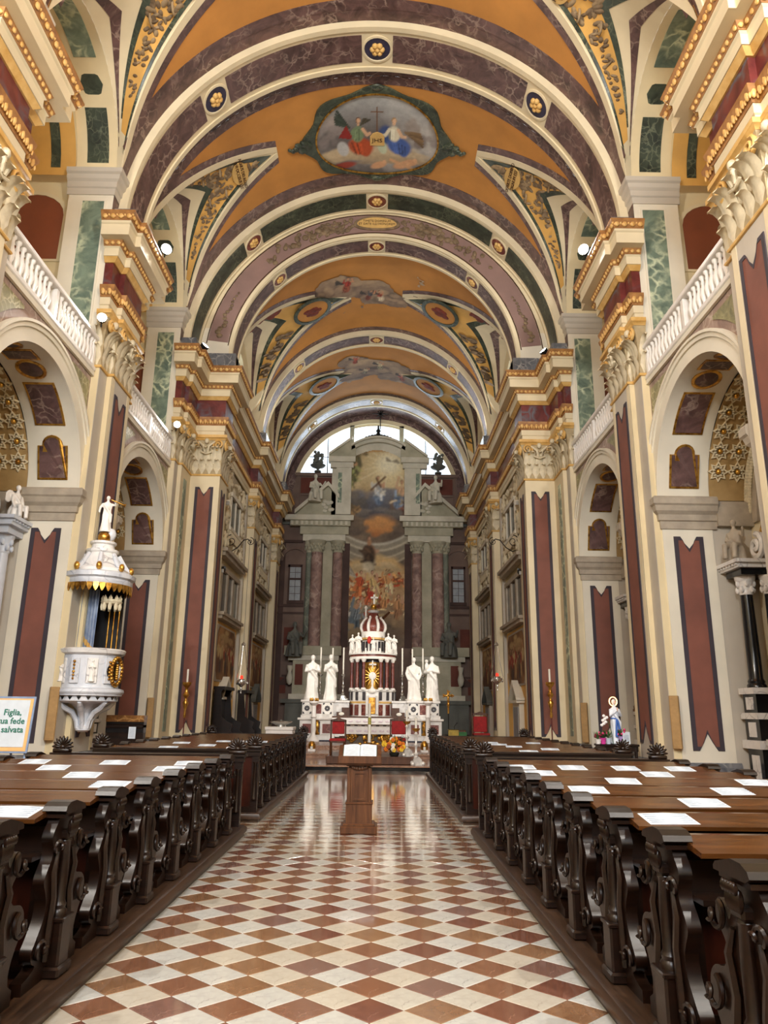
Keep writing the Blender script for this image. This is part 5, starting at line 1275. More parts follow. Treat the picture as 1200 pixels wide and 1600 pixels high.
# ================================================================== chancel side walls: tiers of windows, paintings, doors
DARKGL = plain('dark_window_glass', (26,28,30), 0.15, 0.2, 3)
SEPIA = plain('sepia_painting', (66,36,20), 0.6, 0.3, 0.9, c2=(146,100,56))
SEPIA2 = plain('ochre_figures', (150,110,66), 0.6, 0.2, 2, c2=(196,160,110))
for sx, nm in ((-1,'left'),(1,'right')):
    Cw = walls[(sx,'c')]
    for bi, yc in enumerate((30.95,38.9)):
        X = 6.05
        # ornate stucco upper tier with a dark opening and balustrade
        st = MB().box(X-0.06,X+0.05,yc-2.3,yc+2.3,7.8,11.3).build('stucco_tier', STUCCO_D, Cw, None, sx)
        MB().box(X-0.26,X,yc-2.3,yc+2.3,7.5,7.66).box(X-0.36,X,yc-2.4,yc+2.4,7.66,7.8).build('stone_cornice', STONE, st, None, sx)
        MB().box(X-0.08,X-0.05,yc-0.95,yc+0.95,8.95,10.25).build('dark_opening', DARKGL, st, None, sx)
        mu = MB()
        for dy in (-1.02,0,1.02): mu.box(X-0.13,X-0.05,yc+dy-0.06,yc+dy+0.06,8.9,10.3)
        mu.box(X-0.18,X-0.05,yc-1.2,yc+1.2,8.8,8.95).box(X-0.18,X-0.05,yc-1.2,yc+1.2,10.25,10.42).build('opening_frame', WHITE_P, st, None, sx)
        r = random.Random(bi+3); f = MB()
        for k in range(170):
            dy = (r.random()*2-1)*2.15; z = 7.9+3.3*r.random()
            if abs(dy) < 1.2 and 8.75 < z < 10.45: continue
            f.ell((X-0.08,yc+dy,z), (0.08,0.07+0.13*r.random(),0.06+0.12*r.random()), 7, 5, Matrix.Rotation(r.random()*3,3,'X'))
        for k in range(16): f.lathe([(.05,0),(.07,.1),(.04,.26),(.06,.36)], (X-0.14,yc-1.15+k*.153,8.4), 6)
        for e_ in (-1,1):
            for sc_ in (8.2,9.4,10.7): spiral(f, (X-0.12,yc+e_*1.65,sc_), (-1,0), (0,1), 0.36, e_, 1.7, 0.07)
        f.build('stucco_ornament', STUCCO, st, 60, sx)
        # coretto window: dark openings between stone posts
        w = MB().box(X-0.03,X+0.06,yc-1.8,yc+1.8,5.3,7.0).build('coretto_opening', DARKGL, Cw, None, sx)
        for dy in (-1.85,-0.6,0.6,1.85): MB().box(X-0.10,X,yc+dy-0.13,yc+dy+0.13,5.3,7.1).build('window_post', STONE, w, None, sx)
        MB().box(X-0.12,X,yc-2.0,yc+2.0,7.0,7.2).build('window_lintel', STONE, w, None, sx)
        MB().box(X-0.34,X,yc-2.2,yc+2.2,5.18,5.3).box(X-0.26,X,yc-2.1,yc+2.1,5.05,5.18).build('window_sill', STONE, w, None, sx)
        # painting with scalloped edge
        oc = [(-1.85,3.0),(-1.6,2.75),(1.6,2.75),(1.85,3.0),(1.85,4.5),(1.6,4.8),(-1.6,4.8),(-1.85,4.5)]
        MBr = MB().prism([(a*1.07,3.78+(z-3.78)*1.07) for a,z in oc], lambda a,z,d: (X-0.02-d,yc+a,z), 0, 0.05).build('picture_border', STONE, Cw, None, sx)
        q_ = Paint(-1.85,1.85,2.75,4.8,0.05,(120,80,46)); q_.clouds((96,60,34),(176,130,78),.7,50+bi+sx)
        q_.puff(0,4.4,1.4,.3,(150,120,80),(206,176,120),20,60+bi)
        for k in range(9):
            rr_ = random.Random(k+bi*20+sx); q_.figure(-1.5+k*.38+.1*rr_.random(),2.85+.25*rr_.random(),1.1+.35*rr_.random(),rr_.choice([(150,60,40),(120,90,60),(196,170,120),(90,70,60)]),rr_.choice([(110,70,44),(176,140,90),(80,60,50)]),(206,160,120),.05*(rr_.random()-.5),False,.4*rr_.random(),k)
        def inn(Xg,Yg): return (np.abs(Xg)+np.maximum(0,np.abs(Yg-3.78)-.72)*.9 < 1.84)
        put('wall_painting', q_.mesh('wall_painting', FRESCO, lambda a,z: (sx*(X-0.08), yc+a*(1 if sx > 0 else 1), z), inn), MBr)
        MB().box(X-.015,X+.02,yc-2.3,yc+2.3,2.2,5.0).build('ochre_surround', OCHRE2, Cw, None, sx)
        # pedimented doorway
        yd = yc-.25
        d = MB().box(5.86,6.06,yd-0.72,yd+0.72,0.12,2.0).build('door_case', WHITE_P if bi == 0 else GREY_P, Cw, None, sx)
        MB().box(5.84,5.9,yd-0.5,yd+0.5,0.12,1.85).build('door_leaf', plain('painted_grey_door', (150,150,152), 0.6, 0.08, 3), d, None, sx)
        MB().box(5.72,6.06,yd-.9,yd+.9,2.0,2.1).build('door_cornice', WHITE_P if bi == 0 else GREYD, d, None, sx)
        MB().prism([(-0.8,2.1),(0.8,2.1),(0,2.75)], lambda a,z,q: (6.05-q,yd+a,z), 0, 0.16).build('door_pediment', GREYG if bi == 0 else GREYD, d, None, sx)
        for e_ in (-1,1): MB().prism([(e_*.9,2.08),(e_*.9,2.2),(0,2.9),(0,2.76)], lambda a,z,q: (6.05-q,yd+a,z), 0, 0.34).build('raking_moulding', WHITE_P if bi == 0 else GREYD, d, None, sx)
# side windows of the chancel lunettes
wn = 2
for sx in (-1,1):
    for y0, y1 in ((27.2,33.9),(35.2,41.9)):
        yc = (y0+y1)/2; n = 18
        nm_ = ('left' if sx < 0 else 'right', 'nearer' if y0 < 30 else 'farther')
        W_ = thing('window_%d' % wn, 'arched clerestory window in the %s lunette of the chancel, %s the nave' % (nm_[0], 'next to' if y0 < 30 else 'away from'), 'window', kind='structure'); wn += 1
        outer = [(-3.5,13.9),(3.5,13.9)]+[(3.5*cos(pi*i/n),15.3+2.9*sin(pi*i/n)) for i in range(n+1)]
        inner = [(-1.55,14.5),(1.55,14.5)]+[(1.55*cos(pi*i/n),15.6+1.55*sin(pi*i/n)) for i in range(n+1)]
        MB().ring(outer, inner, lambda a,z,d: (6.1+d,yc+a,z), 0, 0.45).build('window_wall', CREAM_Y, W_, None, sx)
        MB().prism(inner, lambda a,z,d: (6.42+d,yc+a,z), 0, 0.01).build('pane', GLASS, W_, None, sx)
        mu = MB()
        for dy in (-0.78,0,0.78): mu.box(6.38,6.44,yc+dy-0.025,yc+dy+0.025,14.5,15.6+sqrt(1.55**2-dy*dy))
        for z in (15.2,16.0): mu.box(6.38,6.44,yc-1.5,yc+1.5,z-0.02,z+0.02)
        mu.build('muntin', BLACK, W_, None, sx)
# ceiling shell behind the cornices
for sx in (-1,1):
    MB().box(6.1,6.5,43.2,45.2,13.9,17.5).box(6.1,6.5,33.9,35.2,13.9,17.0).box(6.1,6.5,26.9,27.2,13.9,17.0).build('upper_wall', CREAM_Y, walls[(sx,'c')], None, sx)

for (pxc,py0,py1,lb,mt_,rz) in ((492,784,744,'pale figure seated on the left broken pediment of the end wall',GREYL,.5),(681,787,746,'pale figure seated on the right broken pediment of the end wall',GREYL,-.5),(459,1026,975,'grey prophet seated beside the left columns of the end wall',GREYD,.4),(702,1028,976,'grey prophet seated beside the right columns of the end wall',GREYD,-.4)):
    up = py0 < 900; q = at_y(pxc,py0,BY-(.75 if up else .95))
    statue('wall_figure', lb, 'statue', (q.x,q.y,q.z), rz, (at_y(pxc,py1,q.y).z-q.z)*1.35, mt_, 'figures of the end wall', seed=int(pxc), arms='out', seated=True, width=1.15)
# ================================================================== PEWS
PZ = 0.13; PL = 2.5
for sx, nm in ((-1,'left'),(1,'right')):
    for (y0, y1, wh) in ((1.6,10.62,'back'),(11.77,19.86,'front')):
        x0 = 1.45 if sx < 0 else 1.53
        t = thing('pew_platform', 'dark wooden platform under the %s %s block of pews' % (wh, nm), 'platform', (0,0,0))
        MB().box(x0+0.06,4.45,y0,y1-0.05,0.0,PZ-0.01).build('deck', PLATF, t, None, sx)
        pf = [(0,0),(0.03,0),(0.03,0.03),(0.06,0.05),(0.06,0.09),(0.045,0.12),(0.02,PZ),(-0.12,PZ),(-0.12,0)]
        MB().sweep([(4.45,y0),(x0+0.06,y0),(x0+0.06,y1-0.06),(4.45,y1-0.06)], pf).build('edge_moulding', wood('platform_edge_wood', (32,20,13), (70,50,35), 0.35, 2.0, (4,0.3,4)) if (sx < 0 and wh == 'back') else bpy.data.materials['platform_edge_wood'], t, 30, sx)
PROF = [(.36,0),(.36,.07),(.31,.10),(.30,.18),(.345,.27),(.40,.34),(.395,.42),(.34,.47),(.25,.49),(.21,.55),(.225,.60),(.275,.645),(.285,.70),(.25,.745),(.20,.73),(.165,.68),(.13,.74),(.105,.82),(.10,.875),
        (-.10,.875),(-.115,.83),(-.16,.78),(-.175,.735),(-.15,.69),(-.155,.63),(-.20,.575),(-.225,.52),(-.19,.46),(-.165,.40),(-.18,.32),(-.24,.24),(-.285,.185),(-.27,.13),(-.22,.10),(-.30,.07),(-.36,.06),(-.36,0)]
def smooth_loop(pts, keep):
    n = len(pts); out = []
    for i in range(n):
        p0, p1, p2, p3 = pts[i-1], pts[i], pts[(i+1)%n], pts[(i+2)%n]; out.append(p1)
        if i in keep or (i+1)%n in keep: continue
        for t in (.33,.67):
            out.append(tuple(.5*(2*p1[k]+(p2[k]-p0[k])*t+(2*p0[k]-5*p1[k]+4*p2[k]-p3[k])*t*t+(3*p1[k]-p0[k]-3*p2[k]+p3[k])*t**3) for k in (0,1)))
    return out
PROF = smooth_loop(PROF, {0,1,18,19,35,36})
def pew_parts():
    me = {}
    me['pew_end'] = MB().prism(PROF, lambda a,z,d: (d,a,z), 0.02, 0.085).mesh('pew_end', PEW, 42)
    cm = MB().lathe([(.052,.30),(.052,.33),(.04,.345),(.045,.365),(.034,.385),(.036,.55),(.030,.70),(.036,.71),(.030,.725)], (0.012,0,0), 10)
    cm.bbox((0.005,0,0.17),(0.11,0.15,0.25),0.012); cm.bbox((0.005,0,0.03),(0.14,0.20,0.06),0.012); cm.bbox((0.005,0,0.295),(0.13,0.17,0.025),0.006)
    me['end_column'] = cm.mesh('end_column', PEW, 40)
    cp = MB().bbox((0.02,0,0.745),(0.09,0.11,0.05),0.012)
    for k in range(5):
        cp.ell((-.025,-.045+.0225*k,.79),(.018,.016,.045),6,5); cp.ell((-.04,-.045+.0225*k,.835),(.015,.016,.025),6,5)
    me['end_capital'] = cp.mesh('end_capital', PEW, 40)
    cap = MB(); cap.prism([(.14,.872),(.14,.888),(.12,.905),(.06,.92),(-.02,.938),(-.10,.935),(-.15,.915),(-.165,.89),(-.13,.872)], lambda a,z,d: (d,a,z), -.035, .105)
    cap.prism([(.125,.85),(.125,.87),(-.14,.87),(-.14,.85)], lambda a,z,d: (d,a,z), -.02, .10)
    me['end_cap'] = cap.mesh('end_cap', PEW)
    cv = MB()
    for (y,z,r,fl) in ((.235,.675,.055,1),(.32,.37,.065,1),(-.21,.19,.05,-1),(-.13,.70,.035,-1)): spiral(cv, (.012,y,z), (-1,0), (0,1), r, fl, 1.6, .013)
    cv.tube([(.012,.10,.10),(.01,.17,.25),(.01,.13,.42),(.01,.17,.56),(.012,.12,.66)], [.02,.026,.022,.02,.012], 6)
    cv.tube([(.012,-.12,.10),(.01,-.12,.25),(.01,-.10,.42),(.01,-.14,.56),(.012,-.10,.66)], [.02,.024,.02,.02,.012], 6)
    me['end_carving'] = cv.mesh('end_carving', PEW, 50)
    br = MB().prism([(-.295,.84),(-.30,.862),(-.05,.905),(.0,.905),(.0,.865),(-.05,.865)], lambda a,z,d: (d,a,z), .085, PL-.085)
    me['book_rest'] = br.mesh('book_rest', PEW_T)
    bk = MB().box(.085,PL-.085,-.07,-.04,.05,.87)
    me['back_panel'] = bk.mesh('back_panel', PEW_R)
    fr = MB()
    for x in (.085,.62,1.2,1.78,PL-.145): fr.box(x,x+.06,-.09,-.07,.05,.64)
    fr.box(.085,PL-.085,-.09,-.07,.05,.14); fr.box(.085,PL-.085,-.09,-.07,.56,.64)
    me['panel_frame'] = fr.mesh('panel_frame', PEW)
    me['shelf'] = MB().box(.085,PL-.085,-.27,-.07,.635,.66).mesh('shelf', PEW)
    me['shelf_apron'] = MB().box(.085,PL-.085,-.11,-.08,.66,.80).mesh('shelf_apron', PEW)
    me['seat'] = MB().bbox((PL/2,.16,.40),(PL-.17,.42,.04),.012).mesh('seat', PEW)
    me['kneeler'] = MB().bbox((PL/2,-.40,.15),(PL-.3,.2,.035),.01).box(.3,.36,-.46,-.34,0,.135).box(PL-.36,PL-.3,-.46,-.34,0,.135).mesh('kneeler', PEW)
    return me
PM = pew_parts()
def mirrored(me):
    m2 = me.copy()
    for v in m2.vertices: v.co.x = -v.co.x
    m2.flip_normals(); return m2
PM2 = {k: mirrored(v) for k, v in PM.items()}
ordn = ['first','second','third','fourth','fifth','sixth','seventh','eighth','ninth']
def make_pew(sx, y, label, group):
    S = PM if sx > 0 else PM2
    t = thing('pew', label, 'pew', (1.66 if sx > 0 else -1.58, y, PZ), 0, group)
    for nm in ('book_rest','back_panel','shelf','shelf_apron','seat','kneeler'): 
        o = put(nm, S[nm], t)
        if nm == 'back_panel': put('panel_frame', S['panel_frame'], o)
    e = put('pew_end', S['pew_end'], t)
    for nm in ('end_column','end_capital','end_cap','end_carving'): put(nm, S[nm], e)
    e2 = put('pew_end', S['pew_end'], t, (sx*(PL-.105),0,0)); put('end_cap', S['end_cap'], e2)
    return t
ROWS_N = [9.80-.835*k for k in range(9)]; ROWS_F = [12.45+.835*k for k in range(9)]
for sx, nm in ((-1,'left'),(1,'right')):
    for k, y in enumerate(ROWS_N):
        make_pew(sx, y, 'dark carved wooden pew, %s row from the altar end of the back %s block' % (ordn[k], nm), 'pews of the back %s block' % nm)
    for k, y in enumerate(ROWS_F):
        make_pew(sx, y, 'dark carved wooden pew, %s row from the lectern end of the front %s block' % (ordn[k], nm), 'pews of the front %s block' % nm)
# carved screens closing the blocks, with shell finials
def shell(mb, c, r):
    for k in range(9):
        a = pi*(k+0.5)/9*1.1-.16; mb.ell((c[0]+r*.55*cos(a), c[1], c[2]+r*.1+r*.55*sin(a)), (r*.5,r*.2,r*.15), 8, 6, Matrix.Rotation(-a,3,'Y'))
    mb.ell((c[0],c[1],c[2]+r*.1), (r*.3,r*.26,r*.25), 8, 6)
for sx, nm in ((-1,'left'),(1,'right')):
    for (y, wh, ly, low) in ((10.42,'back','altar',0),(11.86,'front','lectern',0),(19.70,'front','altar',0)):
        t = thing('pew_screen', 'dark panelled screen with shell finials at the %s end of the %s %s block' % (ly, wh, nm), 'screen', ((1.62 if sx > 0 else -1.52), y, PZ), 0, 'pew screens')
        def sp(n, m, mt, par=t, sm=None): return m.build(n, mt, par, sm, sx)
        sp('panel', MB().box(0.04,PL-.04,-.02,.02,0.04,.80), PEW_R)
        sp('base_rail', MB().box(0,PL,-.05,.05,0,.08), PEW); sp('top_rail', MB().box(-.02,PL+.02,-.06,.06,.80,.87).box(-.05,PL+.05,-.09,.09,.87,.90), PEW)
        for x in (0.05,0.85,1.63,PL-.05):
            s_ = sp('stile', MB().box(x-.05,x+.05,-.045,.045,.08,.80), PEW)
            sp('stile_shaft', MB().lathe([(.035,.18),(.035,.2),(.025,.22),(.028,.5),(.022,.68),(.04,.72)], (x,-.05,0), 8), PEW, s_, 40)
        for x in (0.08,PL-.08):
            f = MB(); f.bbox((x,0,.925),(.22,.12,.05),.01); shell(f, (x,0,.955), .14); sp('shell_finial', f, PEW, t, 50)
# leaflets lying on the book rests
LEAF_PX = [(18,1271),(129,1217),(84,1206),(54,1196),(180,1192),(221,1199),(170,1229),(268,1209),(328,1193),
           (1046,1287),(1101,1260),(1147,1244),(1181,1231),(973,1228),(919,1241),(1027,1217),(1063,1209),(979,1202),(895,1207),(844,1215),(814,1201),
           (262,1169),(283,1163),(322,1167),(350,1160),(378,1160),(368,1171),(767,1164),(780,1167),(806,1166),(803,1171),(860,1174),(827,1177),(405,1163),(833,1163)]
lf = MB(); sl = atan2(.043,.25)
lm = MB().add([(-.15,-.1,0),(0,-.1,.004),(.15,-.1,0),(-.15,.1,0),(0,.1,.004),(.15,.1,0)]+[(-.15,-.1,-.003),(.15,-.1,-.003),(.15,.1,-.003),(-.15,.1,-.003)], [(0,1,4,3),(1,2,5,4),(6,7,2,1,0),(7,8,5,2),(8,9,3,4,5),(9,6,0,3),(6,9,8,7)]).mesh('leaflet', PAPER)
pm = MB()
for k in range(5): pm.box(-.13,-.03,-.07+.034*k,-.058+.034*k,.003,.0045); pm.box(.03,.13,-.07+.034*k,-.058+.034*k,.003,.0045)
pm = pm.mesh('printed_lines', PRINT)
cnt = {}
for (a, b) in LEAF_PX:
    q = at_z(a, b, PZ+.862); rows = ROWS_N+ROWS_F
    y = min(rows, key=lambda r: abs(r-.21-q.y)); v = at_y(a, b, y-.165)
    sd = 'left' if v.x < 0 else 'right'; blk = 'back' if y < 11 else 'front'; ri = (ROWS_N.index(y) if y < 11 else ROWS_F.index(y))
    x = max(-3.8, min(-1.85, v.x)) if v.x < 0 else max(1.9, min(3.85, v.x))
    key = (sd, blk, ri); cnt.setdefault(key, []).append(x)
    if any(abs(x-o) < .33 for o in cnt[key][:-1]): cnt[key].pop(); continue
    which = '' if len(cnt[key]) == 1 else ', further along' if len(cnt[key]) == 2 else ', %s of the row' % ordn[len(cnt[key])-1]
    t = put('leaflet', lm, None, (x, y-.165, PZ+.886)); t.rotation_euler = (sl,0,random.uniform(-.06,.06))
    tag(t, 'white leaflet, %s pew from %s, %s %s block%s' % (ordn[ri], 'altar' if blk == 'back' else 'lectern', blk, sd, which), 'leaflet', 'leaflets on the pews')
    put('printed_lines', pm, t)['kind'] = 'stuff'

# ================================================================== LECTERN
t = thing('lectern', 'walnut lectern with panelled pillar standing in the centre aisle', 'lectern', (0.03,10.98,0))
MB().bbox((0,0,.05),(.50,.46,.10),.012).build('base', WALNUT, t)
MB().bbox((0,0,.11),(.44,.40,.04),.012).build('base_moulding', WALNUT, t)
MB().bbox((0,0,.25),(.36,.32,.26),.006).build('plinth', WALNUT, t); MB().bbox((0,0,.385),(.38,.34,.03),.008).build('plinth_cap', WALNUT, t)
MB().bbox((0,0,.62),(.31,.27,.46),.006).build('pillar', WALNUT, t)
for x in (-.145,.145): MB().bbox((x,-.138,.62),(.05,.03,.46),.006).build('pilaster', WALNUT, t)
MB().ring([(-.09,.42),(.09,.42),(.09,.80),(-.09,.80)],[(-.065,.45),(.065,.45),(.065,.77),(-.065,.77)], lambda a,z,d: (a,-.136-d,z), 0, .014).build('panel_moulding', WALNUT, t)
f = MB()
for k in range(9): f.ell((.10*cos(pi*k/8),-.145,.865+.03*sin(pi*k/8)*-1), (.025,.015,.025), 7, 5)
f.build('carved_festoon', WALNUT, t, 50)
MB().bbox((0,0,.905),(.42,.36,.03),.008).bbox((0,0,.88),(.37,.32,.03),.008).build('capital_moulding', WALNUT, t)
tilt = Matrix.Rotation(radians(28),3,'X')
MB().bbox((0,-.02,1.01),(.60,.46,.05),.008,tilt).bbox((0,-.215,.955),(.60,.06,.10),.008).build('desk', WALNUT, t)
bk = thing('open_book', 'open book with white pages lying on the lectern', 'book', (0.03,10.97,1.055)); bk.rotation_euler = (radians(28),0,0)
MB().box(-.24,.24,-.165,.165,-.012,-.004).build('cover', plain('dark_green_cover', (38,60,48), .6, .1, 5), bk)
for d in (-1,1):
    MB().loft([[(d*x,-.155,0),(d*x,.155,0),(d*x,.155,z),(d*x,-.155,z)] for x,z in ((.003,.008),(.03,.024),(.09,.026),(.16,.018),(.23,.01))]).build('pages', PAPER, bk, 40)
    f = MB()
    for k in range(9): f.loft([[(d*x,-.13+.03*k,z+.001),(d*x,-.122+.03*k,z+.001),(d*x,-.122+.03*k,z+.002),(d*x,-.13+.03*k,z+.002)] for x,z in ((.035,.0243),(.09,.026),(.16,.018),(.205,.0128))])
    o = f.build('printed_text', PRINT, bk); o['kind'] = 'stuff'
# ================================================================== HIGH ALTAR
HY = 33.0; HB = Vector((0.06, HY, 0.37))
def hx(px, py=1090): return at_y(px,py,HY).x-HB.x
def hz(py, px=585): return at_y(px,py,HY).z-HB.z
ha = thing('high_altar', 'white and red marble high altar with columned domed tabernacle', 'altar', HB)
def hb(name, mat, x0, x1, y0, y1, d0, d1, par=ha, bev=0.0):
    a, b = sorted((hx(x0,(y0+y1)/2),hx(x1,(y0+y1)/2))); c, d = sorted((hz(y0),hz(y1)))
    m = MB()
    if bev: m.bbox(((a+b)/2,(d0+d1)/2,(c+d)/2),(b-a,d1-d0,d-c),bev)
    else: m.box(a,b,d0,d1,c,d)
    return m.build(name, mat, par)
MB().box(hx(462),hx(695),-.5,2.2,-.37,hz(1157)).build('foundation', plain('dark_blue_cloth', (30,34,54), .8, .2, 4), ha)
INK = plain('dark_inlay', (60,56,60), .4, .2, 8)
for s in (-1,1):
    q = (lambda p: p) if s < 0 else (lambda p: 1158-p)
    hb('base_step', WMARBLE, q(463), q(523), 1149, 1158, -.22, 1.6, bev=.03)
    lower = hb('lower_pedestal', WMARBLE, q(468), q(522), 1126, 1149, -.05, 1.5)
    for (a,b) in ((471,488),(502,518)):
        f = hb('panel_frame', WMARBLE, q(a), q(b), 1130, 1148, -.10, -.05, lower); hb('red_panel', RED_M, q(a+1.8), q(b-1.8), 1132, 1146.5, -.115, -.10, lower)
    hb('niche', INK, q(491), q(500), 1128, 1150, -.07, -.05, lower)
    g = MB().lathe([(.09,0),(.12,.06),(.05,.14),(.09,.24),(.1,.42),(.05,.52),(.09,.6),(0,.62)], (hx(q(495.5),1140),-.10,hz(1149)), 10).build('gilt_ornament', GOLD, lower, 50)
    hb('ledge', WMARBLE, q(465), q(523), 1122.5, 1126, -.16, 1.5, bev=.02)
    hb('upper_base', WMARBLE, q(470), q(522), 1118, 1122.5, -.06, 1.4)
    upper = hb('upper_pedestal', WMARBLE, q(472), q(521), 1098, 1118, .0, 1.4)
    for (a,b) in ((473,488),(504.5,519.5)):
        c = ((hx(q(a))+hx(q(b)))/2, (hz(1098.5)+hz(1117))/2); hb('white_panel', STATUE_M, q(a), q(b), 1099, 1117, -.03, 0, upper)
        w = abs(hx(q(b))-hx(q(a)))/2; cr = MB()
        for e in (-1,1):
            for f_ in (-1,1): cr.prism([(e*w*.92,f_*w*1.1),(e*w*.5,f_*w*1.1),(e*w*.62,f_*w*.8),(e*w*.92,f_*w*.62)], lambda u,v,d: (c[0]+u,-.03-d,c[1]+v), 0, .012)
        for k in range(8): cr.ell((c[0]+w*.34*cos(k*pi/4),-.035,c[1]+w*.34*sin(k*pi/4)), (.05,.015,.05), 6, 4)
        cr.build('dark_inlay', INK, upper)
    hb('red_panel', RED_M, q(492), q(502), 1101, 1116, -.015, 0, upper)
    hb('top_ledge', WMARBLE, q(470), q(523), 1094.5, 1098, -.06, 1.4, bev=.015)
    hb('gradine', GREYVEIN, q(521), q(545), 1097, 1122, .15, 1.4)
    hb('gradine_ledge', WMARBLE, q(521), q(546), 1095, 1098, .1, 1.4)
    hb('wooden_step', WALNUT, q(526), q(546), 1113, 1120, -.2, .15); hb('wooden_step', WALNUT, q(534), q(546), 1106, 1113, -.05, .15)
    MB().ell((hx(q(534.5)),-.21,hz(1116)), (.12,.02,.07), 12, 6).build('white_oval', CANDLE, ha)
hb('mensa_back', WMARBLE, 522, 637, 1120, 1152, .0, 1.4)
hb('mensa_shelf', WALNUT, 520, 638, 1119.5, 1122, -.55, .1)
cl = hb('altar_cloth', CLOTH, 520, 638, 1122, 1131.5, -.62, .0)
f = MB()
for k in range(10): f.ell((hx(527+k*11.3),-.625,hz(1127)), (.12,.012,.05), 8, 4)
f.build('embroidery', LACE, cl, 60)
hb('mensa_front', GREYVEIN, 530, 628, 1131.5, 1150, -.35, .0)
f = MB()
for k in range(9): f.box(hx(533+k*11),hx(538+k*11),-.365,-.35,hz(1136),hz(1133))
f.build('dark_inlay', INK, ha)
# tabernacle temple: tiers on a round plan
TC = (hx(581.5), 1.15)
def tier(name, mat, r, y0, y1, par=ha, seg=24, sm=None, d=1.0):
    return MB().lathe([(r,hz(y0)),(r,hz(y1)),(0,hz(y1))], (TC[0],TC[1],0), seg, None, 0, 2*pi, 1, d).build(name, mat, par, 30)
def r_(px): return abs(hx(px,1060)-TC[0])
tier('tabernacle_base', WMARBLE, r_(545.5), 1121, 1099); tier('gilt_band', GOLD_P, r_(545), 1099, 1096); tier('tabernacle_plinth', WMARBLE, r_(545.5), 1096, 1079); tier('plinth_ledge', WMARBLE, r_(543.5), 1080, 1077)
for k in range(9):
    a = -pi/2+(k-4)*.36; R0 = r_(545.2)
    mm = Matrix.Rotation(a+pi/2,3,'Z')
    for (z0,z1,mt,w) in ((1094,1081,INK,.065),(1118,1101,RED_M,.10)):
        if k == 4: continue
        MB().cbox((TC[0]+R0*cos(a),TC[1]+R0*sin(a),(hz(z0)+hz(z1))/2),(2*w,.05,hz(z1)-hz(z0)),mm).build('plinth_panel', mt, ha)
d = MB().bbox((TC[0],TC[1]-r_(545)-.06,(hz(1121)+hz(1081))/2),(.56,.3,hz(1081)-hz(1121)),.03).build('tabernacle_door_case', WMARBLE, ha)
MB().bbox((TC[0],TC[1]-r_(545)-.22,(hz(1116)+hz(1090))/2),(.30,.06,hz(1090)-hz(1116)),.015).build('tabernacle_door', GOLD, d)
for e in (-1,1): MB().lathe([(.05,hz(1116)),(.04,hz(1100)),(.06,hz(1090)),(.07,hz(1087))], (TC[0]+e*.22,TC[1]-r_(545)-.24,0), 8).build('door_colonnette', STATUE_M, d, 40)
MB().ell((TC[0],TC[1]-r_(545)-.2,hz(1080)), (.2,.1,.12), 10, 6).build('door_crest', STATUE_M, d, 60)
tier('cella', INK, r_(557), 1078, 1030)
gb = MB().lathe([(r_(563),hz(1078)),(r_(563),hz(1034)),(0,hz(1034))], (TC[0],TC[1]-.28,0), 20).build('gilded_niche', GOLD, ha, 30)
ry = MB()
for k in range(15):
    a = k*2*pi/15; ry.prism([(.05*cos(a+1.57),.05*sin(a+1.57)),(.62*cos(a),.62*sin(a)),(-.05*cos(a+1.57),-.05*sin(a+1.57))], lambda u,v,w: (TC[0]+u*.7,TC[1]-.28-r_(563)-.02-w,hz(1056)+v*.8), 0, .03)
ry.build('sunburst', GOLD, ha)
for i, pxc in enumerate((549,558,568,595,604.5,614)):
    xx = hx(pxc,1055)-TC[0]; R0 = r_(546.5); yy = -sqrt(max(.05,R0*R0*1.05-xx*xx))
    r0 = .075
    c = MB().lathe([(r0*1.5,hz(1078)),(r0*1.5,hz(1076.5)),(r0*1.15,hz(1075)),(r0,hz(1073)),(r0*.9,hz(1034))], (TC[0]+xx,TC[1]+yy,0), 12).build('column', RED_M, ha, 40)
    cp = MB().lathe([(r0*.9,hz(1034)),(r0*1.1,hz(1032.5)),(r0*1.7,hz(1029)),(r0*1.7,hz(1028)),(0,hz(1028))], (TC[0]+xx,TC[1]+yy,0), 10).lathe([(r0*1.6,hz(1078)),(r0*1.6,hz(1075.6)),(r0*1.2,hz(1074.4)),(0,hz(1074.4))], (TC[0]+xx,TC[1]+yy,0), 10)
    cp.build('capital', STATUE_M, c, 40)
for k in range(5):
    a = pi*.25+pi*.125*k+0; xx, yy = r_(547)*cos(a), r_(547)*sin(a)
    MB().lathe([(.075,hz(1078)),(.07,hz(1030))], (TC[0]+xx,TC[1]+yy,0), 10).build('column', RED_M, ha, 40)
tier('entablature', STATUE_M, r_(544), 1029, 1025); tier('red_frieze', RED_M, r_(545), 1025, 1021.5); tier('cornice', STATUE_M, r_(542.5), 1021.5, 1019.5)
f = MB()
for k in range(20): a = 2*pi*k/20; f.lathe([(.04,0),(.05,.06),(.03,.14),(.045,.2)], (TC[0]+r_(545)*cos(a),TC[1]+r_(545)*sin(a),hz(1019.5)), 6)
f.build('small_balusters', STATUE_M, ha, 40)['kind'] = 'stuff'
tier('drum', STATUE_M, r_(564.5), 1019.5, 998); tier('drum_band', GOLD_P, r_(563), 996.5, 993.5); tier('drum_cornice', STATUE_M, r_(562.5), 993.5, 984)
for k in range(8):
    a = -pi/2+(k-3.5)*.4; MB().cbox((TC[0]+r_(564.3)*cos(a),TC[1]+r_(564.3)*sin(a),(hz(1015)+hz(1000))/2),(.11,.04,hz(1000)-hz(1015)),Matrix.Rotation(a+pi/2,3,'Z')).build('drum_panel', INK, ha)
crn = [(.50,984),(.56,978),(.55,973),(.44,966),(.30,961),(.24,957),(.20,953)]
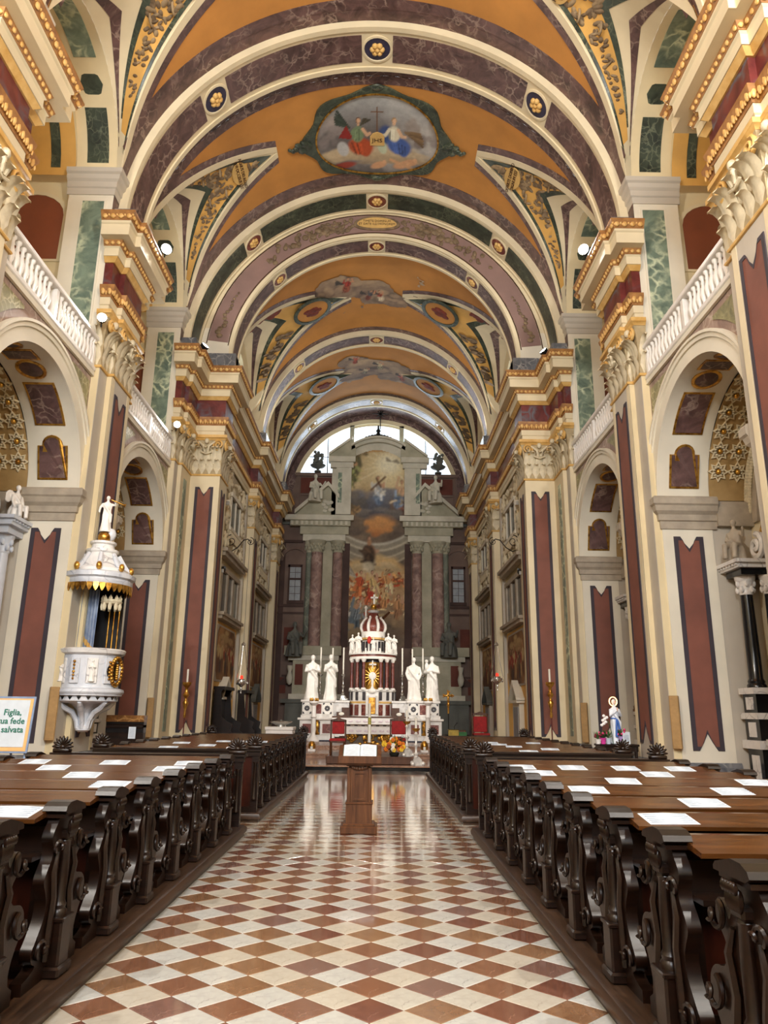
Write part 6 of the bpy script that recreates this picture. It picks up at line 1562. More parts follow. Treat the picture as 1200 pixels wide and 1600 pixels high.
dm = MB().lathe([(a,hz(b)) for a,b in crn]+[(0,hz(953))], (TC[0],TC[1],0), 20).build('crown_dome', RED_M, ha, 50)
for k in range(8):
    a = k*pi/4+.39; MB().tube([(TC[0]+(q+.03)*cos(a),TC[1]+(q+.03)*sin(a),hz(b)) for q,b in crn[:5]]+[(TC[0]+.40*cos(a),TC[1]+.40*sin(a),hz(960))], [.06,.07,.07,.06,.05,.05], 7).build('crown_rib', STATUE_M, dm, 50)
MB().lathe([(.16,hz(957)),(.12,hz(955)),(.26,hz(951.5)),(.28,hz(950)),(.10,hz(947.5)),(0,hz(947))], (TC[0],TC[1],0), 16).build('finial_cup', GREYVEIN, ha, 50)
MB().ell((TC[0],TC[1],hz(943)), .145, 14, 10).build('gilt_orb', GOLD, ha, 180)
cx, cz = TC[0]+.02, hz(930)
MB().bbox((cx,TC[1],cz-.02),(.085,.06,.46),.015).bbox((cx,TC[1],cz+.06),(.34,.06,.085),.015).build('top_cross', STATUE_M, ha)
MB().lathe([(.06,0),(.05,.5),(.07,.55),(.045,.6),(.05,.95),(.09,1.0),(.03,1.1)], (TC[0]-.36,TC[1]+.4,hz(978)), 8).build('carved_torch', STATUE_M, ha, 40)
f = MB()
for k in range(6): f.tube([(TC[0]+.35,TC[1]+.5,hz(965)),(TC[0]+.45+.06*k,TC[1]+.5,hz(957)+.05*k)], [.03,.05], 6)
f.build('carved_plumes', WALNUT, ha, 50)
# small crucifix and monstrance in the opening
MB().bbox((TC[0],TC[1]-1.05,hz(1038)),(.05,.04,.36),.01).bbox((TC[0],TC[1]-1.05,hz(1038)+.0),(.32,.04,.07),.01).lathe([(.12,hz(1078)),(.04,hz(1072)),(.06,hz(1064)),(.03,hz(1050))], (TC[0],TC[1]-1.05,0), 10).ell((TC[0],TC[1]-1.05,hz(1056)), (.16,.03,.17), 12, 8).build('white_crucifix', STATUE_M, ha, 50)
# statues standing on the altar
def hstat(pxc, py0, py1, label, d=.3, name='marble_statue', grp=None, **k):
    z0, z1 = hz(py0), hz(py1); h = (z1-z0)/0.985*1.0
    return statue(name, label, 'statue', (HB.x+hx(pxc,(py0+py1)/2), HY+d, HB.z+z0), k.pop('rz',0), h, STATUE_M, grp, **k)
hstat(486,1094.5,1025,'white marble saint in a surplice, outermost on the left of the high altar',.35,seed=1,arms='folded',rz=.25,width=1.1,lean=.02)
hstat(516,1094.5,1024,'white marble saint in a plain habit beside the tabernacle, left of the high altar',.35,seed=2,arms='pray',rz=.1)
hstat(647,1094.5,1027,'white marble saint with a wide cloak beside the tabernacle, right of the high altar',.35,seed=3,arms='down',rz=-.1,width=1.15)
hstat(676,1094.5,1025,'white marble saint carrying a child, outermost on the right of the high altar',.35,seed=4,arms='folded',rz=-.25,child=True,width=1.1)
for i,(pxc,y1,lb) in enumerate(((549.5,989,'outer left'),(559.5,987.5,'inner left'),(607,988,'inner right'),(616.5,989,'outer right'))):
    xx = hx(pxc,1005)-TC[0]
    hstat(pxc,1019.5,y1,'small white statue standing %s on the tabernacle cornice' % lb, TC[1]-sqrt(max(.02,.95**2-xx*xx)),'small_statue','statuettes on the tabernacle',seed=10+i,arms='folded',width=1.15)
hstat(583.5,1019.5,996,'small seated white statue in the middle of the tabernacle cornice',TC[1]-.92,'small_statue','statuettes on the tabernacle',seed=15,arms='out',width=1.2)
rd = MB().ell((0,0,0),(.10,.05,.17),10,7).build('red_burse', plain('red_silk', (190,40,26), .6, .1, 6), None, 180, 1, (HB.x+hx(575.5),HY+TC[1]-.80,HB.z+hz(999))); tag(rd,'small red cloth ornament behind the seated statuette on the tabernacle','ornament')
# tall candlesticks
def candlestick(name, label, loc, h, hc, mat=SILVER, group=None, wide=.17):
    t = thing(name, label, 'candlestick', loc, 0, group)
    b = MB().lathe([(wide,0),(wide*.95,.04),(wide*.8,.07),(wide*.75,.16),(wide*.35,.24)], (0,0,0), 3)
    for k in range(3): b.ell((wide*.92*cos(2*pi*k/3),wide*.92*sin(2*pi*k/3),.05), wide*.3, 8, 6)
    b.build('foot', mat, t, 50)
    MB().lathe([(wide*.35,.22),(.05,.26),(.075,.31),(.035,.36),(.032,h*.48),(.075,h*.54),(.032,h*.6),(.028,h*.80),(.06,h*.85),(.028,h*.89),(.035,h*.94)], (0,0,0), 12).build('stem', mat, t, 50)
    MB().lathe([(.03,h*.90),(.10,h*.95),(.12,h),(0,h)], (0,0,0), 12).build('drip_pan', GOLD if group and 'flowers' in group else mat, t, 50)
    if hc: MB().lathe([(.035,h),(.033,h+hc-.01),(.012,h+hc),(0,h+hc)], (0,0,0), 10).build('candle', CANDLE, t, 50); MB().tube([(0,0,h+hc),(0,0,h+hc+.02)], .004, 5).build('wick', BLACK, t)
    return t
for i, (pxc, lb) in enumerate(((498.5,'outermost left'),(517,'behind the habited saint, left'),(535,'next to the tabernacle, left'),(629.5,'next to the tabernacle, right'),(646,'behind the cloaked saint, right'),(662.5,'outermost right'))):
    candlestick('altar_candlestick', 'tall silver candlestick with white candle on the high altar, %s' % lb, (HB.x+hx(pxc,1060),HY+(1.0 if i in (1,4) else .75),HB.z+hz(1094.5)), hz(1053)-hz(1094.5), hz(1010)-hz(1053), SILVER, 'candlesticks on the high altar', .2)
# ornate white pillar lamps before the altar
for s, pxc in ((-1,489),(1,669)):
    c = at_y(pxc,1150,32.2); t = thing('pillar_candelabrum', 'white baluster candelabrum before the %s pedestals of the high altar' % ('left' if s < 0 else 'right'), 'candelabrum', (c.x,32.2,.38))
    z1 = at_y(pxc,1093,32.2).z-.38
    MB().lathe([(.26,0),(.26,.06),(.12,.2),(.09,.3),(.11,.5),(.09,z1*.55),(.13,z1*.58),(.1,z1*.64),(.09,z1*.85),(.2,z1*.92),(.2,z1*.96),(0,z1*.96)], (0,0,0), 14).build('shaft', WMARBLE, t, 40)
    f = MB()
    for k in range(6): f.lathe([(.03,0),(.05,.03),(.045,.12),(.02,.15)], (.15*cos(k*pi/3),.15*sin(k*pi/3),z1*.95), 8)
    f.build('lights', GOLD, t, 50)

# ================================================================== FREE-STANDING ALTAR AND SANCTUARY FURNITURE
AY = 29.0
def fx(px, py, y): return at_y(px,py,y).x
def fz(px, py, y): return at_y(px,py,y).z
t = thing('front_altar', 'free-standing altar with embroidered white cloth and gilded front', 'altar', (0,AY,.38))
xa, xb = fx(529,1140,AY), fx(628,1140,AY); zt = fz(578,1136,AY)-.38
MB().bbox(((xa+xb)/2,.4,zt-.06),(xb-xa,1.0,.12),.02).build('table_top', WMARBLE, t)
lc = MB().box(xa-.03,xb+.03,-.12,.92,zt,zt+.012).box(xa-.03,xb+.03,-.125,-.112,fz(578,1147,AY)-.38,zt+.01).build('altar_cloth', CLOTH, t)
f = MB()
for k in range(8): f.ell((xa+.2+k*(xb-xa-.4)/7,-.128,zt-.14), (.11,.01,.05), 8, 4)
f.build('embroidery', LACE, lc, 60)
MB().box(fx(541,1150,AY),fx(613,1150,AY),.08,.8,.0,zt-.1).build('altar_block', plain('dark_gilt_ground', (70,52,24), .5, .2, 5), t)
f = MB(); r = random.Random(6)
for k in range(46): f.ell((fx(543,1150,AY)+r.random()*(fx(611,1150,AY)-fx(543,1150,AY)),.06,.05+.5*r.random()), (.05+.06*r.random(),.04,.05+.05*r.random()), 7, 5)
for e in (-1,0,1): spiral(f, ((xa+xb)/2+e*.65,.03,.32), (0,-1), (1,0), .2, 1, 1.7, .035)
f.build('gilt_carving', GOLD, t, 50)
MB().box(fx(536,1165,AY),fx(620,1165,AY),-.25,1.0,-.0,.05).build('altar_step', CH_ST, t)
# low wooden dais on the chancel step
c0, c1 = fx(510,1193,22.9), fx(642,1193,22.9)
t = thing('wooden_dais', 'low brown wooden platform on the chancel step behind the lectern', 'platform', ((c0+c1)/2,22.6,.13)); w = (c1-c0)
MB().bbox((0,1.3,.10),(w,2.6,.20),.01).build('deck', WALNUT, t); MB().box(-w/2-.01,w/2+.01,-.01,.02,.16,.21).build('nosing', WALNUT, t)
# paschal candle
cx = fx(577,1160,24.2)
t = thing('paschal_candle', 'tall decorated paschal candle in a gilded foot before the front altar', 'candle', (cx,24.2,.33))
zz = lambda py: fz(577,py,24.2)-.33
MB().lathe([(.16,0),(.16,.05),(.06,.12),(.09,.2),(.05,.3),(.08,zz(1160))], (0,0,0), 14).build('stand', GOLD, t, 50)
MB().lathe([(.05,zz(1160)),(.05,zz(1119)),(0,zz(1119))], (0,0,0), 14).build('candle', CANDLE, t, 50)
MB().lathe([(.052,zz(1132)),(.054,zz(1130)),(.052,zz(1124)),(.051,zz(1121)),(0,zz(1119))], (0,0,0), 14).build('painted_band', plain('green_gold_print', (110,130,70), .6, .3, 20, c2=(214,190,90)), t, 50)
MB().tube([(0,0,zz(1121)),(0,0,zz(1099))], .035, 8).build('upper_candle', CANDLE, t, 50)
# red upholstered chairs
def red_chair(label, loc, rz, h=1.15, w=.55):
    t = thing('red_chair', label, 'chair', loc, rz, 'red upholstered chairs')
    MB().bbox((0,0,.44),(w,.5,.08),.02).build('seat', RED_F, t)
    b = MB().bbox((0,.24,.80),(w-.1,.06,h-.62),.02).build('backrest', RED_F, t)
    MB().bbox((-w/2+.02,.24,h/2),(.05,.06,h),.01).bbox((w/2-.02,.24,h/2),(.05,.06,h),.01).build('back_post', WALNUT, t)
    MB().prism([(-w/2,h-.06),(w/2,h-.06),(w/2,h),(w*.2,h+.03),(0,h+.08),(-w*.2,h+.03),(-w/2,h)], lambda a,z,d: (a,.21+d,z), 0, .06).build('crest_rail', WALNUT, t)
    MB().bbox((0,-.22,.39),(w,.04,.06),.01).build('apron', WALNUT, t)
    for x in (-1,1):
        for y in (-1,1): MB().lathe([(.025,0),(.035,.1),(.022,.2),(.03,.4)], (x*(w/2-.04),y*.22,0), 8).build('leg', WALNUT, t, 40)
    return t
red_chair('red upholstered chair on the dais left of the lectern', (fx(527,1180,23.4),23.4,.33), 0, 1.02, .48)
red_chair('red upholstered chair behind the flower arrangement', (fx(623,1170,24.3),24.3,.33), 0, 1.05, .55)
red_chair('red upholstered chair beside the right chancel wall', (fx(752,1150,29.5),29.5,.38), 0, 1.2, .62)
# flower arrangement
c = Vector((fx(616,1180,23.0),23.0,.33))
t = thing('flower_arrangement', 'low arrangement of orange, yellow and white flowers on the dais', 'flowers', c)
MB().lathe([(.10,0),(.13,.03),(.15,.10),(.13,.12),(0,.12)], (0,0,0), 14).build('bowl', plain('dark_vase', (40,40,34), .4, .1, 4), t, 50)
r = random.Random(12); f = MB()
for k in range(60):
    a = r.random()*6.28; e = r.random(); p0 = Vector((0,0,.15)); d_ = Vector((cos(a)*(.15+.22*e),sin(a)*.2,.12+.35*r.random())); 
    b_ = Vector((-sin(a),cos(a),0))*.03; f.add([p0+d_*.3, p0+d_*.7+b_, p0+d_, p0+d_*.7-b_], [(0,1,2,3)])
f.build('leaves', LEAF, t)['kind'] = 'stuff'
FLC = [plain('orange_petals', (222,120,30), .7, .1, 12), plain('yellow_petals', (232,190,50), .7, .1, 12), plain('white_petals', (240,236,226), .7, .05, 12), plain('rust_petals', (150,70,40), .7, .1, 12)]
for k in range(40):
    a = r.random()*6.28; e = sqrt(r.random()); m = MB(); q = Vector((.34*e*cos(a),.2*e*sin(a)-.07,.14+.46*r.random()*(1-.4*e)))
    for j in range(6): m.ell(q+Vector((.04*cos(j*1.05),-.01,.04*sin(j*1.05))), (.032,.02,.032), 6, 4)
    m.ell(q+Vector((0,-.025,0)), .022, 6, 4); m.build('flower', FLC[(0,1,1,3,0,2)[k%6]], t, 60)
CANDLEST = plain('whitened_silver', (226,224,218), .35, .08, 7, metal=.3)
# silver candle stands on the step
candlestick('silver_candle_stand', 'white and gilt candle stand on the chancel step beside the pews', (fx(650,1203,22.35),22.35,.13), 1.02, .30, CANDLEST, 'candle stands by the flowers', .22)
candlestick('silver_candle_stand', 'white and gilt candle stand next to the flower arrangement', (fx(635.5,1192,22.95),22.95,.335), 1.0, .32, CANDLEST, 'candle stands by the flowers', .2)
# lanterns at the altar steps
for (pxc, pyb, lb) in ((487,1176,'left lantern at the high altar steps, beside the pews'),(484,1176,''),(663,1176,'right lantern at the high altar steps, beside the pews')):
    if not lb: continue
    y = 27.2; t = thing('lantern', 'gilded glass ' + lb, 'lantern', (fx(pxc,pyb,y),y,.24)); z1 = fz(pxc,1158,y)-.24
    MB().bbox((0,0,.04),(.26,.26,.08),.01).build('base', WMARBLE, t); MB().lathe([(.10,.08),(.13,z1*.4),(.13,z1*.7),(.06,z1),(0,z1)], (0,0,0), 10).build('gilt_shade', GOLD, t, 40)
    MB().lathe([(.05,.08),(.05,z1*.5)], (0,-.14,0), 10).build('candle', CANDLE, t, 50)
# processional cross, ambo with gold cloth, font
y = 27.0; c = Vector((fx(701,1150,y),y,.24)); z = lambda py: fz(700,py,y)-.24
t = thing('processional_cross', 'gilded processional cross on a slender pole near the ambo', 'cross', c)
MB().tube([(0,0,0),(0,0,z(1112))], .018, 8).build('pole', BLACK, t); MB().lathe([(.2,0),(.2,.03),(.03,.06),(.02,.1)], (0,0,0), 14).build('foot', BLACK, t, 40)
MB().lathe([(.03,z(1115)),(.035,z(1104)),(.06,z(1102)),(.04,z(1098))], (0,0,0), 10).build('socket', GOLD, t, 50)
m = MB().bbox((0,0,(z(1100)+z(1081))/2),(.08,.05,z(1081)-z(1100)),.012).bbox((0,0,z(1087)),(.30,.05,.08),.012)
for (a,b_) in ((-.15,z(1087)),(.15,z(1087)),(0,z(1081))):
    for k in range(3): m.ell((a+.035*cos(k*2.1),0,b_+.035*sin(k*2.1)), .032, 7, 5)
m.build('cross_arms', GOLD, t, 50)
y = 26.4; t = thing('ambo', 'reading desk hung with a gold cloth on the right of the chancel', 'lectern', (fx(716,1170,y),y,.24)); z1 = fz(712,1141,y)-.24
MB().bbox((0,.2,z1*.5),(.55,.4,z1),.02).build('desk', WALNUT, t); MB().box(-.33,.02,-.03,-.01,.2,z1+.02).box(-.33,.02,-.03,.3,z1+.005,z1+.02).build('gold_cloth', plain('gold_brocade', (150,126,40), .6, .15, 9), t)
MB().box(.03,.30,-.02,.0,.3,z1-.06).build('green_cloth', plain('green_cloth', (30,88,40), .7, .12, 9), t)
MB().ell((-.15,-.035,z1-.34),(.07,.01,.12),8,6).build('embroidered_emblem', GOLD, t, 60)
MB().tube([(-.1,.15,z1),(-.12,.1,z1+.12),(-.05,.02,z1+.22)], .012, 6).ell((-.03,0,z1+.24), (.03,.03,.025), 8, 6).build('microphone', BLACK, t, 50)
y = 28.0; x0, x1 = fx(415.5,1145,y), fx(457.5,1145,y); z = lambda py: fz(436,py,y)-.24; cw = x1-x0
t = thing('baptismal_font', 'white square font with a silver basin on top, left side of the chancel', 'font', ((x0+x1)/2,y,.24))
MB().bbox((0,.3,z(1147)*.5),(cw*.95,.8,z(1147)),.015).build('body', WMARBLE, t); MB().bbox((0,.3,(z(1147)+z(1141))/2),(cw,.88,z(1141)-z(1147)),.015).bbox((0,.3,(z(1141)+z(1135.5))/2),(cw*1.06,.94,z(1135.5)-z(1141)),.02).build('cornice', WMARBLE, t)
MB().box(-cw*.3,cw*.3,-.105,-.1,.2,z(1150)).build('grey_panel', GREYVEIN, t)
MB().lathe([(.2,z(1135.5)),(.18,z(1133)),(.40,z(1129)),(.42,z(1127)),(.2,z(1126.5)),(.03,z(1125.5)),(0,z(1124))], (0,.3,0), 20).build('basin', SILVER, t, 50)
# dark carved choir stalls
for (pxc, py0, y, lb) in ((362,1152,29.6,'nearer the nave'),(392,1152,34.6,'farther from the nave')):
    x = -5.5; zt = 2.2; t = thing('choir_stall', 'dark carved wooden choir stall against the left chancel wall, '+lb, 'stall', (x,y,.24))
    MB().box(-.35,-.28,-.9,.9,0,2.1).build('back_panel', PEW, t); MB().bbox((-.1,0,.45),(.5,1.8,.06),.01).build('seat', PEW, t)
    for yy in (-.92,.92):
        MB().prism([(-.35,0),(.45,0),(.45,.5),(.35,.6),(.42,.85),(.2,.95),(.0,1.1),(-.05,1.6),(-.1,2.0),(.0,2.15),(-.35,2.2)], lambda a,zz_,d: (a,yy+d,zz_), -.04, .04).build('stall_end', PEW, t)
    MB().box(-.38,.05,-.98,.98,2.1,2.22).build('canopy', PEW, t)

# ================================================================== HANGING LAMPS, CANDLE STANDS, BRACKETS
GLOW_RED = emit('red_lamp_glass', (230,40,20), 1.5)
for s, pxc, pyl in ((-1,377,1068),(1,777,1064)):
    y = 29.5; c = at_y(pxc,pyl,y); zt = at_y(pxc,1005,y).z-c.z
    t = thing('sanctuary_lamp', 'silver sanctuary lamp hung on chains from the %s iron bracket' % ('left' if s < 0 else 'right'), 'lamp', c)
    MB().lathe([(0,-.38),(.03,-.36),(.015,-.28),(.05,-.2),(.03,-.14),(.14,-.04),(.2,.03),(.19,.1),(.12,.14),(.13,.17),(0,.17)], (0,0,0), 16).build('lamp_body', SILVER, t, 50)
    MB().lathe([(.05,.17),(.06,.24),(.04,.3),(0,.31)], (0,0,0), 10).build('red_glass', GLOW_RED, t, 50)
    MB().lathe([(.01,zt-.12),(.09,zt-.08),(.06,zt),(.0,zt+.06)], (0,0,0), 12).build('hanger', SILVER, t, 50)
    for k in range(3):
        a = k*2.1+.4; MB().tube([(.2*cos(a),.2*sin(a),.05),(.27*cos(a),.27*sin(a),.16),(.16*cos(a),.16*sin(a),zt*.45),(.05*cos(a),.05*sin(a),zt-.08)], .013, 5).build('chain', SILVER, t)
        MB().ell((.23*cos(a),.23*sin(a),.02), (.05,.05,.07), 7, 5).build('arm_ornament', SILVER, t, 60)
    zb = at_y(pxc,846,y).z-c.z
    MB().tube([(0,0,zt),(0,0,zb)], .008, 5).build('cord', BLACK, t)
    xw = s*6.0-c.x
    b = thing('iron_bracket', 'scrolled wrought-iron lamp bracket on the %s chancel wall' % ('left' if s < 0 else 'right'), 'bracket', (s*5.98,y,c.z+zb)); L_ = -xw
    m = MB().tube([(0,0,-.3),(L_*.25,0,-.42),(L_*.5,0,-.25),(L_*.72,0,.05),(L_*.9,0,.1),(L_,0,.0),(L_*1.02,0,-.08)], .022, 6)
    spiral(m, (L_*.2,0,.02), (0,1), (s*-1,0), .26, 1, 1.5, .02); spiral(m, (L_*1.0,0,.0), (0,1), (s,0), .17, 1, 1.5, .018); m.tube([(0,0,-.45),(0,0,.4)], .025, 6)
    m.build('scrollwork', IRON, b, 50)
for s, pxc in ((-1,289),(1,861)):
    y = 24.9; zt = lambda py: at_y(pxc,py,y).z; x = at_y(pxc,1110,y).x
    t = thing('processional_candle', 'gilded candle standard with red pole before the %s chancel pier' % ('left' if s < 0 else 'right'), 'candle stand', (x,y,.13))
    MB().lathe([(.22,0),(.22,.04),(.04,.09),(.02,.12)], (0,0,0), 14).build('foot', BLACK, t, 40)
    MB().tube([(0,0,.1),(0,0,zt(1122)-.13)], .022, 8).build('pole', plain('dark_red_pole', (90,24,18), .5, .1, 4), t)
    z0, z1 = zt(1122)-.13, zt(1066)-.13; h = z1-z0
    MB().lathe([(.02,z0),(.05,z0+h*.05),(.03,z0+h*.2),(.07,z0+h*.34),(.10,z0+h*.42),(.05,z0+h*.5),(.04,z0+h*.55),(.11,z0+h*.64),(.06,z0+h*.72),(.05,z0+h*.84),(.14,z0+h*.93),(.15,z1),(0,z1)], (0,0,0), 14).build('gilt_holder', GOLD, t, 50)
    MB().lathe([(.035,z1),(.033,zt(1046)-.13),(0,zt(1045)-.13)], (0,0,0), 10).build('candle', CANDLE, t, 50)
# black spotlights on the chancel walls
for (pxc,pyc,s,y) in ((357,890,-1,28.0),(807,893,1,28.0),(362,785,-1,28.2),(800,785,1,28.2)):
    c = at_y(pxc,pyc,y); c.x = s*5.72
    t = thing('wall_spotlight', '%s spotlight fixed to the %s chancel wall %s' % ('white' if pyc < 850 else 'black','left' if s < 0 else 'right','among the stucco' if pyc < 850 else 'above the coretto window'), 'spotlight', c)
    mt = WHITE_P if pyc < 850 else BLACK
    MB().bbox((0,0,0),(.22,.3,.2),.03,Matrix.Rotation(.4,3,'X')).build('housing', mt, t); MB().bbox((-.0,-.17,-.08),(.18,.02,.15),.01).build('lens', SILVER, t); MB().tube([(0,.05,.0),(s*.25,.1,.0)], .03, 6).build('arm', mt, t)
    if pyc > 850:
        l = bpy.data.lights.new('altar_beam', 'SPOT'); l.energy = 900; l.color = (1,.95,.86); l.spot_size = radians(46); l.spot_blend = .5; l.shadow_soft_size = .1
        o = bpy.data.objects.new('altar_beam', l); COL.objects.link(o); o.parent = t; dd = Vector((0,HY,2.8))-c; o.location = dd.normalized()*.35; o.rotation_euler = dd.to_track_quat('-Z','Y').to_euler()
# ================================================================== FLOODLIGHTS (visible, switched on; the vault ones added)
def flood(name, label, loc, aim, power, size=.16, cone=None):
    t = thing('floodlight', label, 'lamp', loc, 0, 'floodlights on the cornices'); d = (Vector(aim)-Vector(loc)).normalized(); R3 = d.to_track_quat('-Z','Y').to_matrix()
    def P_(v): return R3 @ Vector(v)
    MB().lathe([(size*.7,.16),(size*.9,.1),(size,-.02),(size*.96,-.04),(size*.9,-.02)], (0,0,0), 16, R3).build('housing', BLACK, t, 40)
    MB().lathe([(0,-.012),(size*.9,-.012),(size*.9,-.02),(0,-.025)], (0,0,0), 16, R3).build('lens', LAMP_ON, t, 40)
    MB().tube([P_((0,0,.1)),P_((0,0,.1))+Vector((0,0,-.22))], .02, 6).build('bracket', BLACK, t)
    l = bpy.data.lights.new('flood_beam', 'SPOT'); l.energy = power; l.color = (1,.96,.90); l.shadow_soft_size = .12; l.spot_size = radians(150); l.spot_blend = .6
    o = bpy.data.objects.new('flood_beam', l); COL.objects.link(o); o.parent = t; o.location = d*.08; o.rotation_euler = d.to_track_quat('-Z','Y').to_euler()
    return t
LAMP_ON = emit('lit_lamp_glass', (255,244,220), 40)
flood('f','bright floodlight on the cornice of the left pier beside the pulpit', (-5.95,18.55,14.32), (0.5,9,12), 500)
flood('f','bright floodlight on the cornice of the right pier opposite the pulpit', (5.95,18.25,14.32), (-0.5,9,12), 500)
flood('f','bright floodlight at the far end of the left balustrade nearer the entrance', (-6.72,16.6,11.0), (-2,4,9), 250, .12)
flood('f','bright floodlight at the far end of the left balustrade next to the chancel', (-6.7,23.7,11.0), (-1,10,8), 250, .12)
# floods towards the chancel; upward cornice floods added to brighten the vaults
for sx, nm in ((-1,'left'),(1,'right')):
    flood('f','floodlight aimed at the chancel, high on the %s wall by the entrance' % nm, (sx*6.75,-2.0,13.2), (sx*-1.0,40,8.5), 4200)
    flood('f','floodlight added to light the vault, on the %s cornice of the chancel arch' % nm, (sx*6.2,24.6,14.45), (sx*-1.0,20.5,21), 200)
    for (y,wh) in ((34.5,'in the middle of the chancel'),):
        flood('f','floodlight added to light the vault, %s cornice %s' % (nm,wh), (sx*5.2,y,14.3), (0,y-3,20), 250)

# ================================================================== PULPIT
PUL = marble('bluish_pulpit_marble', (196,202,212), (222,224,228), (160,166,178), 1.6, 0.3, 1.6, 0.04)
PC = Vector((-6.45,17.66,0)); t = thing('pulpit', 'white marble pulpit with gilded ornament and domed canopy on the left pier', 'pulpit', (PC.x,PC.y,1.05))
def pp(name, m, mat, par=t, sm=40): return m.build(name, mat, par, sm)
zb = -1.05
OCT = 12
def octl(prof, seg=OCT): return MB().lathe([(r,z+zb) for r,z in prof], (0,0,0), seg, Matrix.Rotation(pi/OCT,3,'Z'))
pp('bracket', octl([(.10,1.08),(.16,1.12),(.16,1.22),(.12,1.25),(.13,1.40),(.18,1.56),(.30,1.68),(.56,1.76)]), PUL)
for k in range(5):
    a = -pi*.75+k*pi*.3; m = MB(); m.tube([(.13*cos(a),.13*sin(a),1.16+zb),(.17*cos(a),.17*sin(a),1.34+zb),(.30*cos(a),.30*sin(a),1.52+zb),(.50*cos(a),.50*sin(a),1.62+zb),(.62*cos(a),.62*sin(a),1.74+zb)], [.05,.055,.06,.06,.05], 6); pp('bracket_rib', m, PUL)
gr = octl([(.60,1.72),(.70,1.76),(.70,1.86),(.78,1.88),(.78,1.93)]); pp('lower_frieze', gr, PUL)
for k in range(22):
    a = -pi+k*2*pi/22; pp('frieze_hole', MB().prism([(-.05,.0),(.05,.0),(.0,-.075)], lambda u,v,d: (cos(a)*(.69+d)-sin(a)*u, sin(a)*(.69+d)+cos(a)*u, 1.855+v+zb), 0, .012), BLACK_M, t, None)
pp('base_moulding', octl([(.80,1.92),(.82,1.96),(.80,2.02),(.70,2.05)]), PUL); pp('parapet', octl([(.68,2.02),(.66,2.30),(.68,2.78)]), PUL)
pp('parapet_rail', octl([(.70,2.78),(.76,2.82),(.78,2.9),(.74,2.93),(.60,2.93)]), GREYVEIN)
pp('pulpit_floor', octl([(.64,2.06),(0,2.06)]), PEW)
for k in range(6):
    a = -pi/2-1.2+k*.55
    if k in (0,2,4):
        m = MB(); m.bbox((0,0,0),(.20,.05,.56),.012,Matrix.Rotation(a+pi/2,3,'Z')); o = m.build('corner_pilaster', PUL, t, None, 1, (.68*cos(a),.68*sin(a),2.42+zb))
        f = MB()
        for j in range(6): f.ell((0,0,.2-.075*j), (.035-.003*(j%3)*2,.035,.03), 7, 5)
        f.build('gilt_drop', GOLD, o, 60, 1, (.05*cos(a),.05*sin(a),0))
    else:
        m = MB(); m.bbox((0,0,0),(.24,.04,.56),.012,Matrix.Rotation(a+pi/2,3,'Z')); m.build('niche_panel', GREYVEIN, t, None, 1, (.66*cos(a),.66*sin(a),2.42+zb))
        st_, vx = statue_mesh('relief_figure', .48, STATUE_M, seed=k, arms='folded'); o = put('relief_figure', st_, t, (.69*cos(a),.69*sin(a),2.18+zb), a+pi/2)
        md = o.modifiers.new('join','REMESH'); md.mode = 'VOXEL'; md.voxel_size = .012; md.use_smooth_shade = True
# gilt cartouche on the side towards the altar
a = -.25; m = MB()
for k in range(22):
    b = 2*pi*k/22; m.ell((.72*cos(a)-sin(a)*.20*cos(b),.72*sin(a)+cos(a)*.20*cos(b),2.42+zb+.30*sin(b)), (.05,.05,.055), 7, 5)
pp('gilt_wreath', m, GOLD, t, 60); m = MB()
for k in range(7): m.ell((.73*cos(a),.73*sin(a),2.26+zb+.05*k), (.05,.05,.04), 7, 5)
pp('gilt_relief', m, GOLD, t, 60); pp('dark_medallion', MB().lathe([(.30,0),(.30,.02),(0,.03)], (.665*cos(a),.665*sin(a),2.42+zb), 16, Vector((cos(a),sin(a),0)).to_track_quat('Z','Y').to_matrix(), sx=1, sy=.7), BLACK_M)
# dark back opening with painted drapery, facing the entrance
pp('back_board', MB().box(-.70,.42,.62,.68,2.0+zb,4.40+zb), BLACK, t, None)
DRAPE = plain('blue_painted_drapery', (104,122,154), .5, .2, 3, c2=(176,188,206))
for (x0,x1,yq) in ((-.64,-.30,-.62),(-.24,.06,-.55)):
    m = MB(); m.surf(lambda u,v: (x0+(x1-x0)*(u*(.8+.2*v)+.2*(1-v)*.5), .56+yq+.05*sin(u*24), 2.05+zb+2.3*v), 0,1,24,0,1,4); pp('drapery', m, DRAPE, t, 60)
    m = MB(); m.surf(lambda u,v: (x0+(x1-x0)*(.1+u*.85), .53+yq+.05*sin(u*24), 3.1+zb+.14*v-.3*u), 0,1,24,0,1,1); pp('drapery_fringe', m, GOLD_P, t, 60)
for x in (.12,.24,.36): pp('gilt_rod', MB().tube([(x,.58,2.05+zb),(x,.58,4.3+zb)], .015, 6), GOLD, t, 50)
# canopy
pp('canopy', octl([(.55,4.40),(.74,4.40),(.77,4.44),(.77,4.54),(.83,4.58),(.83,4.68),(.74,4.72),(.56,4.74)]), PUL)
pp('canopy_ceiling', octl([(.74,4.40),(.5,4.39),(0,4.39)]), PEW)
for k in range(34):
    b = 2*pi*k/34; pp('lambrequin', MB().prism([(-.062,.0),(.062,.0),(.062,-.08),(.03,-.16),(0,-.20),(-.03,-.16),(-.062,-.08)], lambda u,v,d: (cos(b)*(.75+d)-sin(b)*u, sin(b)*(.75+d)+cos(b)*u, 4.42+v+zb), 0, .02), GOLD, t, None)
pp('canopy_dome', octl([(.68,4.70),(.66,4.80),(.54,4.88),(.46,5.0),(.36,5.16),(.34,5.2),(.38,5.24),(.38,5.3),(.28,5.32),(.26,5.42),(.31,5.45),(.31,5.5),(0,5.5)]), GREYVEIN)
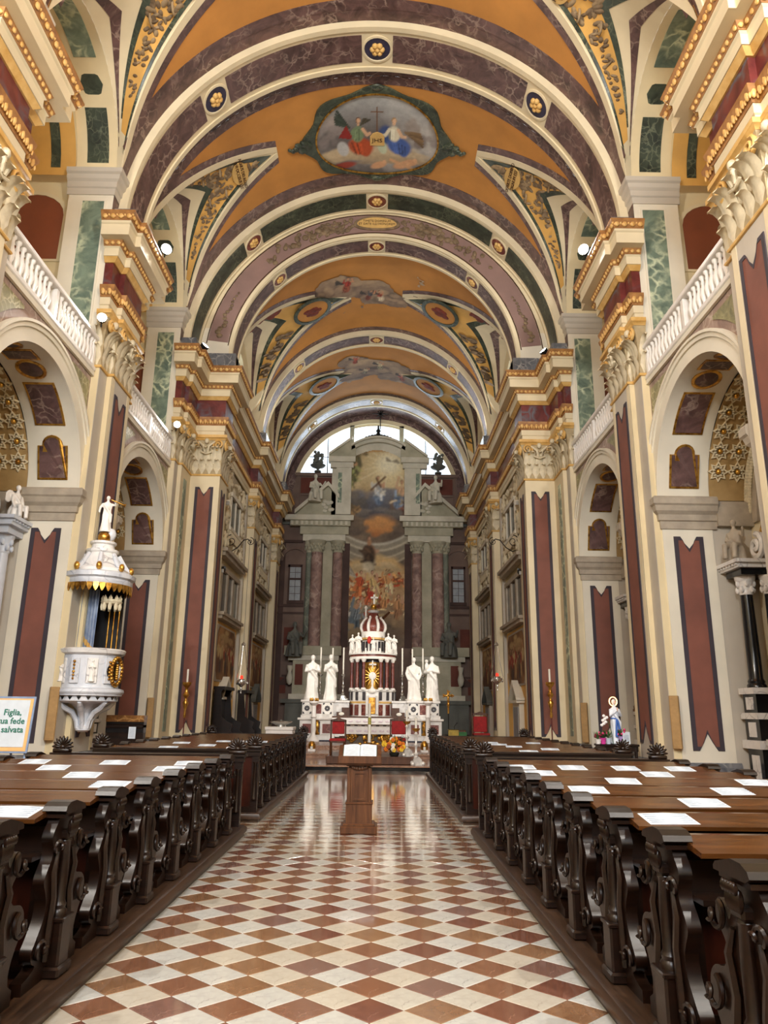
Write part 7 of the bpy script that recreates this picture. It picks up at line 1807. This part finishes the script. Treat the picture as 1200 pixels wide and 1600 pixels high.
for k in range(8):
    b = k*pi/4+.3; m = MB(); m.tube([(.64*cos(b),.64*sin(b),4.76+zb),(.53*cos(b),.53*sin(b),4.94+zb),(.39*cos(b),.39*sin(b),5.18+zb)], [.08,.06,.05], 6); pp('dome_rib', m, PUL)
    pp('gilt_mask', MB().ell((.70*cos(b),.70*sin(b),4.82+zb), (.07,.07,.1), 8, 6), GOLD, t, 60)
pp('gilt_orb', MB().ell((0,0,5.63+zb), .15, 14, 10), GOLD, t, 180)
pp('orb_cloud', MB().ell((.12,.1,5.72+zb), (.13,.12,.16), 10, 7), PUL, t, 60)
an = statue('trumpeting_angel', 'white marble angel blowing a trumpet on the orb of the pulpit canopy', 'statue', (PC.x,PC.y,5.76), .5, .92, STATUE_M, seed=21, arms='trumpet', wings=False)
tr = MB().tube([(0,0,0),(.28,-.05,-.10),(.34,-.06,-.12)], [.012,.018,.055], 8).build('trumpet', GOLD, an, 50, 1, (.05,-.14,.80))
# sounding lamp, music stand under the pulpit canopy: white crown piece
cr = thing('hanging_canopy_crown', 'small pale carved crown hanging inside the pulpit canopy', 'ornament', (PC.x+.35,PC.y+.0,4.05)); m = MB()
for k in range(9): b = k*2*pi/9; m.lathe([(.03,-.2),(.05,-.12),(.03,0),(.05,.08),(0,.16)], (.2*cos(b),.2*sin(b),0), 6)
m.lathe([(.22,-.05),(.25,0),(.22,.05)], (0,0,0), 14); m.build('crown', STUCCO, cr, 50); MB().tube([(0,0,.04),(0,0,.34)], .012, 5).build('hanger', BLACK, cr)
# steps under the pulpit
t = thing('pulpit_stair', 'dark carved stair balustrade beneath the pulpit', 'stair', (-5.75,18.55,0))
MB().box(-.45,.45,-.1,.1,0,1.05).build('side_panel', PEW, t); MB().bbox((0,0,1.2),(.9,.26,.10),.02).build('handrail', PEW, t); MB().box(-.45,.45,-.14,.14,1.3,1.45).build('marble_block', AMBER, t); MB().box(-.45,.45,-.11,.11,1.05,1.3).build('dark_band', BLACK_M, t)
n = thing('notice', 'white paper notice fixed to the stair under the pulpit', 'notice', (-5.55,18.40,1.05)); MB().bbox((0,0,0),(.17,.012,.27),.003).build('sheet', PAPER, n)
m = MB()
for k in range(7): m.box(-.06,.06,-.009,-.006,.09-.03*k,.1-.03*k)
m.build('printed_lines', PRINT, n)['kind'] = 'stuff'

# ================================================================== COLUMN LOUDSPEAKERS ON THE PIERS
for (pxc,py0,py1,s,y,lb) in ((81,1157,1073,-1,17.35,'left pier beside the pulpit'),(233,1152,1090,-1,24.45,'left pier at the chancel arch'),(1056,1170,1087,1,17.35,'right pier opposite the pulpit'),(914,1160,1098,1,24.45,'right pier at the chancel arch')):
    y -= .4; z0, z1 = at_y(pxc,py0,y).z, at_y(pxc,py1,y).z; x = at_y(pxc,(py0+py1)/2,y).x
    t = thing('column_loudspeaker', 'tan column loudspeaker mounted on the '+lb, 'loudspeaker', (x,y,z0), s*-.5, 'column loudspeakers')
    MB().bbox((0,0,(z1-z0)/2),(.20,.13,z1-z0),.012).build('cabinet', TAN_W, t); MB().bbox((0,-.07,(z1-z0)/2),(.17,.012,z1-z0-.08),.004).build('grille', TAN_W, t)
    MB().box(-.015,.015,.06,.12,(z1-z0)*.3,(z1-z0)*.7).build('wall_bracket', BLACK, t)

# ================================================================== SIGN ON EASEL
y = 12.6; c = at_y(12,1132,y); t = thing('notice_board', 'white notice lettered in green on a blue easel at the left arcade', 'sign', (c.x,y,0)); zc = c.z
BLUE_F = plain('pale_blue_frame', (120,140,170), .5, .08, 6); tl = Matrix.Rotation(radians(-6),3,'X')
xr = at_y(50,1132,y).x-c.x; w = 2*xr; h = at_y(12,1087,y).z-at_y(12,1176,y).z
MB().bbox((0,0,zc),(w,.03,h),.006,tl).build('frame', BLUE_F, t); MB().bbox((0,-.018,zc),(w*.93,.01,h*.93),.003,tl).build('mount', plain('orange_mount', (214,170,110), .7, .06, 5), t); MB().bbox((-.02,-.024,zc+.02),(w*.86,.008,h*.83),.002,tl).build('sheet', PAPER, t)
GREEN_T = plain('green_lettering', (30,104,84), .7, .1, 8)
for i, s_ in enumerate(('Figlia,','la tua fede','ti ha salvata')):
    o = put('lettering', text_mesh(s_, .135, GREEN_T, 'RIGHT', .002, .002), t); o.matrix_local = Matrix.Translation((w*.36-(.07 if i == 0 else 0),-.036+.1045*(.19-.135*i),zc+.19-.135*i)) @ Matrix.Rotation(radians(84),4,'X')
for e in (-1,1): MB().tube([(e*w*.42,.02,zc-h*.5),(e*w*.5,-.15,0)], .018, 6).build('easel_leg', BLUE_F, t)
MB().tube([(0,.03,zc+h*.3),(0,.5,0)], .018, 6).build('easel_leg', BLUE_F, t)

# ================================================================== LADY STATUE WITH FLOWERS
y = 18.6; c = at_y(963,1160,y); zb = c.z; 
t = thing('flower_table', 'dark wooden table carrying the Madonna and flower pots by the right pier', 'table', (c.x,y,0))
MB().bbox((0,0,zb-.06),(.95,.5,.05),.01).build('table_top', PEW, t); MB().box(-.45,.45,-.22,.22,zb-.2,zb-.08).build('apron', PEW, t)
for ex in (-1,1):
    for ey in (-1,1): MB().lathe([(.03,0),(.045,.2),(.03,.5),(.045,zb-.1)], (ex*.40,ey*.19,0), 8).build('leg', PEW, t, 40)
hM = at_y(960,1089,y).z-zb
mad = thing('madonna_statue', 'white robed Madonna with blue sash on the flower table', 'statue', (c.x,y,zb-.03), .25)
me_, vx = statue_mesh('body', hM*.97, plain('white_painted_robe', (226,232,240), .5, .03, 6), seed=31, arms='pray', width=.9); o = put('body', me_, mad); md = o.modifiers.new('join','REMESH'); md.mode = 'VOXEL'; md.voxel_size = .014; md.use_smooth_shade = True
s_ = hM*.97/1.8; BLUE_S = plain('blue_sash', (48,98,180), .6, .08, 6)
m = MB()
for e in (-1,1): m.tube([(.02*e*s_,-.17*s_,1.02*s_),(.06*e*s_,-.205*s_,.7*s_),(.10*e*s_,-.235*s_,.28*s_)], [.035*s_,.045*s_,.05*s_], 6)
m.lathe([(.19*s_,1.0*s_),(.195*s_,1.05*s_)], (0,0,0), 16, sy=.85); m.build('blue_sash', BLUE_S, mad, 50)
SKIN_S = plain('painted_skin', (226,184,156), .5, .04, 6)
MB().ell((0,-.05*s_,1.675*s_),(.066*s_,.075*s_,.10*s_),10,8).ell((0,-.25*s_,1.40*s_),(.035*s_,.03*s_,.08*s_),8,6).build('face_and_hands', SKIN_S, mad, 60)
MB().lathe([(.17*s_,0),(.20*s_,0),(.20*s_,.02),(.17*s_,.02),(.17*s_,0)], (0,.06*s_,1.72*s_), 20, Matrix.Rotation(pi/2,3,'X'), caps=False).build('halo', emit('halo_lights', (255,190,120), 4), mad, 30)
POTM = [plain('pink_pot_wrap', (206,60,150), .6, .1, 6), plain('lilac_pot_wrap', (176,150,206), .6, .1, 6), plain('white_pot', (236,234,230), .5, .05, 6), plain('pale_blue_pot', (190,206,220), .5, .05, 6)]
PINK = [plain('pink_petals', (200,60,110), .7, .2, 14), plain('dark_red_petals', (110,30,40), .7, .2, 14), plain('white_petals_b', (240,238,236), .7, .05, 14)]
for i, (pxc, pyb, mt, hh, fc, lb) in enumerate(((935,1164,2,.16,1,'white pot of dark red flowers at the left end of the Madonna table'),(943,1165,0,.2,0,'pink wrapped flower pot on the Madonna table'),(951,1162,3,.2,None,'pale blue vase of green leaves beside the Madonna'),(972,1160,1,.26,0,'lilac wrapped pot of roses at the foot of the Madonna'))):
    q = at_y(pxc,pyb,y-.16); t = thing('flower_pot', lb, 'flower pot', (q.x,y-.16,zb-.035))
    MB().lathe([(.05,0),(.07,hh*.5),(.085,hh*.7),(.06,hh*.68),(0,hh*.68)], (0,0,0), 12).build('pot', POTM[mt], t, 40)
    r = random.Random(i); f = MB()
    for k in range(30):
        a = r.random()*6.28; d_ = Vector((.12*cos(a),.08*sin(a),.06+.14*r.random())); b_ = Vector((-sin(a),cos(a),0))*.02; p0 = Vector((0,0,hh*.66)); f.add([p0,p0+d_*.6+b_,p0+d_,p0+d_*.6-b_],[(0,1,2,3)])
    f.build('leaves', LEAF, t)['kind'] = 'stuff'
    if fc is not None:
        for k in range(7): a = r.random()*6.28; MB().ell((.09*cos(a),.06*sin(a)-.02,hh*.8+.13*r.random()), .028, 7, 5).build('flower', PINK[fc], t, 60)
q = at_y(945,1127,y-.1); t = thing('white_orchid', 'spray of white blossoms arching beside the Madonna', 'flowers', (c.x-.10,y-.1,zb))
MB().tube([(0,0,-.03),(-.03,0,.25),(-.1,0,.5),(q.x-c.x+.10,0,q.z-zb)], .008, 5).build('stem', LEAF, t)
for k in range(7): MB().ell((q.x-c.x+.08+.05*(k%3)-.06+.03*(k//3),-.01,q.z-zb-.09+.045*k*.8), (.04,.02,.035), 8, 5).build('blossom', PINK[2], t, 60)
q = at_y(981,1164,y-.3); n = thing('prayer_card', 'white printed card propped at the right end of the Madonna table', 'card', (q.x,y-.235,zb-.04)); MB().bbox((0,0,.14),(.18,.01,.30),.003).build('sheet', PAPER, n); MB().box(-.06,.06,-.008,-.005,.08,.22).build('printed_text', PRINT, n)
